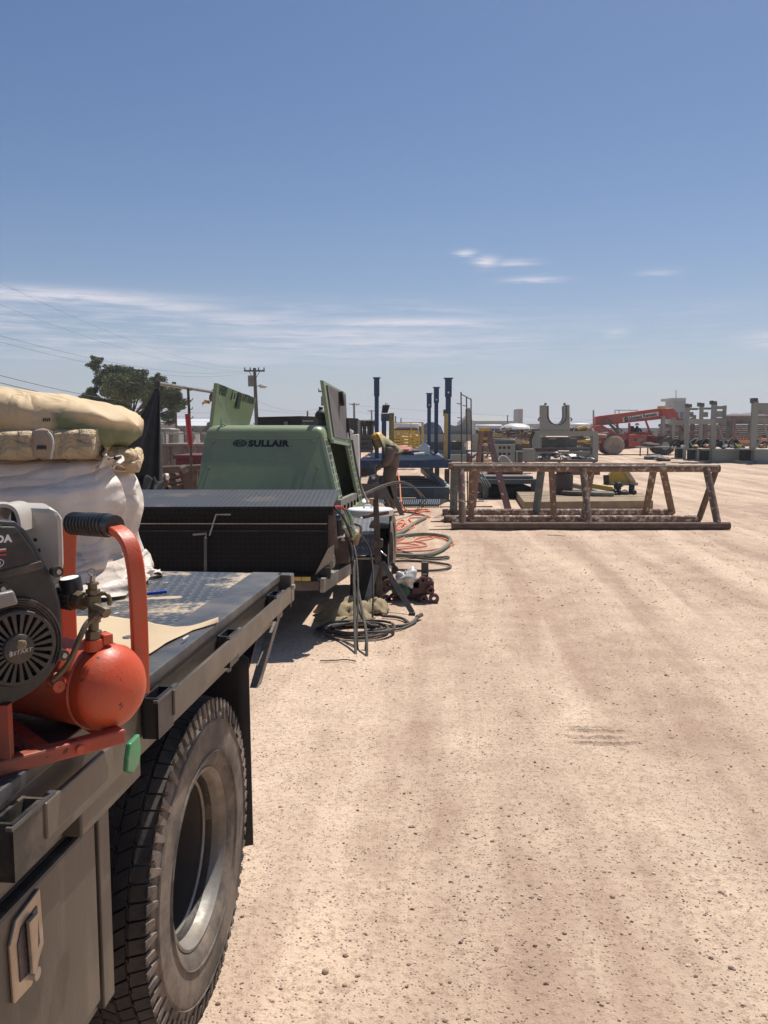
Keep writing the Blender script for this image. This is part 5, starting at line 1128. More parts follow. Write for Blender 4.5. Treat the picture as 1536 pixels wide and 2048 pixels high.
def vise_stand():
    D = 14.6; r = thing('steel_stand', 'grey steel A frame stand with a flat top in front of the welder', 'stand', G(775, 1030))
    part(MB().hexa([P(712, 996, D), P(788, 998, D), P(788, 998, D + .5), P(712, 996, D + .5), P(722, 967, D), P(780, 968, D), P(780, 968, D + .5), P(722, 967, D + .5)]), 'apron', m_chan2, r)
    poly = [(772, 972), (783, 968), (809, 1027), (799, 1030)]; part(MB().prism([P(x, y, D) for x, y in poly], (0, .05, 0)), 'leg', m_chan2, r)
    part(MB().bar(P(728, 985, D + .4), P(722, 1015, D + .4), .06), 'leg', m_chan2, r); part(MB().bar(P(765, 985, D + .5), P(778, 1012, D + .9), .06), 'leg', m_chan2, r)
    part(MB().prism([P(x, y, D + .15) for x, y in ((733, 970), (738, 953), (752, 948), (759, 952), (757, 968))], (0, .12, 0)), 'vise_body', m_chan2, r); part(MB().cyl(P(747, 955, D + .1), P(747, 955, D + .14), .035, n=12), 'vise_hole', m_white, r)
    part(MB().bar(P(744, 966, D + .1), P(757, 966, D + .1), .02), 'vise_rim', m_greyl, r); part(MB().box(P(804, 1031, D), (.09, .09, .04)), 'foot', m_matt, r)
m_chan2 = M('dull_grey_stand', (.115, .108, .10), .6, .2, .2, 7, .001, 60, (.2, .16, .12), .25, 6, .12)
vise_stand()
# ------------------------------------------------------------------ the compressor trailer
m_dkrub = M('dark_trailer_rubber', (.016, .014, .013), .85, 0, .25, 7, .001, 90, (.03, .025, .02), .2, 6, .12, spec=.1)
def trailer():
    r = thing('equipment_trailer', 'black work trailer with tread plate tool chest and fender, behind the flatbed truck', 'trailer', WT(6.2, -1.5, 0))
    # chest across the front, its cut lower corner, lid
    D = 5.65
    def Q(x, y, d=0): return P(x, y, D + d)
    L = 60
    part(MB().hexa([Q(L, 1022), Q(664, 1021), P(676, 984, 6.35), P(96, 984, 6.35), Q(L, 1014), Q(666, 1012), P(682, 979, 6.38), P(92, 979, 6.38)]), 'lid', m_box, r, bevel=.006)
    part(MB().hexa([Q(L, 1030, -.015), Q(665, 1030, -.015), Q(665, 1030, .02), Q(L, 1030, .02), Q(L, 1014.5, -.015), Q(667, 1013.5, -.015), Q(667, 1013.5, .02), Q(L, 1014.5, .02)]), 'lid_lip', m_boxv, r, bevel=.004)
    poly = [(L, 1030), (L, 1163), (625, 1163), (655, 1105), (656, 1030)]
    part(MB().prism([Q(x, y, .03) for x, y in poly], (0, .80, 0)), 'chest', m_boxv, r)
    part(MB().bar(Q(L, 1047, .022), Q(654, 1047.5, .022), .012, .006), 'bright_strip', m_silver, r)
    part(MB().bar(Q(L, 1062, .026), Q(653, 1062, .026), .006, .006), 'seam', m_matt, r)
    part(MB().prism([Q(x, y, .0) for x, y in ((628, 1153), (656, 1097), (668, 1090), (668, 1118), (640, 1140))], (0, .012, 0)), 'corner_gusset', m_chan, r)
    part(MB().prism([Q(x, y, .05) for x, y in ((656, 1030), (671, 1022), (676, 1096), (656, 1104))], (0, .012, 0)), 'worn_corner', m_brownst, r)
    # latch bar and hook
    part(MB().tube([Q(461, 1029, -.03), Q(432, 1029, -.03), Q(419, 1071, -.03)], .006, 6), 'gas_strut', m_greyl, r)
    part(MB().tube([Q(386, 1069, -.04), Q(413, 1067, -.04), Q(411, 1076, -.02)], .008, 6), 'pull_handle', m_silver, r); part(MB().bar(Q(411, 1074, .0), Q(411, 1147, .02), .02, .012), 'latch_bar', m_greyd, r)
    # frame across the front and down the right side
    part(MB().hexa([Q(L, 1188, -.04), Q(638, 1181, -.04), Q(638, 1181, .05), Q(L, 1188, .05), Q(L, 1163.5, -.04), Q(638, 1163, -.04), Q(638, 1163, .05), Q(L, 1163.5, .05)]), 'front_beam', m_brownst, r)
    sk = Q(560, 1160, -.046); part(MB().pbox(576, 1154, 602, 1162, D - .046, .004), 'yellow_sticker', m_stick, r); part(MB().pbox(603, 1154, 621, 1162, D - .046, .004), 'yellow_sticker', m_stick, r)
    part(MB().hexa([Q(L, 1163, -.042), Q(636, 1163, -.042), Q(636, 1163, .03), Q(L, 1163, .03), Q(L, 1151, -.042), Q(632, 1151, -.042), Q(632, 1151, .03), Q(L, 1151, .03)]), 'chest_sill', m_boxv, r)
    # tongue side channel, lit top flange
    a0, a1 = P(640, 1185, 5.66), P(707, 1140, 7.0); b0, b1 = P(640, 1160, 5.66), P(707, 1121, 7.0)
    part(MB().hexa([a0, a0 + V((.03, 0, 0)), a1 + V((.03, 0, 0)), a1, b0, b0 + V((.03, 0, 0)), b1 + V((.03, 0, 0)), b1]), 'side_channel', m_chan, r)
    part(MB().hexa([b0 + V((-.10, 0, 0)), b0 + V((.03, -.01, 0)), b1 + V((.03, 0, 0)), b1 + V((-.12, 0, 0)), b0 + V((-.10, 0, .01)), b0 + V((.03, -.01, .01)), b1 + V((.03, 0, .01)), b1 + V((-.12, 0, .01))]), 'top_flange', m_chan, r)
    part(MB().pbox(646, 1136, 660, 1158, 5.75, .12), 'stake_socket', m_matt, r); part(MB().prism([P(x, y, 5.8) for x, y in ((646, 1136), (655, 1126), (667, 1120), (668, 1135), (660, 1140))], (0, .2, 0)), 'socket_cap', m_chan, r)
    # brown steel box and grey side panels behind the chest
    part(MB().hexa([P(671, 1128, 6.3), P(699, 1126, 6.3), P(706, 1118, 7.0), P(680, 1118, 7.0), P(664, 1078, 6.3), P(700, 1072, 6.3), P(706, 1070, 7.0), P(672, 1072, 7.0)]), 'side_box', m_brownst, r, bevel=.008)
    part(MB().pbox(683, 1074, 690, 1082, 6.28, .015), 'paper_scrap', m_white, r)
    p0, p1 = P(682, 1000, 7.35), P(718, 984, 9.7)
    q0, q1 = P(682, 1060, 7.35), P(718, 1035, 9.7)
    part(MB().hexa([q0, q1, q1 + V((-.05, 0, 0)), q0 + V((-.05, 0, 0)), p0, p1, p1 + V((-.05, 0, 0)), p0 + V((-.05, 0, 0))]), 'skirt_panel', m_chan, r)
    for k in range(5):
        q = .12 + k * .18; a = p0.lerp(p1, q).lerp(q0.lerp(q1, q), .35); part(MB().bar(a + V((.004, 0, .04)), a + V((.004, 0, -.03)), .03, .006), 'skirt_slot', m_dark, r)
    # deck under the housing
    part(MB().fbox(WT, 6.4, 9.9, -2.3, -.97, .46, .60), 'chassis', m_matt, r)
    # fenders
    F0 = P(700, 1038, 7.3)
    poly = [(F0.x, F0.z)]
    a, b, c, d = P(700, 1036, 8.2), P(754, 1036, 8.2), P(752, 1068, 7.25), P(700, 1070, 7.25)
    part(MB().hexa([d - V((0, 0, .02)), c - V((0, 0, .02)), b - V((0, 0, .02)), a - V((0, 0, .02)), d, c, b, a]), 'fender', m_fend, r)
    g0, g1 = P(754, 1036, 8.2), P(781, 1036, 8.2); h0, h1 = P(752, 1050, 7.25), P(781, 1050, 7.25)
    part(MB().hexa([h0 - V((0, 0, .03)), h1 - V((0, 0, .03)), g1 - V((0, 0, .03)), g0 - V((0, 0, .03)), h0, h1, V((g1.x, g1.y, h1.z)), V((g0.x, g0.y, h0.z))]), 'fender_edge', m_matt, r)
    part(MB().hexa([P(779, 1092, 7.25), P(781, 1092, 7.25), P(781, 1075, 8.2), P(779, 1075, 8.2), h1 - V((.012, 0, 0)), h1, V((g1.x, g1.y, h1.z)), V((g1.x - .012, g1.y, h1.z))]), 'fender_lip', m_matt, r)
    e, f = P(700, 1112, 7.12), P(752, 1110, 7.12)
    part(MB().hexa([e, f, f + V((0, .02, 0)), e + V((0, .02, 0)), d, c, c + V((0, .02, 0)), d + V((0, .02, 0))]), 'fender_front', m_fend, r)
    part(MB().pbox(700, 1112, 752, 1206, 7.16, .015), 'mud_guard', m_matt, r); part(MB().pbox(706, 1115.5, 750, 1119, 7.13, .02), 'bright_strip', m_silver, r)
    # wheel
    R_ = .33; cx = P(762, 1110, 7.6).x; AX = V((math.cos(.10), -math.sin(.10), 0))
    for s in (7.75, 8.55):
        cc = V((cx, s, R_)); cc.x = cx + (s - 7.75) * .04
        w = part(MB().lathe([(.20, -.10), (.22, -.12), (.28, -.105), (.315, -.09), (R_, -.05), (R_, .05), (.315, .09), (.28, .100), (.21, .09), (.19, .06)], cc, AX, 40), 'wheel', m_dkrub, r, smooth=True)
        part(MB().lathe([(.314, .093), (.28, .103), (.21, .094)], cc, AX, 40), 'sidewall', m_side, w, smooth=True)
        part(MB().lathe([(.001, .03), (.06, .04), (.08, .02), (.18, .03), (.195, .07), (.20, .088), (.19, .0), (.001, -.02)], cc, AX, 28), 'rim', m_rim, w, smooth=True)
    # far side wheel
    w = part(MB().lathe([(.20, -.10), (.30, -.12), (R_, -.05), (R_, .05), (.30, .118), (.20, .07)], WT(8.1, -2.55, R_), (1, 0, 0), 32), 'wheel', m_rub, r, smooth=True)
    part(MB().fbox(WT, 7.6, 8.7, -2.75, -2.32, .74, .77), 'fender', m_fend, r)
    part(MB().cyl(WT(7.75, -2.6, R_), WT(7.75, -1.1, R_), .04, n=10), 'axle', m_matt, r)
    return r
m_stick = M('faded_yellow_sticker', (.50, .36, .08), .6, 0, .15, 20, 0, 50, (.30, .22, .10), .4, 30, .05)
TRAILER = trailer()
def housing():
    r = thing('air_compressor_housing', 'sage green engine housing with both side doors raised and dark lettering on its front', 'air compressor', WT(8.5, -1.6, .6))
    fbl, fbr, ftl, ftr = P(394, 978, 7.55), P(672, 978, 7.45), P(409, 876, 7.785), P(648, 876, 7.685)
    dl = (fbl - ftl); dr = (fbr - ftr)
    fbl2, fbr2 = fbl + dl * .75, fbr + dr * .75
    rbl, rbr, rtl, rtr = WT(9.75, -2.22, .6), WT(9.75, -.93, .6), WT(9.5, -2.27, ftl.z), WT(9.5, -1.07, ftr.z)
    th = V((0, .03, 0))
    fp = part(MB().hexa([fbl2, fbr2, fbr2 + th, fbl2 + th, ftl, ftr, ftr + th, ftl + th]), 'front_panel', m_green, r, bevel=.01)
    part(MB().hexa([fbl2, fbl2 + V((.03, 0, 0)), rbl + V((.03, 0, 0)), rbl, ftl, ftl + V((.03, 0, 0)), rtl + V((.03, 0, 0)), rtl]), 'left_panel', m_green, r)
    part(MB().hexa([rbl, rbr, rbr + th, rbl + th, rtl, rtr, rtr + th, rtl + th]), 'rear_panel', m_green, r)
    # roof: rounded rings from the crease up
    def ring(ins, z, rc, fins):
        c = [ftl.copy(), ftr.copy(), rtr.copy(), rtl.copy()]; ctr = (c[0] + c[1] + c[2] + c[3]) / 4; out = []
        c[0] += V((ins, fins, 0)); c[1] += V((-ins, fins, 0)); c[2] += V((-ins, -fins, 0)); c[3] += V((ins, -fins, 0))
        for i in range(4):
            p, a, b = c[i], c[i - 1], c[(i + 1) % 4]; da = (a - p).normalized() * rc; db = (b - p).normalized() * rc
            for k in range(6):
                q = k / 5; v = p + da * (1 - q) ** 2 + db * q ** 2; out.append(V((v.x, v.y, z)))
        return out
    zt = 1.545; z0 = ftl.z
    prof = [(-.004, z0 - .004, .05, .0), (0, z0 + .04, .06, .010), (.008, z0 + .075, .07, .022), (.02, z0 + .098, .08, .045), (.04, zt - .012, .08, .07), (.07, zt - .003, .08, .10), (.10, zt, .08, .14)]
    mb = MB(); vs = []; fs = []
    for p_ in prof: vs += ring(*p_)
    n = 24
    for j in range(len(prof) - 1):
        for i in range(n): fs.append((j * n + i, j * n + (i + 1) % n, (j + 1) * n + (i + 1) % n, (j + 1) * n + i))
    fs.append(tuple(range((len(prof) - 1) * n, len(prof) * n))); mb.add(vs, fs)
    part(mb, 'roof', m_green, r, smooth=180)
    a = ftl.lerp(ftr, .10) - V((0, .006, .004)); b = ftl.lerp(ftr, .90) - V((0, .006, .004)); part(MB().bar(a, b, .006, .005), 'seam', m_greenl, r)
    # bolts on the front
    N = (ftl - fbl).cross(ftr - fbl).normalized(); N = N if N.y < 0 else -N
    def onp(x, y):      # the point of the front panel seen at a photo position
        d = P(x, y, 1) - V((0, 0, EYE)); return V((0, 0, EYE)) + d * ((fbl - V((0, 0, EYE))).dot(N) / d.dot(N))
    for x, y in ((426, 886), (628, 884), (418, 937), (635, 936)):
        c = onp(x, y); part(MB().cyl(c - N * .01, c + N * .028, .011, .009, 10), 'latch_bolt', m_green, r); 
    # lettering and round emblem
    xd = (ftr - ftl).normalized(); yd = (ftl - fbl).normalized(); yd = N.cross(xd); yd = yd if yd.z > 0 else -yd
    def fpt(x, y): return onp(x, y) + N * .0015
    w = (P(580, 886, 7.78) - P(497, 886, 7.78)).length
    part_t = text('SULLAIR', 'lettering', m_ink, fpt(538, 887), xd, yd, w, .070, fp, .0008, .062)
    text('.', 'registered_dot', m_ink, fpt(583, 893), xd, yd, .008, .008, fp, .0008)
    text('.', 'registered_dot', m_ink, fpt(495, 893), xd, yd, .008, .008, fp, .0008)
    mb = MB(); c = fpt(480, 886.5)
    def el(a, rx, ry, k=.0): return c + xd * rx * math.cos(a) + yd * ry * math.sin(a) + N * k
    rx, ry = .068, .037; mb.grid(lambda u, v: el(u * 6.28318, rx * (.86 + .14 * v), ry * (.8 + .2 * v), .001), 40, 1, True)
    for s, lines in ((-.45, [(a, 0) for a in (0, .785, 1.571, 2.356)]), (.45, None)):
        cc = c + xd * rx * s
        if lines:
            for a, _ in lines: dd = (xd * math.cos(a) + yd * math.sin(a)); mb.bar(cc - dd * .024, cc + dd * .024, .005, .002, up=N)
            mb.grid(lambda u, v: cc + (xd * math.cos(u * 6.28318) + yd * math.sin(u * 6.28318)) * (.024 + .006 * v) + N * .0012, 24, 1, True)
        else:
            for o in (-.009, .009): mb.bar(cc + xd * o - yd * .026, cc + xd * o + yd * .026, .005, .002, up=N); mb.bar(cc + yd * o - xd * .026, cc + yd * o + xd * .026, .005, .002, up=N)
            mb.grid(lambda u, v: cc + (xd * math.cos(u * 6.28318) + yd * math.sin(u * 6.28318)) * (.024 + .006 * v) + N * .0012, 24, 1, True)
    part(mb, 'emblem', m_ink, fp)
    # right side: front strip, rear strip with slots, open bay
    def S(u, v):   # u along the side 0 front..1 rear, v 0 bottom..1 hinge
        return fbr2.lerp(rbr, u).lerp(ftr.lerp(rtr, u), v)
    th = V((-.03, 0, 0))
    def strip(u0, u1, name, v0=0, v1=1):
        return part(MB().hexa([S(u0, v0), S(u1, v0), S(u1, v0) + th, S(u0, v0) + th, S(u0, v1), S(u1, v1), S(u1, v1) + th, S(u0, v1) + th]), name, m_green, r)
    for u0, u1, nm in ((0.0, .155, 'front_side_panel'), (.84, 1.0, 'rear_side_panel')):
        sp = strip(u0, u1, nm); um = (u0 + u1) / 2; hw = .058
        for k in range(11):
            v0 = .10 + k * .081; v1 = v0 + .062
            part(MB().hexa([S(um - hw, v0) + V((.0025, 0, 0)), S(um + hw, v0) + V((.0025, 0, 0)), S(um + hw, v0) - V((.002, 0, 0)), S(um - hw, v0) - V((.002, 0, 0)), S(um - hw, v1) + V((.0025, 0, 0)), S(um + hw, v1) + V((.0025, 0, 0)), S(um + hw, v1) - V((.002, 0, 0)), S(um - hw, v1) - V((.002, 0, 0))]), 'vent_slot', m_vent, sp)
            part(MB().bar(S(um - hw, v0) + V((.004, 0, -.006)), S(um + hw, v0) + V((.004, 0, -.006)), .006, .006), 'vent_rib', m_greenl, sp)
    strip(.155, .84, 'sill_panel', 0, .10)
    part(MB().bar(S(.155, .98) + V((0, 0, 0)), S(.84, .98), .025, .03), 'door_header', m_green, r)
    # engine inside
    part(MB().fbox(WT, 7.9, 9.4, -2.1, -1.25, .62, 1.25), 'engine_block', m_dark, r, bevel=.03)
    part(MB().cyl(WT(8.2, -1.6, 1.2), WT(9.0, -1.6, 1.2), .12, n=16), 'air_filter', m_matt, r)
    for k in range(4): part(MB().tube([WT(8.0 + k * .3, -1.2, .8 + .1 * k), WT(8.1 + k * .3, -1.12, .95), WT(8.3 + k * .3, -1.2, 1.1 - .05 * k)], .02, 7, 1), 'engine_hose', m_matt, r)
    # raised doors
    a, b, c, d = P(664, 880, 7.9), P(696, 887, 9.35), P(692, 786, 9.35), P(647, 761, 7.9)
    t = V((-.035, 0, .004))
    dp = part(MB().hexa([a + t, b + t, b, a, d + t, c + t, c, d]), 'raised_right_door', m_green, r, bevel=.004)
    n_ = (b - a).cross(d - a).normalized(); n_ = n_ if n_.x > 0 else -n_
    ins = lambda u, v: a.lerp(b, u).lerp(d.lerp(c, u), v) + n_ * .012
    part(MB().hexa([ins(.09, .06) - n_ * .02, ins(.93, .06) - n_ * .02, ins(.93, .06), ins(.09, .06), ins(.09, .94) - n_ * .02, ins(.93, .94) - n_ * .02, ins(.93, .94), ins(.09, .94)]), 'lining', m_foam, dp)
    part(MB().bar(ins(.56, .93) + n_ * .02, ins(.60, .68) + n_ * .02, .05, .03), 'latch', m_matt, dp); part(MB().bar(ins(.89, .2) + n_ * .01, ins(.89, .48) + n_ * .01, .03, .02), 'strap', m_matt, dp)
    part(MB().bar(a + V((0, 0, -.012)), b + V((0, 0, -.012)), .03, .03), 'hinge_bar', m_greenl, dp)
    a, b, c, d = P(424, 862, 7.9), P(496, 862, 9.4), P(513, 797, 9.4), P(435, 766, 7.9)
    t = V((-.035, .0, 0)); n_ = V((1, -.35, 0)).normalized()
    dp = part(MB().hexa([a + t, b + t, b, a, d + t, c + t, c, d]), 'raised_left_door', m_green, r, bevel=.004)
    # print on the left door, upside down as it stands open
    xd2 = (b - a).normalized(); n2 = (b - a).cross(d - a).normalized(); n2 = n2 if n2.x > 0 else -n2
    at = lambda u, v: a.lerp(b, u).lerp(d.lerp(c, u), v) + n2 * .004
    ud = (at(.7, .9) - at(.7, .7)).normalized(); xd2 = (at(.9, .8) - at(.5, .8)).normalized()
    text('UTT850', 'door_lettering', m_inkf, at(.79, .90), xd2, ud, .48, .085, dp, .0008, .03); text('H30', 'door_lettering', m_inkf, at(.14, .885), xd2, ud, .24, .10, dp, .0008, .03)
    part(MB().hexa([at(.36, .74), at(.44, .74), at(.44, .74) + n2 * .003, at(.36, .74) + n2 * .003, at(.36, .97), at(.44, .97), at(.44, .97) + n2 * .003, at(.36, .97) + n2 * .003]), 'white_sticker', m_greenl, dp)
    part(MB().hexa([at(.385, .78), at(.42, .78), at(.42, .78) + n2 * .005, at(.385, .78) + n2 * .005, at(.385, .93), at(.42, .93), at(.42, .93) + n2 * .005, at(.385, .93) + n2 * .005]), 'sticker_print', m_ink, dp)
    part(MB().hexa([at(.49, .57), at(.575, .57), at(.575, .57) + n2 * .006, at(.49, .57) + n2 * .006, at(.49, .97), at(.575, .97), at(.575, .97) + n2 * .006, at(.49, .97) + n2 * .006]), 'latch_recess', m_ink, dp)
    part(MB().tube([P(442, 856, 7.85), P(443, 836, 7.85)], .012, 6), 'prop_rod', m_greenl, r); part(MB().tube([P(444, 846, 7.85), P(458, 855, 7.88)], .010, 6), 'prop_rod', m_greenl, r)
    # exhaust pieces on the roof
    c = P(644, 832, 8.6); part(MB().ball(c, (.075, .075, .07), 14, 9), 'exhaust_cap', m_matt, r, smooth=True); part(MB().tube([c, P(641, 822, 8.6), P(642, 814, 8.6)], .022, 8), 'exhaust_stub', m_matt, r)
    part(MB().cyl(P(646, 858, 8.6), P(645, 838, 8.6), .05, .06, 12), 'exhaust_pipe', m_brownst, r); part(MB().ball(P(653, 846, 8.7), .06, 9, 6, .6, 20), 'elbow', m_rust2, r)
m_greenl = M('pale_green_edge', (.30, .42, .27), .4, 0, .08, 5, 0)
m_vent = M('vent_mesh_dark', (.03, .045, .03), .8, 0, .3, 60, .001, 200)
m_inkf = M('faded_green_print', (.045, .075, .05), .6, 0, .2, 30, 0)
housing()
# ------------------------------------------------------------------ hoses, stands and clutter on the near ground
def coil(name, lab, cat, mat, pts, r, grp=None, n=8, sm=2):
    return single(MB().tube(pts, r, n, sm), name, mat, lab, cat, grp, smooth=True)
def GZ(px, py, z=.012): p = G(px, py); p.z = z + max(0, gh(p.x, p.y)); return p
# orange air hoses
random.seed(9)
def wig(seed, x0, y0, x1, y1, n, ax, ay, z=.012):
    random.seed(seed); out = []
    for i in range(n + 1):
        q = i / n; out.append(GZ(x0 + (x1 - x0) * q + random.uniform(-ax, ax), y0 + (y1 - y0) * q + random.uniform(-ay, ay), z + random.uniform(0, .02)))
    return out
coil('orange_hose', 'orange hose rising past the welder to the blue platform', 'hose', m_orange, [P(786, 925, 16), P(796, 945, 15.5), P(800, 970, 15.1), P(801, 995, 14.8), P(803, 1010, 14.6), GZ(809, 1021), GZ(830, 1023), GZ(860, 1024)], 0.0138, 'orange hoses on the dirt')
coil('orange_hose', 'orange hose strands spread beyond the stand foot', 'hose', m_orange, [GZ(800, 1023), GZ(850, 1019), GZ(862, 1022), GZ(835, 1026), GZ(820, 1030), GZ(858, 1033), GZ(862, 1037), GZ(815, 1036), GZ(822, 1045), GZ(832, 1055), GZ(812, 1062)], 0.0113, 'orange hoses on the dirt')
coil('orange_hose', 'brightest orange hose heap right of the trailer wheel', 'hose', m_orange, [GZ(778, 1064), GZ(800, 1058, .03), GZ(812, 1048, .05), GZ(800, 1046, .05), GZ(785, 1060, .04), GZ(782, 1068, .03), GZ(805, 1064, .04), GZ(818, 1052, .03), GZ(795, 1052, .05), GZ(780, 1056, .03), GZ(784, 1066, .04), GZ(814, 1058, .02), GZ(825, 1046, .02)], 0.0121, 'orange hoses on the dirt')
coil('orange_hose', 'orange hose loops inside the big grey hose ring', 'hose', m_orange, [GZ(780, 1090), GZ(830, 1085), GZ(870, 1078), GZ(862, 1074), GZ(835, 1077), GZ(826, 1084), GZ(850, 1088), GZ(856, 1093), GZ(830, 1097), GZ(790, 1100), GZ(785, 1106), GZ(820, 1104), GZ(860, 1103), GZ(905, 1092), GZ(909, 1087), GZ(895, 1081), GZ(868, 1075)], 0.0095, 'orange hoses on the dirt')
coil('orange_hose', 'thin orange hose lying nearest the front of the hose ring', 'hose', m_orange, [GZ(778, 1072), GZ(812, 1074), GZ(800, 1082), GZ(782, 1083), GZ(820, 1090), GZ(845, 1092), GZ(800, 1096), GZ(778, 1098)], 0.0086, 'orange hoses on the dirt')
# big grey hose ring and its tail
coil('thick_hose', 'thick grey green hose laid in a wide ring right of the trailer wheel', 'hose', m_hose, [GZ(768, 1092, .03), GZ(786, 1078, .03), GZ(830, 1072, .03), GZ(872, 1073, .03), GZ(903, 1080, .03), GZ(898, 1094, .03), GZ(872, 1110, .03), GZ(840, 1118, .03), GZ(775, 1114, .03)], .026)
coil('thick_hose', 'thick grey green hose tail curving up beside the orange heap', 'hose', m_hose, [GZ(775, 1078, .03), GZ(806, 1068, .03), GZ(828, 1050, .03), GZ(852, 1038, .03)], .028)
coil('cable', 'dusty dark cable looping just below the big hose ring', 'cable', m_hosed, [GZ(778, 1108), GZ(800, 1112), GZ(850, 1120), GZ(880, 1121), GZ(900, 1117), GZ(895, 1115), GZ(860, 1118), GZ(815, 1108), GZ(790, 1098)], .012)
coil('cable', 'dusty brown cable loop below the hose ring reaching farthest right', 'cable', m_hosed, [GZ(778, 1124), GZ(830, 1123), GZ(880, 1128), GZ(905, 1133), GZ(895, 1140), GZ(860, 1144), GZ(820, 1143), GZ(780, 1141)], .013)
coil('cable', 'cable curving on the dirt right of the stand foot in front of the welder', 'cable', m_hosed, [GZ(782, 1026), GZ(800, 1024), GZ(830, 1027), GZ(848, 1032)], .016)
# arched cables behind the housing
for k, (dx, dy) in enumerate(((0, 0), (9, 3))):
    coil('arched_cable', ('upper', 'lower')[k] + ' of two dark cables arching from the trailer to the platform', 'cable', m_hosed, [P(700, 992 + dy, 9.0), P(728, 988 + dy, 11), P(760, 972 + dy, 12.5), P(795, 962 + dy, 13.6), P(820, 966 + dy, 14.3), P(838 + dx * .3, 985, 14.8), GZ(846 + dx, 1004)], .013, 'cables arching to the platform')
coil('arched_cable', 'brown cable dropping from the housing corner past the white disc', 'cable', m_hosed, [P(704, 880, 9.6), P(712, 930, 9.5), P(722, 975, 9.4), P(734, 1000, 9.2), P(738, 1015, 8.8)], .013)
# coil of black cable under the trailer
CO = thing('cable_coil', 'flat coil of black cable lying on the dirt below the trailer frame', 'cable coil', G(700, 1262))
for k in range(7):
    c = G(700, 1268); rr = .06 + .035 * (k % 4); c = c + V((.012 * k, -.012 * k + .08, 0)); pts = []
    for i in range(23):
        a = i / 22 * 6.2832 * (.98 if k else .8) + .5; pts.append(c + V(((rr + .13) * math.cos(a), (rr + .10) * math.sin(a) * .9, .012 + .014 * (k // 2) + .006 * math.sin(a * 3 + k))))
    part(MB().tube(pts, .010, 8, 1), 'cable_turn', m_hosed if k % 2 else m_rub, CO, smooth=True)
coil('cable', 'cable end with lug pointing right from the coil', 'cable', m_hosed, [GZ(752, 1254), GZ(790, 1256), GZ(820, 1252), GZ(838, 1240, .03)], .012); single(MB().cyl(GZ(834, 1242, .03), GZ(843, 1238, .035), .017, n=10), 'cable_plug', m_brownst, 'brown plug on the cable end right of the coil', 'plug')
coil('cable', 'cable arc leaving the coil behind the tan canvas', 'cable', m_hosed, [GZ(765, 1237, .02), GZ(790, 1238, .02), GZ(808, 1243, .02), GZ(818, 1250, .015)], .012)
coil('cable', 'thin cable end wandering from the coil toward the tripod foot', 'cable', m_hosed, [GZ(762, 1262), GZ(790, 1264), GZ(815, 1256), GZ(832, 1246)], .008)
# tan canvas lying on the coil
def canvas(name, lab, x, y, sx, sy, h, seed, m_=m_tan):
    c = G(x, y)
    def f(u, v):
        a = u - .5; b = v - .5; n = noise.noise(V((u * 4 + seed, v * 4, 0))); n2 = noise.noise(V((u * 9 + seed, v * 9, 3)))
        e = max(0, 1 - (abs(a * 2) ** 3)) * max(0, 1 - (abs(b * 2) ** 3))
        return V((c.x + a * sx * (1 + .3 * n), c.y + b * sy * (1 + .3 * n2), .02 + e * h * (.75 + .5 * n + .22 * n2)))
    single(MB().grid(f, 26, 18), name, m_, lab, 'canvas', smooth=180, solid=.006)
canvas('canvas_sheet', 'crumpled tan canvas lying on the cable coil', 688, 1232, .46, .44, .13, 1); canvas('canvas_sheet', 'smaller tan canvas fold behind the hanging cables', 745, 1222, .26, .38, .10, 5); canvas('canvas_sheet', 'flat tan canvas flap at the front of the coil', 695, 1252, .40, .16, .06, 8)
# hanging cables at the trailer corner
def hang(lab, pts, r, m_=m_hosed): return coil('hanging_cable', lab, 'cable', m_, pts, r, 'cables looping down from the trailer corner', 8, 3)
hang('leftmost and longest cable loop hanging from the trailer corner to the dirt', [P(693, 1065, 6.2), P(706, 1110, 6.1), P(709, 1200, 5.8), P(710, 1290, 5.5), P(714, 1345, 5.30), P(722, 1366, 5.24), P(733, 1335, 5.33), P(734, 1270, 5.5), P(722, 1210, 5.8), P(706, 1130, 6.05), P(699, 1085, 6.2)], .0105)
hang('shorter inner cable loop hanging from the trailer corner', [P(700, 1070, 6.25), P(714, 1110, 6.1), P(717, 1200, 5.8), P(713, 1260, 5.65), P(715, 1300, 5.55), P(722, 1322, 5.5), P(731, 1308, 5.5), P(733, 1260, 5.6)], .0075)
hang('cable curving right over the fender then down to the coil', [P(712, 1060, 6.4), P(735, 1085, 6.5), P(745, 1120, 6.45), P(747, 1180, 6.3), P(745, 1235, 6.2)], .008)
hang('cable draped straight down beside the brown steel box', [P(690, 1060, 6.25), P(702, 1105, 6.15), P(707, 1160, 6.0), P(716, 1225, 5.9), P(735, 1250, 5.9), P(757, 1252, 5.9)], .010)
coil('loop_shadow_strip', 'thin dark strip on the dirt added as the shadow of the hanging loop', 'cable', m_hosed, [GZ(712, 1326), GZ(690, 1322), GZ(665, 1326), GZ(640, 1325)], .004)  # thin dark tube added as the shadow that the hanging loop casts
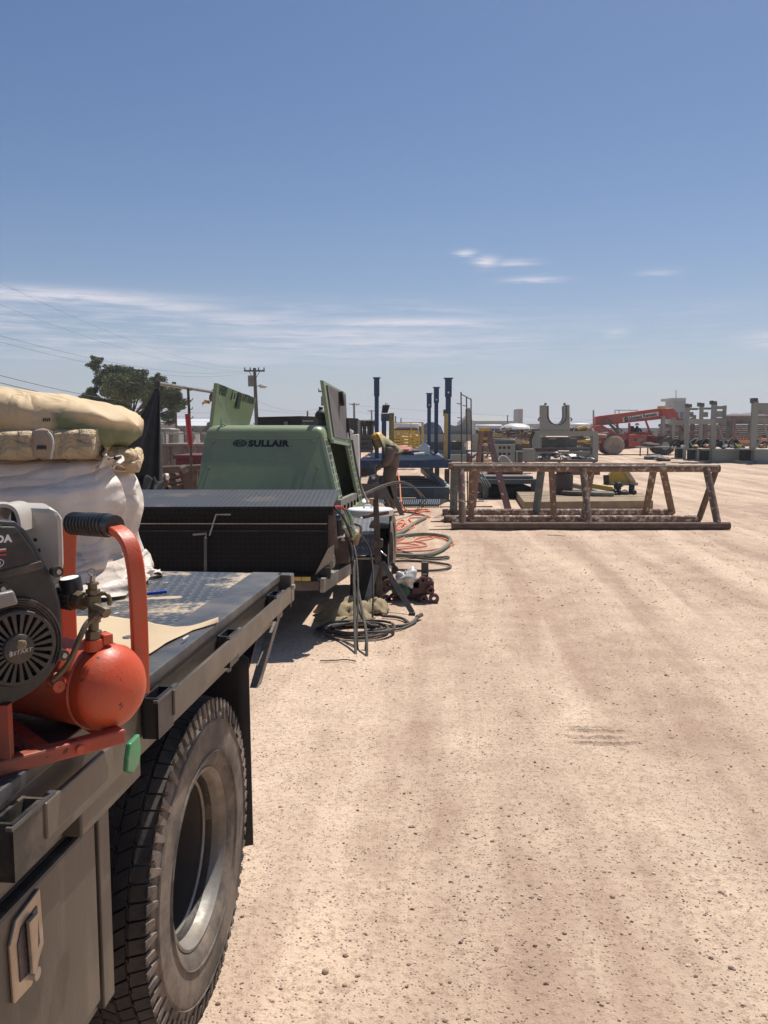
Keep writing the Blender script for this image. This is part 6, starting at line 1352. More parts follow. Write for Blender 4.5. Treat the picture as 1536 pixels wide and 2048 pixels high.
# cable connector cluster, green and white leads, blue knob
r = thing('lead_cluster', 'knot of green, white and red welding leads at the trailer corner', 'cable bundle', P(690, 1075, 6.2))
part(MB().tube([P(668, 1014, 5.9), P(682, 1013, 6.0), P(690, 1020, 6.05)], .010, 8, 2), 'red_lead', M('red_lead', (.45, .03, .025), .5), r)
for k, (x, m_) in enumerate(((690, m_greenl), (694, M('green_lead', (.10, .22, .12), .6)), (686, m_plast), (698, m_greenl))):
    part(MB().tube([P(x - 1, 1017 + k * 2, 6.05), P(x + 5, 1035, 6.05), P(x + 9, 1052, 6.1), P(x + 5, 1066, 6.15)], .0065, 8, 2), 'lead', m_, r)
for k in range(7):
    random.seed(60 + k); x, y = 688 + random.uniform(-4, 22), 1050 + random.uniform(-6, 16); part(MB().tube([P(x, y, 6.1), P(x + random.uniform(4, 14), y + random.uniform(2, 10), 6.1), P(x + random.uniform(8, 20), y + random.uniform(8, 20), 6.15)], .011, 7, 1), 'clamp_handle', (m_plast, m_greenl, m_brass)[k % 3], r)
part(MB().ball(P(703, 1062, 6.15), (.05, .04, .035), 10, 7, .6, 20), 'tape_wad', m_plast, r)
part(MB().tube([P(669, 1017, 5.9), P(683, 1028, 5.95), P(694, 1050, 6.05), P(704, 1075, 6.1)], .009, 7, 1), 'black_lead', m_matt, r)
part(MB().ball(P(712, 1072, 6.25), (.05, .05, .06), 10, 7, .7, 16), 'cloth_wad', m_tan, r)
for x0, y0, x1, y1 in ((676, 1052, 667, 1064), (684, 1066, 672, 1072), (690, 1074, 700, 1086)): part(MB().bar(P(x0, y0, 6.1), P(x1, y1, 6.1), .022), 'bracket', m_matt, r)
r2 = thing('lever_valve', 'black upright valve with round blue knob at the chest corner', 'valve', P(676, 1075, 6.0))
part(MB().cyl(P(678, 1070, 6.05), P(676, 1040, 6.05), .028, n=12), 'stem', m_matt, r2); part(MB().ball(P(674, 1035, 6.0), .026, 14, 9), 'knob', M('dark_blue_knob', (.02, .03, .10), .3), r2, smooth=True)
# white lid on its rusty tripod stand
def tripod():
    r = thing('tripod_stand', 'rusty tripod pipe stand with cross pin beside the trailer wheel', 'pipe stand', G(757, 1200)); D = 6.95
    z = lambda x, y, d=0: P(x, y, D + d)
    part(MB().hexa([z(752, 1196), z(766, 1196), z(766, 1196, .06), z(752, 1196, .06), z(746, 1000), z(757, 1000), z(757, 1000, .06), z(746, 1000, .06)]), 'post', m_brownst, r, bevel=.004)
    part(MB().hexa([z(744, 960), z(756, 960), z(756, 960, .06), z(744, 960, .06)][:0] or [z(747, 1003), z(757, 1003), z(757, 1003, .05), z(747, 1003, .05), z(749, 985), z(756, 985), z(756, 985, .05), z(749, 985, .05)]), 'post_tip', m_brownst, r)
    part(MB().bar(z(727, 1034, -.03), z(776, 1025, .1), .028), 'cross_bar', m_brownst, r); part(MB().tube([z(761, 1102, -.04), z(765, 1106, -.06), z(773, 1112, -.06)], .007, 6), 'pin', m_silver, r)
    a = z(764, 1125); f = G(824, 1229); part(MB().bar(a, f + V((0, 0, .02)), .045, .012, up=(0, 1, 0)), 'leg', m_chan2, r); part(MB().box(f + V((0, 0, .01)), (.05, .06, .02)), 'foot', m_matt, r)
    a = z(753, 1130); f = G(730, 1222); part(MB().bar(a, f + V((0, 0, .02)), .05, .014, up=(0, 1, 0)), 'leg', m_chan, r)
    a = z(757, 1130, .05); f = G(775, 1172); part(MB().bar(a, f + V((0, 0, .02)), .045, .012, up=(0, 1, 0)), 'leg', m_chan2, r)
    part(MB().pbox(746, 1080, 766, 1096, D - .02, .1), 'collar', m_brownst, r, bevel=.006)
tripod()
def disc():
    D = 7.3; c = P(741, 1028, D); R_ = 46 / FPX * D
    r = thing('white_disc', 'flat white round disc with a small handle standing level above the fender', 'disc', c)
    part(MB().lathe([(.001, .05), (R_ * .96, .05), (R_, .042), (R_, 0), (R_ * .97, -.008), (.001, -.002)], c, (0, 0, 1), 48), 'plate', m_white, r, smooth=True)
    part(MB().tube([c + V((-.06, .02, .05)), c + V((-.055, .02, .075)), c + V((0, .02, .082)), c + V((.01, .02, .05))], .008, 7, 2), 'handle', m_white, r, smooth=True)
disc()
def clamps():
    for k, (x, y, D, lab) in enumerate(((848, 1180, 7.15, 'maroon cast clamp standing tallest, farthest right'), (800, 1185, 7.2, 'dark maroon clamp under the white plastic bag'))):
        r = thing('pipe_clamp', lab + ' by the tripod', 'clamp', G(x, 1203 if k == 0 else 1205), 'maroon clamps on the dirt')
        def z(a, b, d=0): return P(a, b, D + d)
        if k == 0:
            part(MB().pbox(822, 1162, 868, 1190, D, .14), 'body', m_maroon, r, bevel=.01); part(MB().pbox(843, 1125, 857, 1160, D + .05, .06), 'upright', m_brownst, r, bevel=.006); part(MB().cyl(z(849, 1162), z(849, 1148), .024, n=10), 'screw', m_brownst, r)
            for a, b, q in ((846, 1160, .035), (861, 1180, .035), (868, 1197, .045), (848, 1197, .035), (858, 1160, .025)): part(MB().lathe([(q * .4, -.02), (q, -.02), (q, .03), (q * .4, .03), (q * .4, -.02)], z(a, b, -.03), (0, 1, 0), 16), 'roller', m_maroon, r)
        else:
            part(MB().hexa([z(787, 1195), z(845, 1200), z(845, 1200, .2), z(787, 1195, .2), z(792, 1166), z(846, 1174), z(846, 1174, .2), z(792, 1166, .2)]), 'body', m_maroon, r, bevel=.012)
            for a, b, q in ((772, 1200, .045), (842, 1199, .04), (776, 1170, .05), (783, 1198, .03)): part(MB().lathe([(q * .4, -.02), (q, -.02), (q, .03), (q * .4, .03), (q * .4, -.02)], z(a, b, -.03), (0, 1, 0), 16), 'roller', m_maroon, r)
            part(MB().bar(z(766, 1206), z(788, 1186), .025), 'arm', m_brownst, r); part(MB().bar(z(783, 1126), z(796, 1142), .03), 'handle', m_matt, r); part(MB().pbox(783, 1135, 796, 1148, D, .07), 'jaw', m_maroon, r); part(MB().bar(z(824, 1153), z(834, 1164), .024), 'lever', m_matt, r)
            part(MB().pbox(822, 1160, 838, 1176, D - .05, .1), 'bracket', m_brownst, r)
    mb = MB(); c = P(812, 1160, 7.15); mb.ball(c + V((0, -.02, .02)), (.085, .07, .095), 36, 22, 1.0, 16); single(mb, 'plastic_bag', m_plast, 'crumpled white plastic bag stuffed in the dark clamp by the tripod', 'plastic bag', smooth=180)
    mb = MB(); mb.ball(P(800, 1180, 7.12), (.07, .05, .05), 12, 8, .8, 14); single(mb, 'glove', M('green_glove', (.05, .13, .08), .8), 'dark green glove under the white plastic bag', 'glove', smooth=180)
clamps()
# small litter behind the disc, near the stand
for k, (x, y, D, s, m_, lab) in enumerate(((724, 1008, 10.5, .09, m_plast, 'white rag bunched beyond the white disc'), (738, 1006, 11.5, .10, m_wood, 'timber block behind the rusty tripod post'), (716, 1020, 10, .09, m_greyd, 'grey can beside the housing skirt'), (748, 1013, 12, .12, m_kraft2, 'tan sack behind the rusty tripod post'))):
    mb = MB(); p = P(x, y, D)
    if k in (1, 2): mb.box((p.x, D, p.z), (s * 1.6, s, s * 1.3), .3)
    else: mb.ball((p.x, D, p.z), (s, s, s * .7), 12, 8, .7, 11)
    single(mb, 'rag' if k == 0 else ('timber_block', 'can', 'sack')[k - 1], m_, lab, ('rag', 'timber', 'can', 'sack')[k], smooth=30)
r = thing('trailer_bracket', 'grey folded steel plates between the housing skirt and the stand', 'bracket', P(722, 1005, 10))
part(MB().prism([P(x, y, 10.2) for x, y in ((712, 960), (722, 966), (724, 1018), (714, 1020))], (0, .03, 0)), 'plate', m_chan, r); part(MB().tube([P(702, 975, 9.8), P(714, 978, 9.9), P(722, 990, 10), P(718, 1012, 10)], .018, 7, 2), 'hose', m_greyl, r)
part(MB().bar(P(706, 984, 9.8), P(722, 984, 9.9), .05), 'fitting', m_chan, r); part(MB().ball(P(712, 1000, 10), .06, 10, 7, .7, 12), 'valve', m_plast, r)
# ------------------------------------------------------------------ the flatbed truck
ZD = .995
def truck():
    r = thing('flatbed_truck', 'black flatbed work truck with tread plate deck, stake pockets and dual rear tyres', 'truck', TR(1.9, -1.7, 0))
    S1 = 2.83
    part(MB().fbox(TR, -2.2, S1, -2.9, -.755, ZD - .02, ZD), 'deck', m_deck, r)
    part(MB().fbox(TR, -2.2, S1, -.755, -.645, ZD - .02, ZD + .004), 'edge_plate', m_edge, r, bevel=.003)
    part(MB().fbox(TR, -2.2, S1 - .02, -.662, -.648, ZD - .145, ZD - .02), 'side_channel', m_truckrail, r)
    for q0, q1 in ((1.10, 1.33), (1.63, 2.78), (-2.2, .50)): part(MB().fbox(TR, q0, q1, -.617, -.607, .902, .958), 'rub_rail', m_truckrail, r, bevel=.003)
    part(MB().fbox(TR, 2.78, S1, -.66, -.606, .900, ZD + .004), 'corner_cap', m_truckrail, r, bevel=.004)
    part(MB().fbox(TR, S1 - .001, S1 + .012, -2.9, -.62, ZD - .12, ZD - .001), 'tail_plate', m_black, r)
    part(MB().cyl(TR(2.80, -.61, .955), TR(2.80, -.598, .955), .009, n=10), 'bolt', m_silver, r)
    pk = None
    for s in (.54, 1.06, 1.59, 2.09, 2.62):
        mb = MB(); w, d, h0, h1, e = .042, .048, .882, .966, .006
        t0, t1 = -.645, -.612
        mb.fbox(TR, s - w, s - w + e, t0, t1, h0, h1); mb.fbox(TR, s + w - e, s + w, t0, t1, h0, h1); mb.fbox(TR, s - w, s + w, t1 - e, t1 + .001, h0, h1 - .001); mb.fbox(TR, s - w, s + w, t0, t0 + e, h0, h1 + .001)
        pk = part(mb, 'stake_pocket', m_black, r)
        part(MB().fbox(TR, s - w - .006, s + w + .03, -.6185, -.609, .958, .9635), 'weld_bead', m_edge, pk)
    # underside beams
    for t0 in (-1.55, -2.2): part(MB().fbox(TR, -2.2, 2.95, t0, t0 + .08, .68, ZD - .1), 'chassis_rail', m_matt, r)
    for s in (.3, .9, 1.5, 2.1, 2.7): part(MB().fbox(TR, s, s + .05, -2.85, -.72, ZD - .10, ZD - .022), 'cross_bearer', m_matt, r)
    # tool box below the deck
    part(MB().fbox(TR, -2.2, 1.475, -1.25, -.70, .385, .845), 'tool_box', m_truck, r, bevel=.004)
    part(MB().fbox(TR, -2.2, 1.475, -.702, -.688, .800, .845), 'box_top_trim', m_truck, r, bevel=.004)
    dr = part(MB().fbox(TR, .30, 1.395, -.702, -.676, .43, .785), 'tool_box_door', m_truck, r, bevel=.007)
    mb = MB(); mb.fbox(TR, .285, 1.41, -.7002, -.6955, .788, .794); mb.fbox(TR, 1.398, 1.406, -.7002, -.6955, .42, .79); mb.fbox(TR, .285, 1.41, -.7002, -.6955, .42, .427); part(mb, 'door_gap', m_dark, r)
    part(MB().fbox(TR, 1.43, 1.478, -.702, -.688, .385, .80), 'box_corner_trim', m_truck, r, bevel=.003)
    # paddle latch: cut cornered steel plate with a dark cup
    def pl(poly, t, ext, name, m_, par, bev=0): return part(MB().prism([TR(s, t, z) for s, z in poly], TR(0, ext, 0) - TR(0, 0, 0)), name, m_, par, bevel=bev)
    a, b, c, d, e, f = (1.115, .765), (1.185, .775), (1.190, .68), (1.150, .635), (1.100, .640), (1.096, .735)
    lp = pl([a, b, c, d, e, f], -.676, .006, 'latch_plate', m_latch, dr, .002)
    def sc(p, k): return (1.146 + (p[0] - 1.146) * k, .712 + (p[1] - .712) * k)
    pl([sc(p, .66) for p in (a, b, c, d, e, f)], -.6705, .002, 'latch_cup', m_cup, lp)
    pl([(1.135, .75), (1.16, .75), (1.152, .66), (1.14, .66)], -.668, .008, 'latch_paddle', m_latch, lp, .002)
    part(MB().cyl(TR(1.150, -.672, .655), TR(1.150, -.660, .655), .010, n=18), 'lock_cylinder', m_silver, lp, smooth=True)
    # oval hole with the green hook at the box top rear corner
    part(MB().fbox(TR, 1.30, 1.56, -.70, -.655, .80, .97), 'bracket_plate', m_truckrail, r, bevel=.004)
    mb = MB(); cc = TR(1.41, -.653, .905)
    mb.grid(lambda u, v: cc + (TR(1, 0, 0) - TR(0, 0, 0)) * .030 * v * math.cos(u * 6.2832) + V((0, 0, .043 * v * math.sin(u * 6.2832))) , 24, 2, True); part(mb, 'oval_hole', m_dark, r)
    gc = TR(1.405, -.600, .905); mb = MB(); pts = [gc + (TR(1, 0, 0) - TR(0, 0, 0)) * x * 1.8 + V((0, 0, z * .75)) for x, z in ((.014, .045), (-.010, .042), (-.017, .01), (-.020, -.018), (-.006, -.036), (.010, -.03), (.016, .0))]
    part(MB().prism(pts, TR(0, -.010, 0) - TR(0, 0, 0)), 'green_hook', M('green_plastic', (.035, .26, .10), .35, 0, .2, 30, .0005, 100, (.12, .22, .12), .3, 40, .1), r, bevel=.003)
    # mud flap and its brace
    mf = MB(); mf.grid(lambda u, v: TR(2.44 + .02 * v + .010 * math.sin(u * 5), -1.25 + .583 * u, (.82 if u < .95 else .80) - (.64 if u < .95 else .61) * v), 16, 14); part(mf, 'mud_flap', m_rubf, r, smooth=180, solid=.008)
    part(MB().cyl(TR(2.46, -.73, .765), TR(2.425, -.73, .765), .010, n=10), 'flap_bolt', m_plast, r)
    part(MB().hexa([TR(2.74, -.635, .90), TR(2.80, -.635, .90), TR(2.80, -.66, .90), TR(2.74, -.66, .90), TR(2.45, -.645, .70), TR(2.50, -.645, .70), TR(2.50, -.67, .70), TR(2.45, -.67, .70)]), 'apron_brace', m_brace, r)
    part(MB().hexa([TR(2.46, -.69, .70), TR(2.78, -.69, .90), TR(2.78, -1.2, .90), TR(2.46, -1.2, .70), TR(2.455, -.69, .708), TR(2.775, -.69, .908), TR(2.775, -1.2, .908), TR(2.455, -1.2, .708)]), 'rear_apron', m_matt, r)
    part(MB().fbox(TR, 1.45, 2.9, -1.7, -1.68, .2, .9), 'inner_guard', m_matt, r)
    # tyres
    wheel(r, TR(1.975, -.660, .405), 1); wheel(r, TR(1.975, -1.20, .405), 0)
    part(MB().cyl(TR(1.975, -2.3, .405), TR(1.975, -.85, .405), .07, n=14), 'axle', m_matt, r)
def wheel(root, oc, front):
    """oc: centre of the outer face; axis points outwards (t+)"""
    ax = (TR(0, 1, 0) - TR(0, 0, 0)).normalized(); fw = (TR(1, 0, 0) - TR(0, 0, 0)).normalized(); up = V((0, 0, 1)); R_ = .405; W = .245
    o = oc - ax * W / 2
    prof = [(.214, -.090), (.222, -.104), (.245, -.116), (.30, -.124), (.335, -.1225), (.362, -.118), (.378, -.111), (.388, -.103), (.394, -.09), (.396, 0), (.394, .09), (.388, .103), (.378, .111), (.362, .118), (.348, .121), (.345, .1235), (.335, .1245), (.31, .1255), (.285, .1250), (.250, .121), (.234, .114), (.224, .105), (.214, .092)]
    w = part(MB().lathe(prof, o, ax, 120), 'wheel', m_side, root, smooth=True)
    # tread: rows of separate rubber blocks
    mb = MB(); random.seed(4)
    def pt(a, r_, x): return o + fw * math.cos(a) * r_ + up * math.sin(a) * r_ + ax * x
    rows = [(-.118, -.084, 68, .10, .0), (-.078, -.044, 60, .45, .5), (-.039, -.004, 64, -.45, .2), (.001, .036, 60, .45, .7), (.041, .076, 64, -.45, .1), (.082, .119, 68, -.10, .3)]
    for x0, x1, n, sk, ph in rows:
        for k in range(n):
            st = 6.28318 / n; a = (k + ph) * st; g = st * .86; s = sk * st
            r0 = .388; r1 = .405; sh0 = .010 if x0 < -.1 else 0; sh1 = .012 if x1 > .1 else 0
            rr = [r1 - sh0 * .9, r1 - sh1 * .9]
            j = random.uniform(-.0015, .0015)
            pts = []
            for r_, dr_ in ((r0, 0), (r1, 1)):
                xi0, xi1 = x0 + (.002 if dr_ else 0), x1 - (.002 if dr_ else 0)
                q0 = rr[0] if dr_ else r0 - sh0; q1 = rr[1] if dr_ else r0 - sh1
                # notch in the middle of each block
                pts += [(a, q0, xi0), (a + s, q1, xi1 + j), (a + s + g, q1, xi1 + j), (a + g, q0, xi0)]
            mb.hexa([pt(*p) for p in pts])
            # zig-zag tab
            am = a + g * .35; xm = (x0 + x1) / 2
            mb.hexa([pt(am, r0, x1 - .001), pt(am, r0, x1 + .004 if x1 < .1 else x1 + .001), pt(am + g * .3, r0, x1 + .004 if x1 < .1 else x1 + .001), pt(am + g * .3, r0, x1 - .001), pt(am, r1 - .0035, x1 - .001), pt(am, r1 - .0035, x1 + .0035 if x1 < .1 else x1 + .001), pt(am + g * .3, r1 - .0035, x1 + .0035 if x1 < .1 else x1 + .001), pt(am + g * .3, r1 - .0035, x1 - .001)])
    tr = part(mb, 'tread_blocks', m_rub, w); tr['kind'] = 'stuff'
    # shoulder lugs running down the sidewall
    mb = MB()
    for k in range(68):
        a = (k + .35) / 68 * 6.28318; g = .054
        L = .345 if k % 2 else .364
        for (ra, xa, rb, xb) in ((.394, .112, L, .1215),):
            mb.hexa([pt(a, ra, xa), pt(a + g, ra, xa), pt(a + g * .9, rb, xb), pt(a + g * .1, rb, xb), pt(a, ra + .005, xa + .007), pt(a + g, ra + .005, xa + .007), pt(a + g * .8, rb, xb + .004), pt(a + g * .2, rb, xb + .004)])
    tr = part(mb, 'shoulder_lugs', m_side, w); tr['kind'] = 'stuff'
    mb = MB()
    for rr in (.345, .262): mb.lathe([(rr - .002, .1225), (rr, .128), (rr + .002, .1225)], o, ax, 120)
    part(mb, 'sidewall_ring', m_side, w, smooth=180)
    if front:
        # deep dished dual rim
        prof = [(.214, .088), (.223, .098), (.222, .107), (.215, .108), (.209, .098), (.203, .090), (.202, .072), (.196, .062), (.193, .045), (.190, .02), (.189, -.05), (.184, -.075), (.17, -.088), (.12, -.095), (.115, -.075), (.09, -.072), (.001, -.072)]
        rm = part(MB().lathe(prof[6:], o, ax, 96), 'rim', m_rim, w, smooth=35); part(MB().lathe(prof[:9], o, ax, 96), 'rim_lip', m_lip, w, smooth=35); part(MB().lathe([(.1925, .055), (.187, .05), (.1915, .043)], o, ax, 96), 'rim_bead', m_lip, w, smooth=True)
        mb = MB(); 
        for k in range(8):
            a = k / 8 * 6.2832; mb.cyl(pt(a, .145, -.092), pt(a, .145, -.055), .014, n=6)
        part(mb, 'wheel_nut', m_rim, w); part(MB().lathe([(.001, .0), (.05, .0), (.062, -.01), (.065, -.075)], o, ax, 24), 'hub', m_brownst, w, smooth=True)
    return w
m_edge = M('worn_deck_edge', (.050, .054, .062), .42, 0, .2, 3, .0005, 90, (.20, .17, .13), .3, 3, .15, stretch=None)
m_brace = diamond('tread_plate_brace', (.16, .15, .14), (.30, .25, .19), .02, 'yz', .4, .4)
m_truckrail = M('truck_rail_dusty', (.085, .070, .055), .35, 0, .2, 2.5, .0004, 90, (.15, .125, .095), .4, 2.5, .2)
m_rubf = M('mud_flap_rubber', (.014, .013, .013), .7, 0, .2, 4, .001, 60, (.05, .04, .035), .2, 3, .2)
m_latch = M('stainless_latch', (.50, .42, .33), .38, .6, .12, 10, .0003, 120, (.36, .28, .20), .35, 14, .15)
m_cup = M('latch_cup_dark', (.05, .045, .06), .3, .5, .2, 20, 0)
truck()
# ------------------------------------------------------------------ sand and paper on the deck
def paper():
    pts = [(330, 1182), (200, 1236), (110, 1236), (100, 1330), (160, 1345), (300, 1310), (330, 1290), (385, 1262), (441, 1246), (432, 1244), (395, 1251), (350, 1256), (310, 1253), (265, 1240), (235, 1236)]
    pts = [(100, 1232), (215, 1234), (262, 1240), (310, 1252), (350, 1256), (395, 1251), (437, 1243), (437, 1247), (385, 1262), (330, 1290), (300, 1310), (150, 1360), (60, 1370)]
    top = [G(x, y, ZD + .006) for x, y in pts]
    # fan grid between the far edge and the near edge
    far_ = top[:7]; near = [top[12], top[11], top[10], top[9], top[8], top[8].lerp(top[7], .5), top[7]]
    def f(u, v):
        q = u * 6; i = min(5, int(q)); k = q - i; a = far_[i].lerp(far_[i + 1], k); b = near[i].lerp(near[i + 1], k); p = a.lerp(b, v)
        return p + V((0, 0, .004 + .010 * math.sin(p.x * 14 + 1) * math.sin(v * math.pi) + .006 * noise.noise(p * 9)))
    single(MB().grid(f, 48, 20), 'paper_sheet', m_paper, 'flat tan paper sheet lying on the truck deck beside the red handle', 'paper sheet', smooth=180, solid=.0015)
paper()
def sand(name, lab, x0, y0, x1, y1, w, h, seed):
    a = G(x0, y0, ZD); b = G(x1, y1, ZD); n = V((-(b - a).y, (b - a).x, 0)).normalized()
    def f(u, v):
        p = a.lerp(b, u) + n * (v - .5) * w * (1 + .5 * noise.noise(V((u * 5 + seed, v, 0)))); e = (math.sin(u * math.pi) * math.sin(v * math.pi)) ** .5
        return V((p.x, p.y, ZD - .002 + h * e * (.8 + .6 * noise.noise(p * 12 + V((seed, 0, 0))))))
    single(MB().grid(f, 40, 12), name, m_sand, lab, 'sand', smooth=180)
m_sand = M('spilled_sand', (.50, .385, .26), .95, 0, .1, 20, .002, 160)
sand('sand_patch', 'thin band of spilled sand next to the pallet on the truck deck', 215, 1202, 420, 1190, .05, .004, 2)
# blue pen on the deck
a, b = G(293, 1187, ZD + .005), G(333, 1183, ZD + .005); single(MB().cyl(a, b, .0045, n=8), 'blue_pen', M('blue_pen_plastic', (.02, .06, .40), .3), 'thin blue pen lying on the truck deck right of the red handle', 'pen', smooth=True)
for x0, y0, x1, y1, lab in ((365, 1279, 376, 1272, 'tiny white wire on the paper near the deck edge'), (228, 1228, 236, 1226, 'little white chip next to the brass valve on the deck')):
    single(MB().cyl(G(x0, y0, ZD + .014), G(x1, y1, ZD + .014), .0025, n=6), 'white_scrap', m_plast, lab, 'scrap')
# ------------------------------------------------------------------ sacks on the pallet
def bag(lab, c, L, W, H, rz, mat, tilt=0, p=2.6, crease=.02, seed=0, taper=0, name='sack', seams=True, cap=None):
    """sack: length along its own x; rounded pillow with a stitched end seam"""
    c = V(c); R = Matrix.Rotation(rz, 3, 'Z') @ Matrix.Rotation(tilt, 3, 'Y')
    def f(u, v):
        a = v * 2 * math.pi; x = (u - .5) * 2
        e = max(0.0, 1 - abs(x) ** (p * 2.2)) ** (.4 if p < 4 else .16)
        ca_, sa_ = math.cos(a), math.sin(a); tz = 1 - (taper * max(0, (x + .3) / 1.3) ** 1.5 if sa_ > 0 else 0)
        k1, k2_ = (.62, .8) if p < 4 else (.28, .42); y = math.copysign(abs(ca_) ** k1, ca_) * (.90 + .10 * e); z = math.copysign(abs(sa_) ** k2_, sa_) * tz
        q = V((x * L / 2, y * W / 2 * max(e, .0005), z * H / 2 * e))
        n = noise.noise(V((q.x * 7 + seed, q.y * 7, q.z * 9))) + .6 * noise.noise(V((q.x * 19 + seed, q.y * 19, q.z * 19))) - .9 * max(0, .22 - abs(noise.noise(V((q.x * 9 + seed + q.z * 14, q.y * 5, q.z * 6))))) * 4 * (.3 + abs(x))
        edge = abs(x) ** 5
        q += V((0, ca_, sa_)) * n * crease * (.35 + edge) * .8 * min(1, e * 1.3)
        q.z += .35 * crease * math.sin(q.y * 60 + 3 * n) * edge * e - (.35 * crease * abs(math.sin(q.x * 11 + q.y * 23 + seed)) ** 8)
        return c + R @ q
    r = thing(name, lab, 'sack', c - V((0, 0, H / 2)), 'paper sacks on the wrapped stack')
    part(MB().grid(f, 64, 44), 'paper', mat, r, smooth=180)
    return r, (lambda x, y, z: c + R @ V((x, y, z)))
def pallet_load():
    r = thing('wrapped_stack', 'dusty white film wrapped block of sacks on the truck deck', 'wrapped stack', TR(2.6, -1.8, ZD))
    s0, s1, t0, t1, z0, z1 = 2.41, 2.76, -2.6, -1.125, ZD + .03, 1.422
    # film: rounded box of rings with soft horizontal rolls and vertical gathers at the corner
    def ringf(v):
        pts = []
        cr = .10
        cs = [(s0, t0), (s0, t1), (s1, t1), (s1, t0)]
        for i in range(4):
            p = V((*cs[i], 0)); a = V((*cs[i - 1], 0)); b = V((*cs[(i + 1) % 4], 0)); da = (a - p).normalized(); db = (b - p).normalized()
            for k in range(9): q = k / 8; pts.append(p + da * cr * (1 - q) ** 2 + db * cr * q ** 2)
            n = 60 if i in (0, 2) else 22
            for k in range(1, n): pts.append((p + db * cr).lerp(b - db * cr, k / n))
        return pts
    base = ringf(0); N_ = len(base); ctr = V(((s0 + s1) / 2, (t0 + t1) / 2, 0)); rows = 46; vs = []
    for j in range(rows + 1):
        v = j / rows
        for i, p in enumerate(base):
            d = (p - ctr); nx = V((1 if p.x > s1 - .1 else (-1 if p.x < s0 + .1 else 0), 1 if p.y > t1 - .1 else (-1 if p.y < t0 + .1 else 0), 0)); nx = nx.normalized() if nx.length else V((0, 1, 0))
            z = z0 + (z1 - z0) * v
            roll = .012 * math.sin(v * math.pi * 3.4 + .9 + .8 * noise.noise(V((p.y * 2, 0, 0)))) + .018 * noise.noise(V((p.y * 1.2, z * 7, p.x * 3)))
            corner = math.exp(-((p - V((s0, t1, 0))).length / .13) ** 2) + math.exp(-((p - V((s1, t1, 0))).length / .22) ** 2)
            g = corner * (.010 * math.sin((p.y - p.x) * 75 + 6 * noise.noise(V((z * 3, p.y * 3, 0)))) + .022 * noise.noise(V((p.y * 16, z * 5, p.x * 16))))
            g += .004 * noise.noise(V((p.y * 20, z * 30, p.x * 20)))
            bul = .022 * math.sin(min(1, v * 1.1) * math.pi) * min(1, corner + .3)
            ins = -.09 * max(0, (v - .9) / .1) ** 2 - .05 * max(0, (.12 - v) / .12) * corner
            q = p + nx * (roll + g + bul + ins)
            zz = z + (.02 * noise.noise(V((p.y * 6, 3, p.x * 6))) if j == 0 else 0)
            if j == 0: zz = ZD + .012 + .012 * abs(noise.noise(V((p.y * 14, 2, p.x * 14))))
            vs.append(TR(q.x, q.y, zz))
    fs = [(j * N_ + i, j * N_ + (i + 1) % N_, (j + 1) * N_ + (i + 1) % N_, (j + 1) * N_ + i) for j in range(rows) for i in range(N_)]
    fs.append(tuple(range(rows * N_, (rows + 1) * N_))); mb = MB(); mb.add(vs, fs); part(mb, 'film_wrap', m_film, r, smooth=180)
    # torn film skirt spread on the deck
    def sk(u, v):
        t = -1.65 + .60 * u; s = 2.41 - .30 * v * (.55 + .45 * math.sin(u * 3.0)) + (.0 if u < .8 else (u - .8) * .6)
        h = .10 * (1 - v) ** 2 + .022 * math.sin(u * 19 + v * 4) * (1 - v * .5) + .014 * noise.noise(V((u * 9, v * 7, 2)))
        return TR(s, t + .05 * v * math.sin(u * 7), ZD + .012 + max(0, h))
    part(MB().grid(sk, 46, 16), 'film_skirt', m_film, r, smooth=180, solid=.002)
    def tn(u, v): return TR(2.45 + .30 * u + .02 * math.sin(v * 9), -1.10 + .045 * v * (1 + .3 * math.sin(u * 17)), ZD + .012 + .10 * (1 - v) ** 2 * (.5 + .5 * math.sin(u * 3)) + .012 * math.sin(u * 23 + v * 3))
    part(MB().grid(tn, 30, 8), 'film_skirt', m_film, r, smooth=180, solid=.002)
    part(MB().fbox(TR, 2.46, 2.72, -2.55, -1.22, ZD + .002, ZD + .02), 'pallet_board', m_wood, r)
    # upper sacks, faces toward the camera
    rz = -rad(5.8)
    def end(lab, x0, x1, y0, y1, D, W, mat=m_kraft, **k):
        a = P(x0, (y0 + y1) / 2, D); b = P(x1, (y0 + y1) / 2, D); H = P(0, y0, D).z - P(0, y1, D).z
        return bag(lab, ((a.x + b.x) / 2, D + W / 2, (a.z + b.z) / 2), (b.x - a.x), W, H, 0, mat, **k)
    b1, f1 = end('tan paper sack in the second layer whose square end stands above the film', 62, 188, 856, 920, 2.52, .30, seed=2, p=6, crease=.008)
    b2, f2 = end('tan paper sack at the left edge of the photograph in the second layer', -60, 66, 860, 922, 2.50, .30, seed=5, p=6, crease=.008)
    end('long tan sack lying behind the two sack ends, under the top sack', -180, 186, 838, 918, 2.60, .30, m_kraft, seed=8, p=5, crease=.010)
    # rolled back paper flap between the two ends showing brown inner ply
    mb = MB(); mb.grid(lambda u, v: P(64 + 40 * u - 5 * math.sin(v * 3.14) * (1 - u), 863 + 52 * v + 6 * math.sin(u * 3.1) * (1 - v) * -1, 2.515) + V((0, -.012 * math.sin(u * 3.14) * math.sin(v * 3.14) + .004, 0)), 14, 12)
    single(mb, 'inner_ply', m_kraft2, 'brown inner paper ply showing between the two sack ends', 'paper ply', smooth=180, solid=.003)
    mb = MB(); mb.tube([P(96, 864, 2.50), P(104, 872, 2.495), P(107, 890, 2.49), P(104, 905, 2.49), P(102, 917, 2.50)], .0035, 6, 2); single(mb, 'torn_edge', m_plast, 'white torn paper edge curling beside the brown inner ply', 'paper edge', smooth=True)
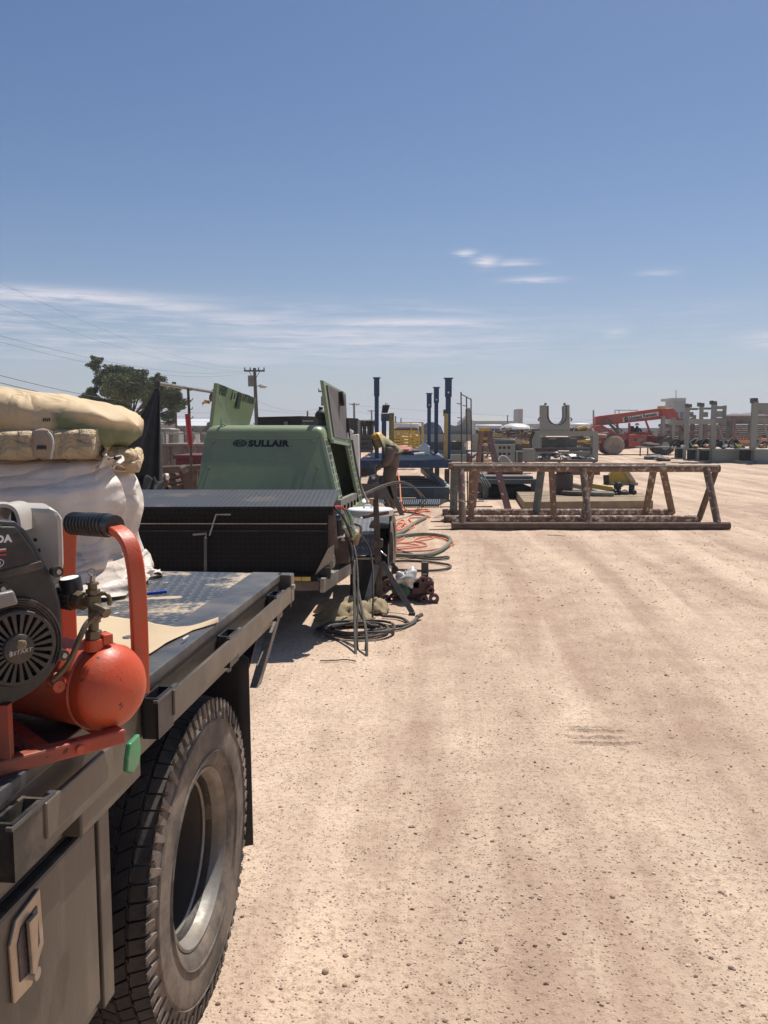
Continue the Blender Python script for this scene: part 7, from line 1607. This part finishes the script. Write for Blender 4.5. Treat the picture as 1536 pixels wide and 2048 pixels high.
    p = P(83, 895, 2.495); pr = MB()
    for k in range(5): pr.box((p.x - .012 + k * .006, p.y, p.z + (k % 2) * .001), (.0045, .001, .013))
    pr.box((p.x, p.y + .001, p.z), (.03, .0008, .004)); single(pr, 'ply_print', m_matt, 'small dark print block on the brown inner ply', 'print')
    # top sack with faded green flank
    c = P(45, 826, 2.58); b3, f3 = bag('largest tan sack lying on top with its faded green end to the right', (c.x - .02, 2.73, c.z - .010), .67, .36, .180, 0, m_topbag, tilt=.085, p=3.4, crease=.020, seed=11, taper=.42)
    p = P(96, 840, 2.545); mb = MB()
    for k in range(4): mb.box((p.x - .010 + k * .006, p.y - .01, p.z + (k % 2) * .001), (.0045, .001, .010))
    single(mb, 'sack_print', m_matt, 'small dark print block low on the top sack', 'print')
    # torn small sack end on the right
    bag('torn sack end with curled paper at the right corner of the stack', (P(229, 917, 2.66).x, 2.74, P(229, 917, 2.66).z), .13, .20, .078, .1, m_kraft, tilt=.05, p=3, crease=.03, seed=17)
    mb = MB(); mb.grid(lambda u, v: P(188 + 30 * u, 895 + 24 * v + 3 * math.sin(u * 6), 2.60) + V((0, .03 * math.sin(u * 5) + .012 * math.sin(v * 7), 0)), 14, 8); single(mb, 'torn_flap', m_kraft2, 'pale torn flap between the square sack end and the corner sack', 'paper flap', smooth=180, solid=.003)
    mb = MB(); mb.grid(lambda u, v: P(196 + 50 * u, 922 - 12 * math.sin(u * 3) * (1 - v) + 12 * v + 4 * math.sin(u * 13), 2.56) + V((0, .03 * math.sin(u * 9 + v * 4), 0)), 30, 6); single(mb, 'film_shred', m_film, 'jagged shred of white film curling under the torn corner sack', 'film shred', smooth=180, solid=.002)
    mb = MB(); mb.grid(lambda u, v: P(212 + 28 * u, 916 - 5 * math.sin(u * 3.1) + 7 * v, 2.555) + V((0, .02 * math.sin(u * 15), 0)), 14, 4); single(mb, 'black_film_shred', m_blackt, 'small black plastic shred under the torn corner sack', 'film shred', smooth=180, solid=.002)
def topbag_mat():
    t = NT('kraft_and_faded_green'); sep = t.N.new('ShaderNodeSeparateXYZ'); t.link(t.tc.outputs['Object'], sep.inputs[0])
    n = t.noise(6, 5); k = t.m('MULTIPLY', t.ramp(t.m('ADD', sep.outputs[0], t.m('MULTIPLY', n, .05)), .145, .17), t.m('SUBTRACT', 1, t.ramp(t.m('ADD', t.m('ADD', sep.outputs[2], t.m('MULTIPLY', sep.outputs[0], .28)), t.m('MULTIPLY', n, .05)), .155, .185)))
    c = t.scale((.62, .46, .265), t.m('ADD', t.m('MULTIPLY', t.noise(5, 4), .5), .75)); r1 = t.m('ABSOLUTE', t.m('SUBTRACT', t.noise(5, 3, .5, dist=.6), .5)); t.link(t.mix(k, c, t.scale((.17, .19, .095), t.m('ADD', t.m('MULTIPLY', n, .8), .6))), t.b.inputs['Base Color']); t.b.inputs['Roughness'].default_value = .7
    t.bump(t.m('ADD', t.ramp(r1, 0, .12), t.m('MULTIPLY', t.noise(24, 4), .25)), .007); return t.mt
m_topbag = topbag_mat()
pallet_load()
# ------------------------------------------------------------------ the petrol compressor
def portable():
    u = V((.73, .68, 0)).normalized(); n = V((.68, -.73, 0)).normalized(); zz = V((0, 0, 1))
    T = P(236, 1378, 1.42)           # centre of the near tank's end cap
    ZB = .955; r = thing('portable_compressor', 'dusty red twin tank petrol air compressor standing on the near truck deck', 'air compressor', V((T.x - .15, T.y - .1, ZB + .001)))
    R_ = .0745
    nt_ = V((.90, -.43, 0)).normalized()      # the tanks lie along this line, domed ends towards the lens
    def tank_(c, nm):
        prof = [(.001, .040), (.02, .039), (.038, .035), (.054, .027), (.066, .015), (.073, .003), (R_ + .0015, -.004), (R_ + .0015, -.012), (R_, -.014), (R_, -.40), (.066, -.425), (.04, -.445), (.001, -.45)]
        return part(MB().lathe(prof, c, nt_, 72), nm, m_red, r, smooth=50)
    t1 = tank_(T - nt_ * .01, 'air_tank'); t2 = tank_(T - nt_ * .01 - u * .34, 'air_tank')
    c = T - u * .075 - n * .02 + zz * .0; part(MB().lathe([(.001, .03), (.010, .03), (.014, .022), (.014, .006), (.018, 0)], P(112, 1366, 1.39), (n - u * .2).normalized(), 14), 'drain_boss', m_red, t1, smooth=True)
    part(MB().lathe([(R_ + .001, -.004), (R_ + .004, -.007), (R_ + .001, -.011)], T - nt_ * .035, nt_, 72), 'weld_seam', m_redd, t1)
    # frame of square tube on the deck
    f0 = V((T.x, T.y, ZB + .014)) + n * .025
    a = f0 - u * .005; b = f0 - u * .40
    part(MB().bar(a, b, .026, .026), 'base_rail', m_redd, r, bevel=.004); part(MB().bar(a - n * .36, b - n * .36, .026, .026), 'base_rail', m_redd, r, bevel=.004)
    for q in (-.02, -.14, -.385): part(MB().bar(f0 + u * q, f0 + u * q - n * .36, .024, .024), 'base_cross', m_redd, r)
    part(MB().bar(f0 - u * .20 + n * .002, f0 - u * .20 + n * .002 + zz * .10, .016, .016), 'base_post', m_redd, r)
    part(MB().cyl(f0 - u * .088 + n * .012, f0 - u * .088 + n * .019, .007, n=10), 'bolt', m_red, r)
    # red engine plate bridging the tanks
    e0 = T - u * .10 + zz * .085 - n * .02
    part(MB().hexa([e0 - zz * .030, e0 - u * .24 - zz * .030, e0 - u * .24 - n * .30 - zz * .030, e0 - n * .30 - zz * .030, e0 - zz * .002, e0 - u * .24 - zz * .002, e0 - u * .24 - n * .30 - zz * .002, e0 - n * .30 - zz * .002]), 'engine_plate', m_redd, r, bevel=.004)
    s_ = T - nt_ * .12 + zz * .062 - u * .01
    part(MB().hexa([s_ + u * .0, s_ - u * .07, s_ - u * .07 - n * .13, s_ - n * .13, s_ + zz * .016, s_ - u * .07 + zz * .016, s_ - u * .07 - n * .13 + zz * .016, s_ - n * .13 + zz * .016]), 'saddle', m_redd, r, bevel=.003)
    # handle of flat bar from the near tank end to the far one
    hp = [P(282, 1388, 1.53), P(280, 1300, 1.515), P(276, 1190, 1.50), P(271, 1130, 1.50), P(258, 1080, 1.51), P(228, 1055, 1.54), P(190, 1047, 1.58), P(150, 1047, 1.63), P(137, 1060, 1.65), P(136, 1100, 1.65), P(134, 1180, 1.65), P(138, 1290, 1.65)]
    part(MB().sweep(hp, .032, .014, (.78, .62, 0), 2), 'carry_handle', m_red, r, smooth=30, bevel=.0035)
    ga, gb = P(230, 1053, 1.535), P(146, 1048, 1.635)
    mb = MB(); mb.tube([ga, ga.lerp(gb, .5) + V((0, 0, .004)), gb], .0205, 14); gr = part(mb, 'grip', m_char, r, smooth=True)
    d = (gb - ga).normalized()
    for k in range(11): c = ga.lerp(gb, .16 + k * .08); part(MB().lathe([(.0200, 0), (.0232, .001), (.0232, .004), (.0200, .005)], c, d, 16), 'grip_ridge', m_char, gr)
    # fittings
    b0 = P(187, 1288, 1.415); 
    part(MB().cyl(b0 - zz * .012, b0 + zz * .008, .017, n=18), 'tank_boss', m_red, r); part(MB().bar(b0 + zz * .006 + u * .012, b0 + zz * .006 + u * .03, .03, .018), 'boss_block', m_red, r, bevel=.002)
    def px(x, y, d=1.415): return P(x, y, d)
    part(MB().cyl(b0 + zz * .005, px(187, 1262), .014, n=6), 'hex_fitting', m_brass, r); part(MB().cyl(px(187, 1262), px(187, 1180), .009, n=14), 'riser', m_brass, r, smooth=True)
    part(MB().cyl(px(187, 1246), px(187, 1240), .0125, n=6), 'nut', m_brass, r); part(MB().cyl(px(186, 1212), px(186, 1192), .0135, n=12), 'tee_body', m_brass, r, smooth=True); part(MB().cyl(px(186, 1188), px(186, 1180), .0125, n=6), 'nut', m_brass, r); part(MB().cyl(px(185, 1180), px(185, 1168), .008, n=12), 'safety_valve', m_brass, r); part(MB().cyl(px(185, 1170), px(185, 1166), .011, n=12), 'valve_collar', m_brass, r); part(MB().cyl(px(185, 1166), px(186, 1152), .0045, n=10), 'valve_stem', m_silver, r)
    part(MB().tube([px(184, 1146) + V((math.cos(a) * .0065, 0, math.sin(a) * .0065)) for a in [i / 12 * 6.2832 for i in range(13)]], .0013, 6), 'pull_ring', m_silver, r)
    part(MB().cyl(px(186, 1204), px(160, 1200, 1.43), .011, n=12), 'side_arm', m_brass, r, smooth=True); part(MB().cyl(px(168, 1204, 1.42), px(155, 1200, 1.43), .0165, n=8), 'union', m_brass, r)
    mb = MB(); kc, kd = px(150, 1200, 1.43), px(116, 1195, 1.45); mb.cyl(kc, kd, .018, .0165, 20); kn = part(mb, 'regulator_knob', m_char2, r, smooth=True)
    for k in range(14):
        a = k / 14 * 6.2832; dx = (kd - kc).normalized(); x_ = dx.cross(zz).normalized(); y_ = dx.cross(x_); o_ = (x_ * math.cos(a) + y_ * math.sin(a)) * .0185; part(MB().bar(kc + o_ + dx * .004, kd + o_ * .95 - dx * .003, .004, .003), 'knob_ridge', m_char2, kn)
    gc = px(142, 1172, 1.44); ga_ = V((-.12, -.10, 1)).normalized()
    g_ = part(MB().lathe([(.001, -.012), (.019, -.012), (.0195, .012), (.018, .0145), (.0165, .0135), (.001, .0135)], gc, ga_, 28), 'pressure_gauge', m_char, r, smooth=35); part(MB().lathe([(.001, 0), (.016, 0)], gc + ga_ * .0142, ga_, 24), 'gauge_face', m_print, g_); part(MB().cyl(gc - ga_ * .012, px(148, 1200, 1.435), .007, n=10), 'gauge_stem', m_char, r)
    part(MB().tube([px(192, 1216) + V((math.cos(a) * .011 + .014, 0, math.sin(a) * .013 + .012)) for a in [(-.1 + i / 12 * .9) * 6.2832 for i in range(13)]], .004, 8), 'side_eye', m_brass, r)
    part(MB().cyl(px(190, 1216, 1.40), px(210, 1224, 1.385), .008, n=6), 'outlet', m_brass, r); part(MB().cyl(px(206, 1223, 1.385), px(214, 1228, 1.38), .0095, n=6), 'outlet_nut', m_brass, r)
    part(MB().cyl(px(196, 1230, 1.40), px(184, 1240, 1.40), .0105, n=6), 'compression_nut', m_brass, r)
    part(MB().tube([px(190, 1236, 1.40), px(174, 1246, 1.385), px(160, 1275, 1.37), px(145, 1315, 1.36), px(128, 1342, 1.36), px(105, 1362, 1.36)], .0052, 10, 3), 'pipe', m_brass, r, smooth=True)
    # engine
    D = 1.27; E = P(12, 1287, D); RC = (28, 1297)
    def e(x, y, k=0): return E + u * ((x - 12) / FPX * D * 1.06) + zz * ((1287 - y) / FPX * D * 1.0) + n * k
    # shroud outline (photo positions), extruded backwards
    prof = [(-118, 1290), (-112, 1190), (-80, 1090), (-45, 1048), (0, 1034), (40, 1040), (62, 1062), (80, 1098), (96, 1135), (112, 1180), (121, 1220), (124, 1262), (122, 1310), (112, 1350), (92, 1378), (60, 1402), (20, 1418), (-30, 1420), (-80, 1395), (-108, 1350)]
    sh = part(MB().prism([e(x, y, .0) for x, y in prof], n * -.075), 'fan_shroud', m_char, r, bevel=.006)
    part(MB().prism([e(12 + (x - 12) * 1.025, 1287 + (y - 1287) * 1.02, -.070) for x, y in prof], n * -.012), 'shroud_flange', m_char2, sh, bevel=.003)
    # upper badge plate with white letters, grey belt below
    bp = [(-90, 1108), (-52, 1058), (0, 1046), (38, 1050), (66, 1096), (84, 1142), (20, 1150), (-60, 1160), (-98, 1160)]
    part(MB().prism([e(x, y, .0) for x, y in bp], n * .007), 'badge_panel', m_char, sh, bevel=.004)
    text('HONDA', 'lettering', m_print, e(-9, 1072, .0075), u, zz, .062, .0125, sh, .0006, .05)
    for y, w_, m_ in ((1095, 38, m_print), (1098, 38, m_badge), (1106, 38, m_badge)): part(MB().bar(e(-60, y, .0075), e(17, y - 2, .0075), .0022 if y < 1097 else .003, .0012, up=n), 'badge_stripe', m_, sh)
    text('GX160', 'lettering', m_print, e(-22, 1120, .0075), u, zz, .045, .009, sh, .0006, .02)
    part(MB().tube([e(x, y, .008) for x, y in ((-66, 1112), (2, 1111), (10, 1115), (12, 1120), (8, 1126), (0, 1129), (-66, 1130))], .0006, 5, 1), 'badge_outline', m_print, sh)
    part(MB().bar(e(-100, 1160, .004), e(84, 1133, .004), .013, .012, up=n), 'shroud_belt', m_char2, sh, bevel=.002)
    # louvre rings round the recoil starter
    for k, rr in enumerate((92, 87, 82, 77)):
        a0, a1 = -.55, 2.2
        pts = [e(26 + rr * math.cos(a0 + (a1 - a0) * i / 24) * .94, 1296 - rr * 1.08 * math.sin(a0 + (a1 - a0) * i / 24), .012 - k * .002) for i in range(25)]
        part(MB().tube(pts, .0017, 7), 'louvre_ring', m_char2, sh, smooth=True)
    mb = MB(); mb.grid(lambda q, v: e(26 + (74 + 21 * v) * math.cos(-.55 + 2.75 * q) * .94, 1296 - (74 + 21 * v) * 1.08 * math.sin(-.55 + 2.75 * q), .0035), 30, 1); part(mb, 'louvre_shade_band', m_dark, sh)  # flat dark band painted in for the shade behind the louvre rings
    part(MB().lathe([(.001, .002), (.060, .002), (.062, -.004), (.062, -.01)], e(26, 1297, .006), n, 64), 'starter_back', m_dark, sh, smooth=35)
    rc = e(26, 1297, .016)
    # recoil cover: hub, outer rim and the spokes that leave the slots open
    mb = MB(); mb.lathe([(.001, .012), (.018, .0115), (.023, .009), (.025, .004), (.025, -.004), (.001, -.004)], rc, n, 56); rcov = part(mb, 'recoil_hub', m_char2, sh, smooth=35)
    part(MB().lathe([(.053, -.003), (.054, .003), (.059, .002), (.062, -.004), (.063, -.012), (.053, -.012)], rc, n, 72), 'recoil_rim', m_char2, sh, smooth=35)
    for k in range(24):
        a = k / 24 * 6.2832 + .08; d1 = u * math.cos(a) + zz * math.sin(a); tn_ = n.cross(d1)
        part(MB().hexa([rc + d1 * .023 - tn_ * .0019 - n * .002, rc + d1 * .023 + tn_ * .0019 - n * .002, rc + d1 * .055 + tn_ * .0040 - n * .004, rc + d1 * .055 - tn_ * .0040 - n * .004, rc + d1 * .023 - tn_ * .0016 + n * .006, rc + d1 * .023 + tn_ * .0016 + n * .006, rc + d1 * .055 + tn_ * .0036 + n * .003, rc + d1 * .055 - tn_ * .0036 + n * .003]), 'recoil_spoke', m_char2, sh)
    text('START', 'start_lettering', m_startp, rc + u * .004 - zz * .003 + n * .0125, (u + zz * .08).normalized(), (zz - u * .08).normalized(), .029, .0062, sh, .0005, .035, skew=.25)
    mb = MB(); mb.ball(rc - u * .014 - zz * .004 + n * .0120, (.003, .003, .005), 10, 6); part(mb, 'start_mark', m_startp, sh)
    mb = MB(); mb.ball(rc - u * .002 + zz * .008 + n * .0115, (.012, .003, .006), 14, 8, 1.0, 90); part(mb, 'grease_cake', m_tan, sh)
    # rope guide block and screws
    part(MB().hexa([e(-22, 1210, .006), e(30, 1206, .006), e(24, 1172, .006), e(-20, 1176, .006), e(-22, 1210, .03), e(28, 1204, .028), e(20, 1176, .028), e(-20, 1178, .03)]), 'rope_guide', m_guide, sh, bevel=.004)
    for x, y in ((4, 1172), (115, 1330), (110, 1150)): part(MB().cyl(e(x, y, 0), e(x, y, .016), .009, n=16), 'screw_boss', m_char, sh, smooth=True); part(MB().cyl(e(x, y, .014), e(x, y, .020), .0042, n=6), 'screw', m_silver, sh)
    # grey pressed cover and tank behind
    cv = []
    D2 = 1.42
    def k2(x, y, d=0): return P(x, y, D2 + d)
    mb = MB(); pr_ = [(48, 1014), (100, 1016), (118, 1024), (126, 1040), (128, 1085), (129, 1130), (124, 1160), (112, 1178), (60, 1178), (44, 1060)]
    mb.prism([k2(x, y) for x, y in pr_], V((-.05, .09, 0))); part(mb, 'muffler_cover', m_muff, r, bevel=.010)
    mb = MB(); mb.sweep([k2(2, 1060, -.03), k2(3, 1022, -.03), k2(12, 1009, -.03), k2(36, 1010, -.02), k2(50, 1024, -.02), k2(56, 1060, -.02)], .06, .006, (0, 1, 0), 2); part(mb, 'cover_lip', m_muff, r, smooth=True)
    part(MB().prism([k2(x, y, .02) for x, y in ((0, 1050), (4, 1020), (14, 1012), (36, 1013), (48, 1026), (52, 1060))], V((0, .02, 0))), 'cover_mouth', m_dark, r)
    part(MB().prism([k2(x, y, .03) for x, y in ((-160, 1080), (-150, 1022), (-60, 1014), (-4, 1016), (0, 1080))], V((-.02, .12, 0))), 'fuel_tank', m_muff, r, bevel=.015)
    for x, y in ((71, 1081), (78, 1102)): part(MB().cyl(k2(x, y, -.001), k2(x, y, .002), .0032, n=12), 'vent_hole', m_dark, r)
    part(MB().prism([e(x, y, -.085) for x, y in ((-80, 1120), (60, 1110), (100, 1200), (100, 1350), (-80, 1370))], n * -.13), 'crankcase', m_matt, r, bevel=.01)
    part(MB().cyl(e(5, 1046, -.01), e(5, 1046, .004), .006, n=6), 'top_bolt', m_brass, sh)
    K = .505 / .545; r.scale = (K, K, K); r.location = (r.location.x * K, r.location.y * K, ZD + .002)      # a compact machine
m_badge = M('badge_red', (.42, .05, .05), .5, 0, .1, 40, 0)
m_startp = M('worn_print', (.42, .38, .33), .6, 0, .3, 60, 0)
m_guide = M('dusty_metal_guide', (.22, .20, .185), .45, .3, .2, 20, .0005, 100)
m_muff = M('grey_pressed_steel', (.55, .50, .43), .42, .15, .15, 6, .0004, 120, (.42, .36, .28), .3, 4, .2)
portable()
# ------------------------------------------------------------------ dusty air over the yard
def haze():
    m = bpy.data.materials.new('dusty_air'); m.use_nodes = True; nt = m.node_tree; nt.nodes.remove(nt.nodes['Principled BSDF'])
    v = nt.nodes.new('ShaderNodeVolumePrincipled'); v.inputs['Density'].default_value = .0009; v.inputs['Color'].default_value = (.92, .93, .96, 1); v.inputs['Anisotropy'].default_value = .3
    nt.links.new(v.outputs[0], nt.nodes['Material Output'].inputs['Volume'])
    o = part(MB().box((0, 600, 14), (4000, 2900, 30.4)), 'haze', m); o['kind'] = 'stuff'
haze()
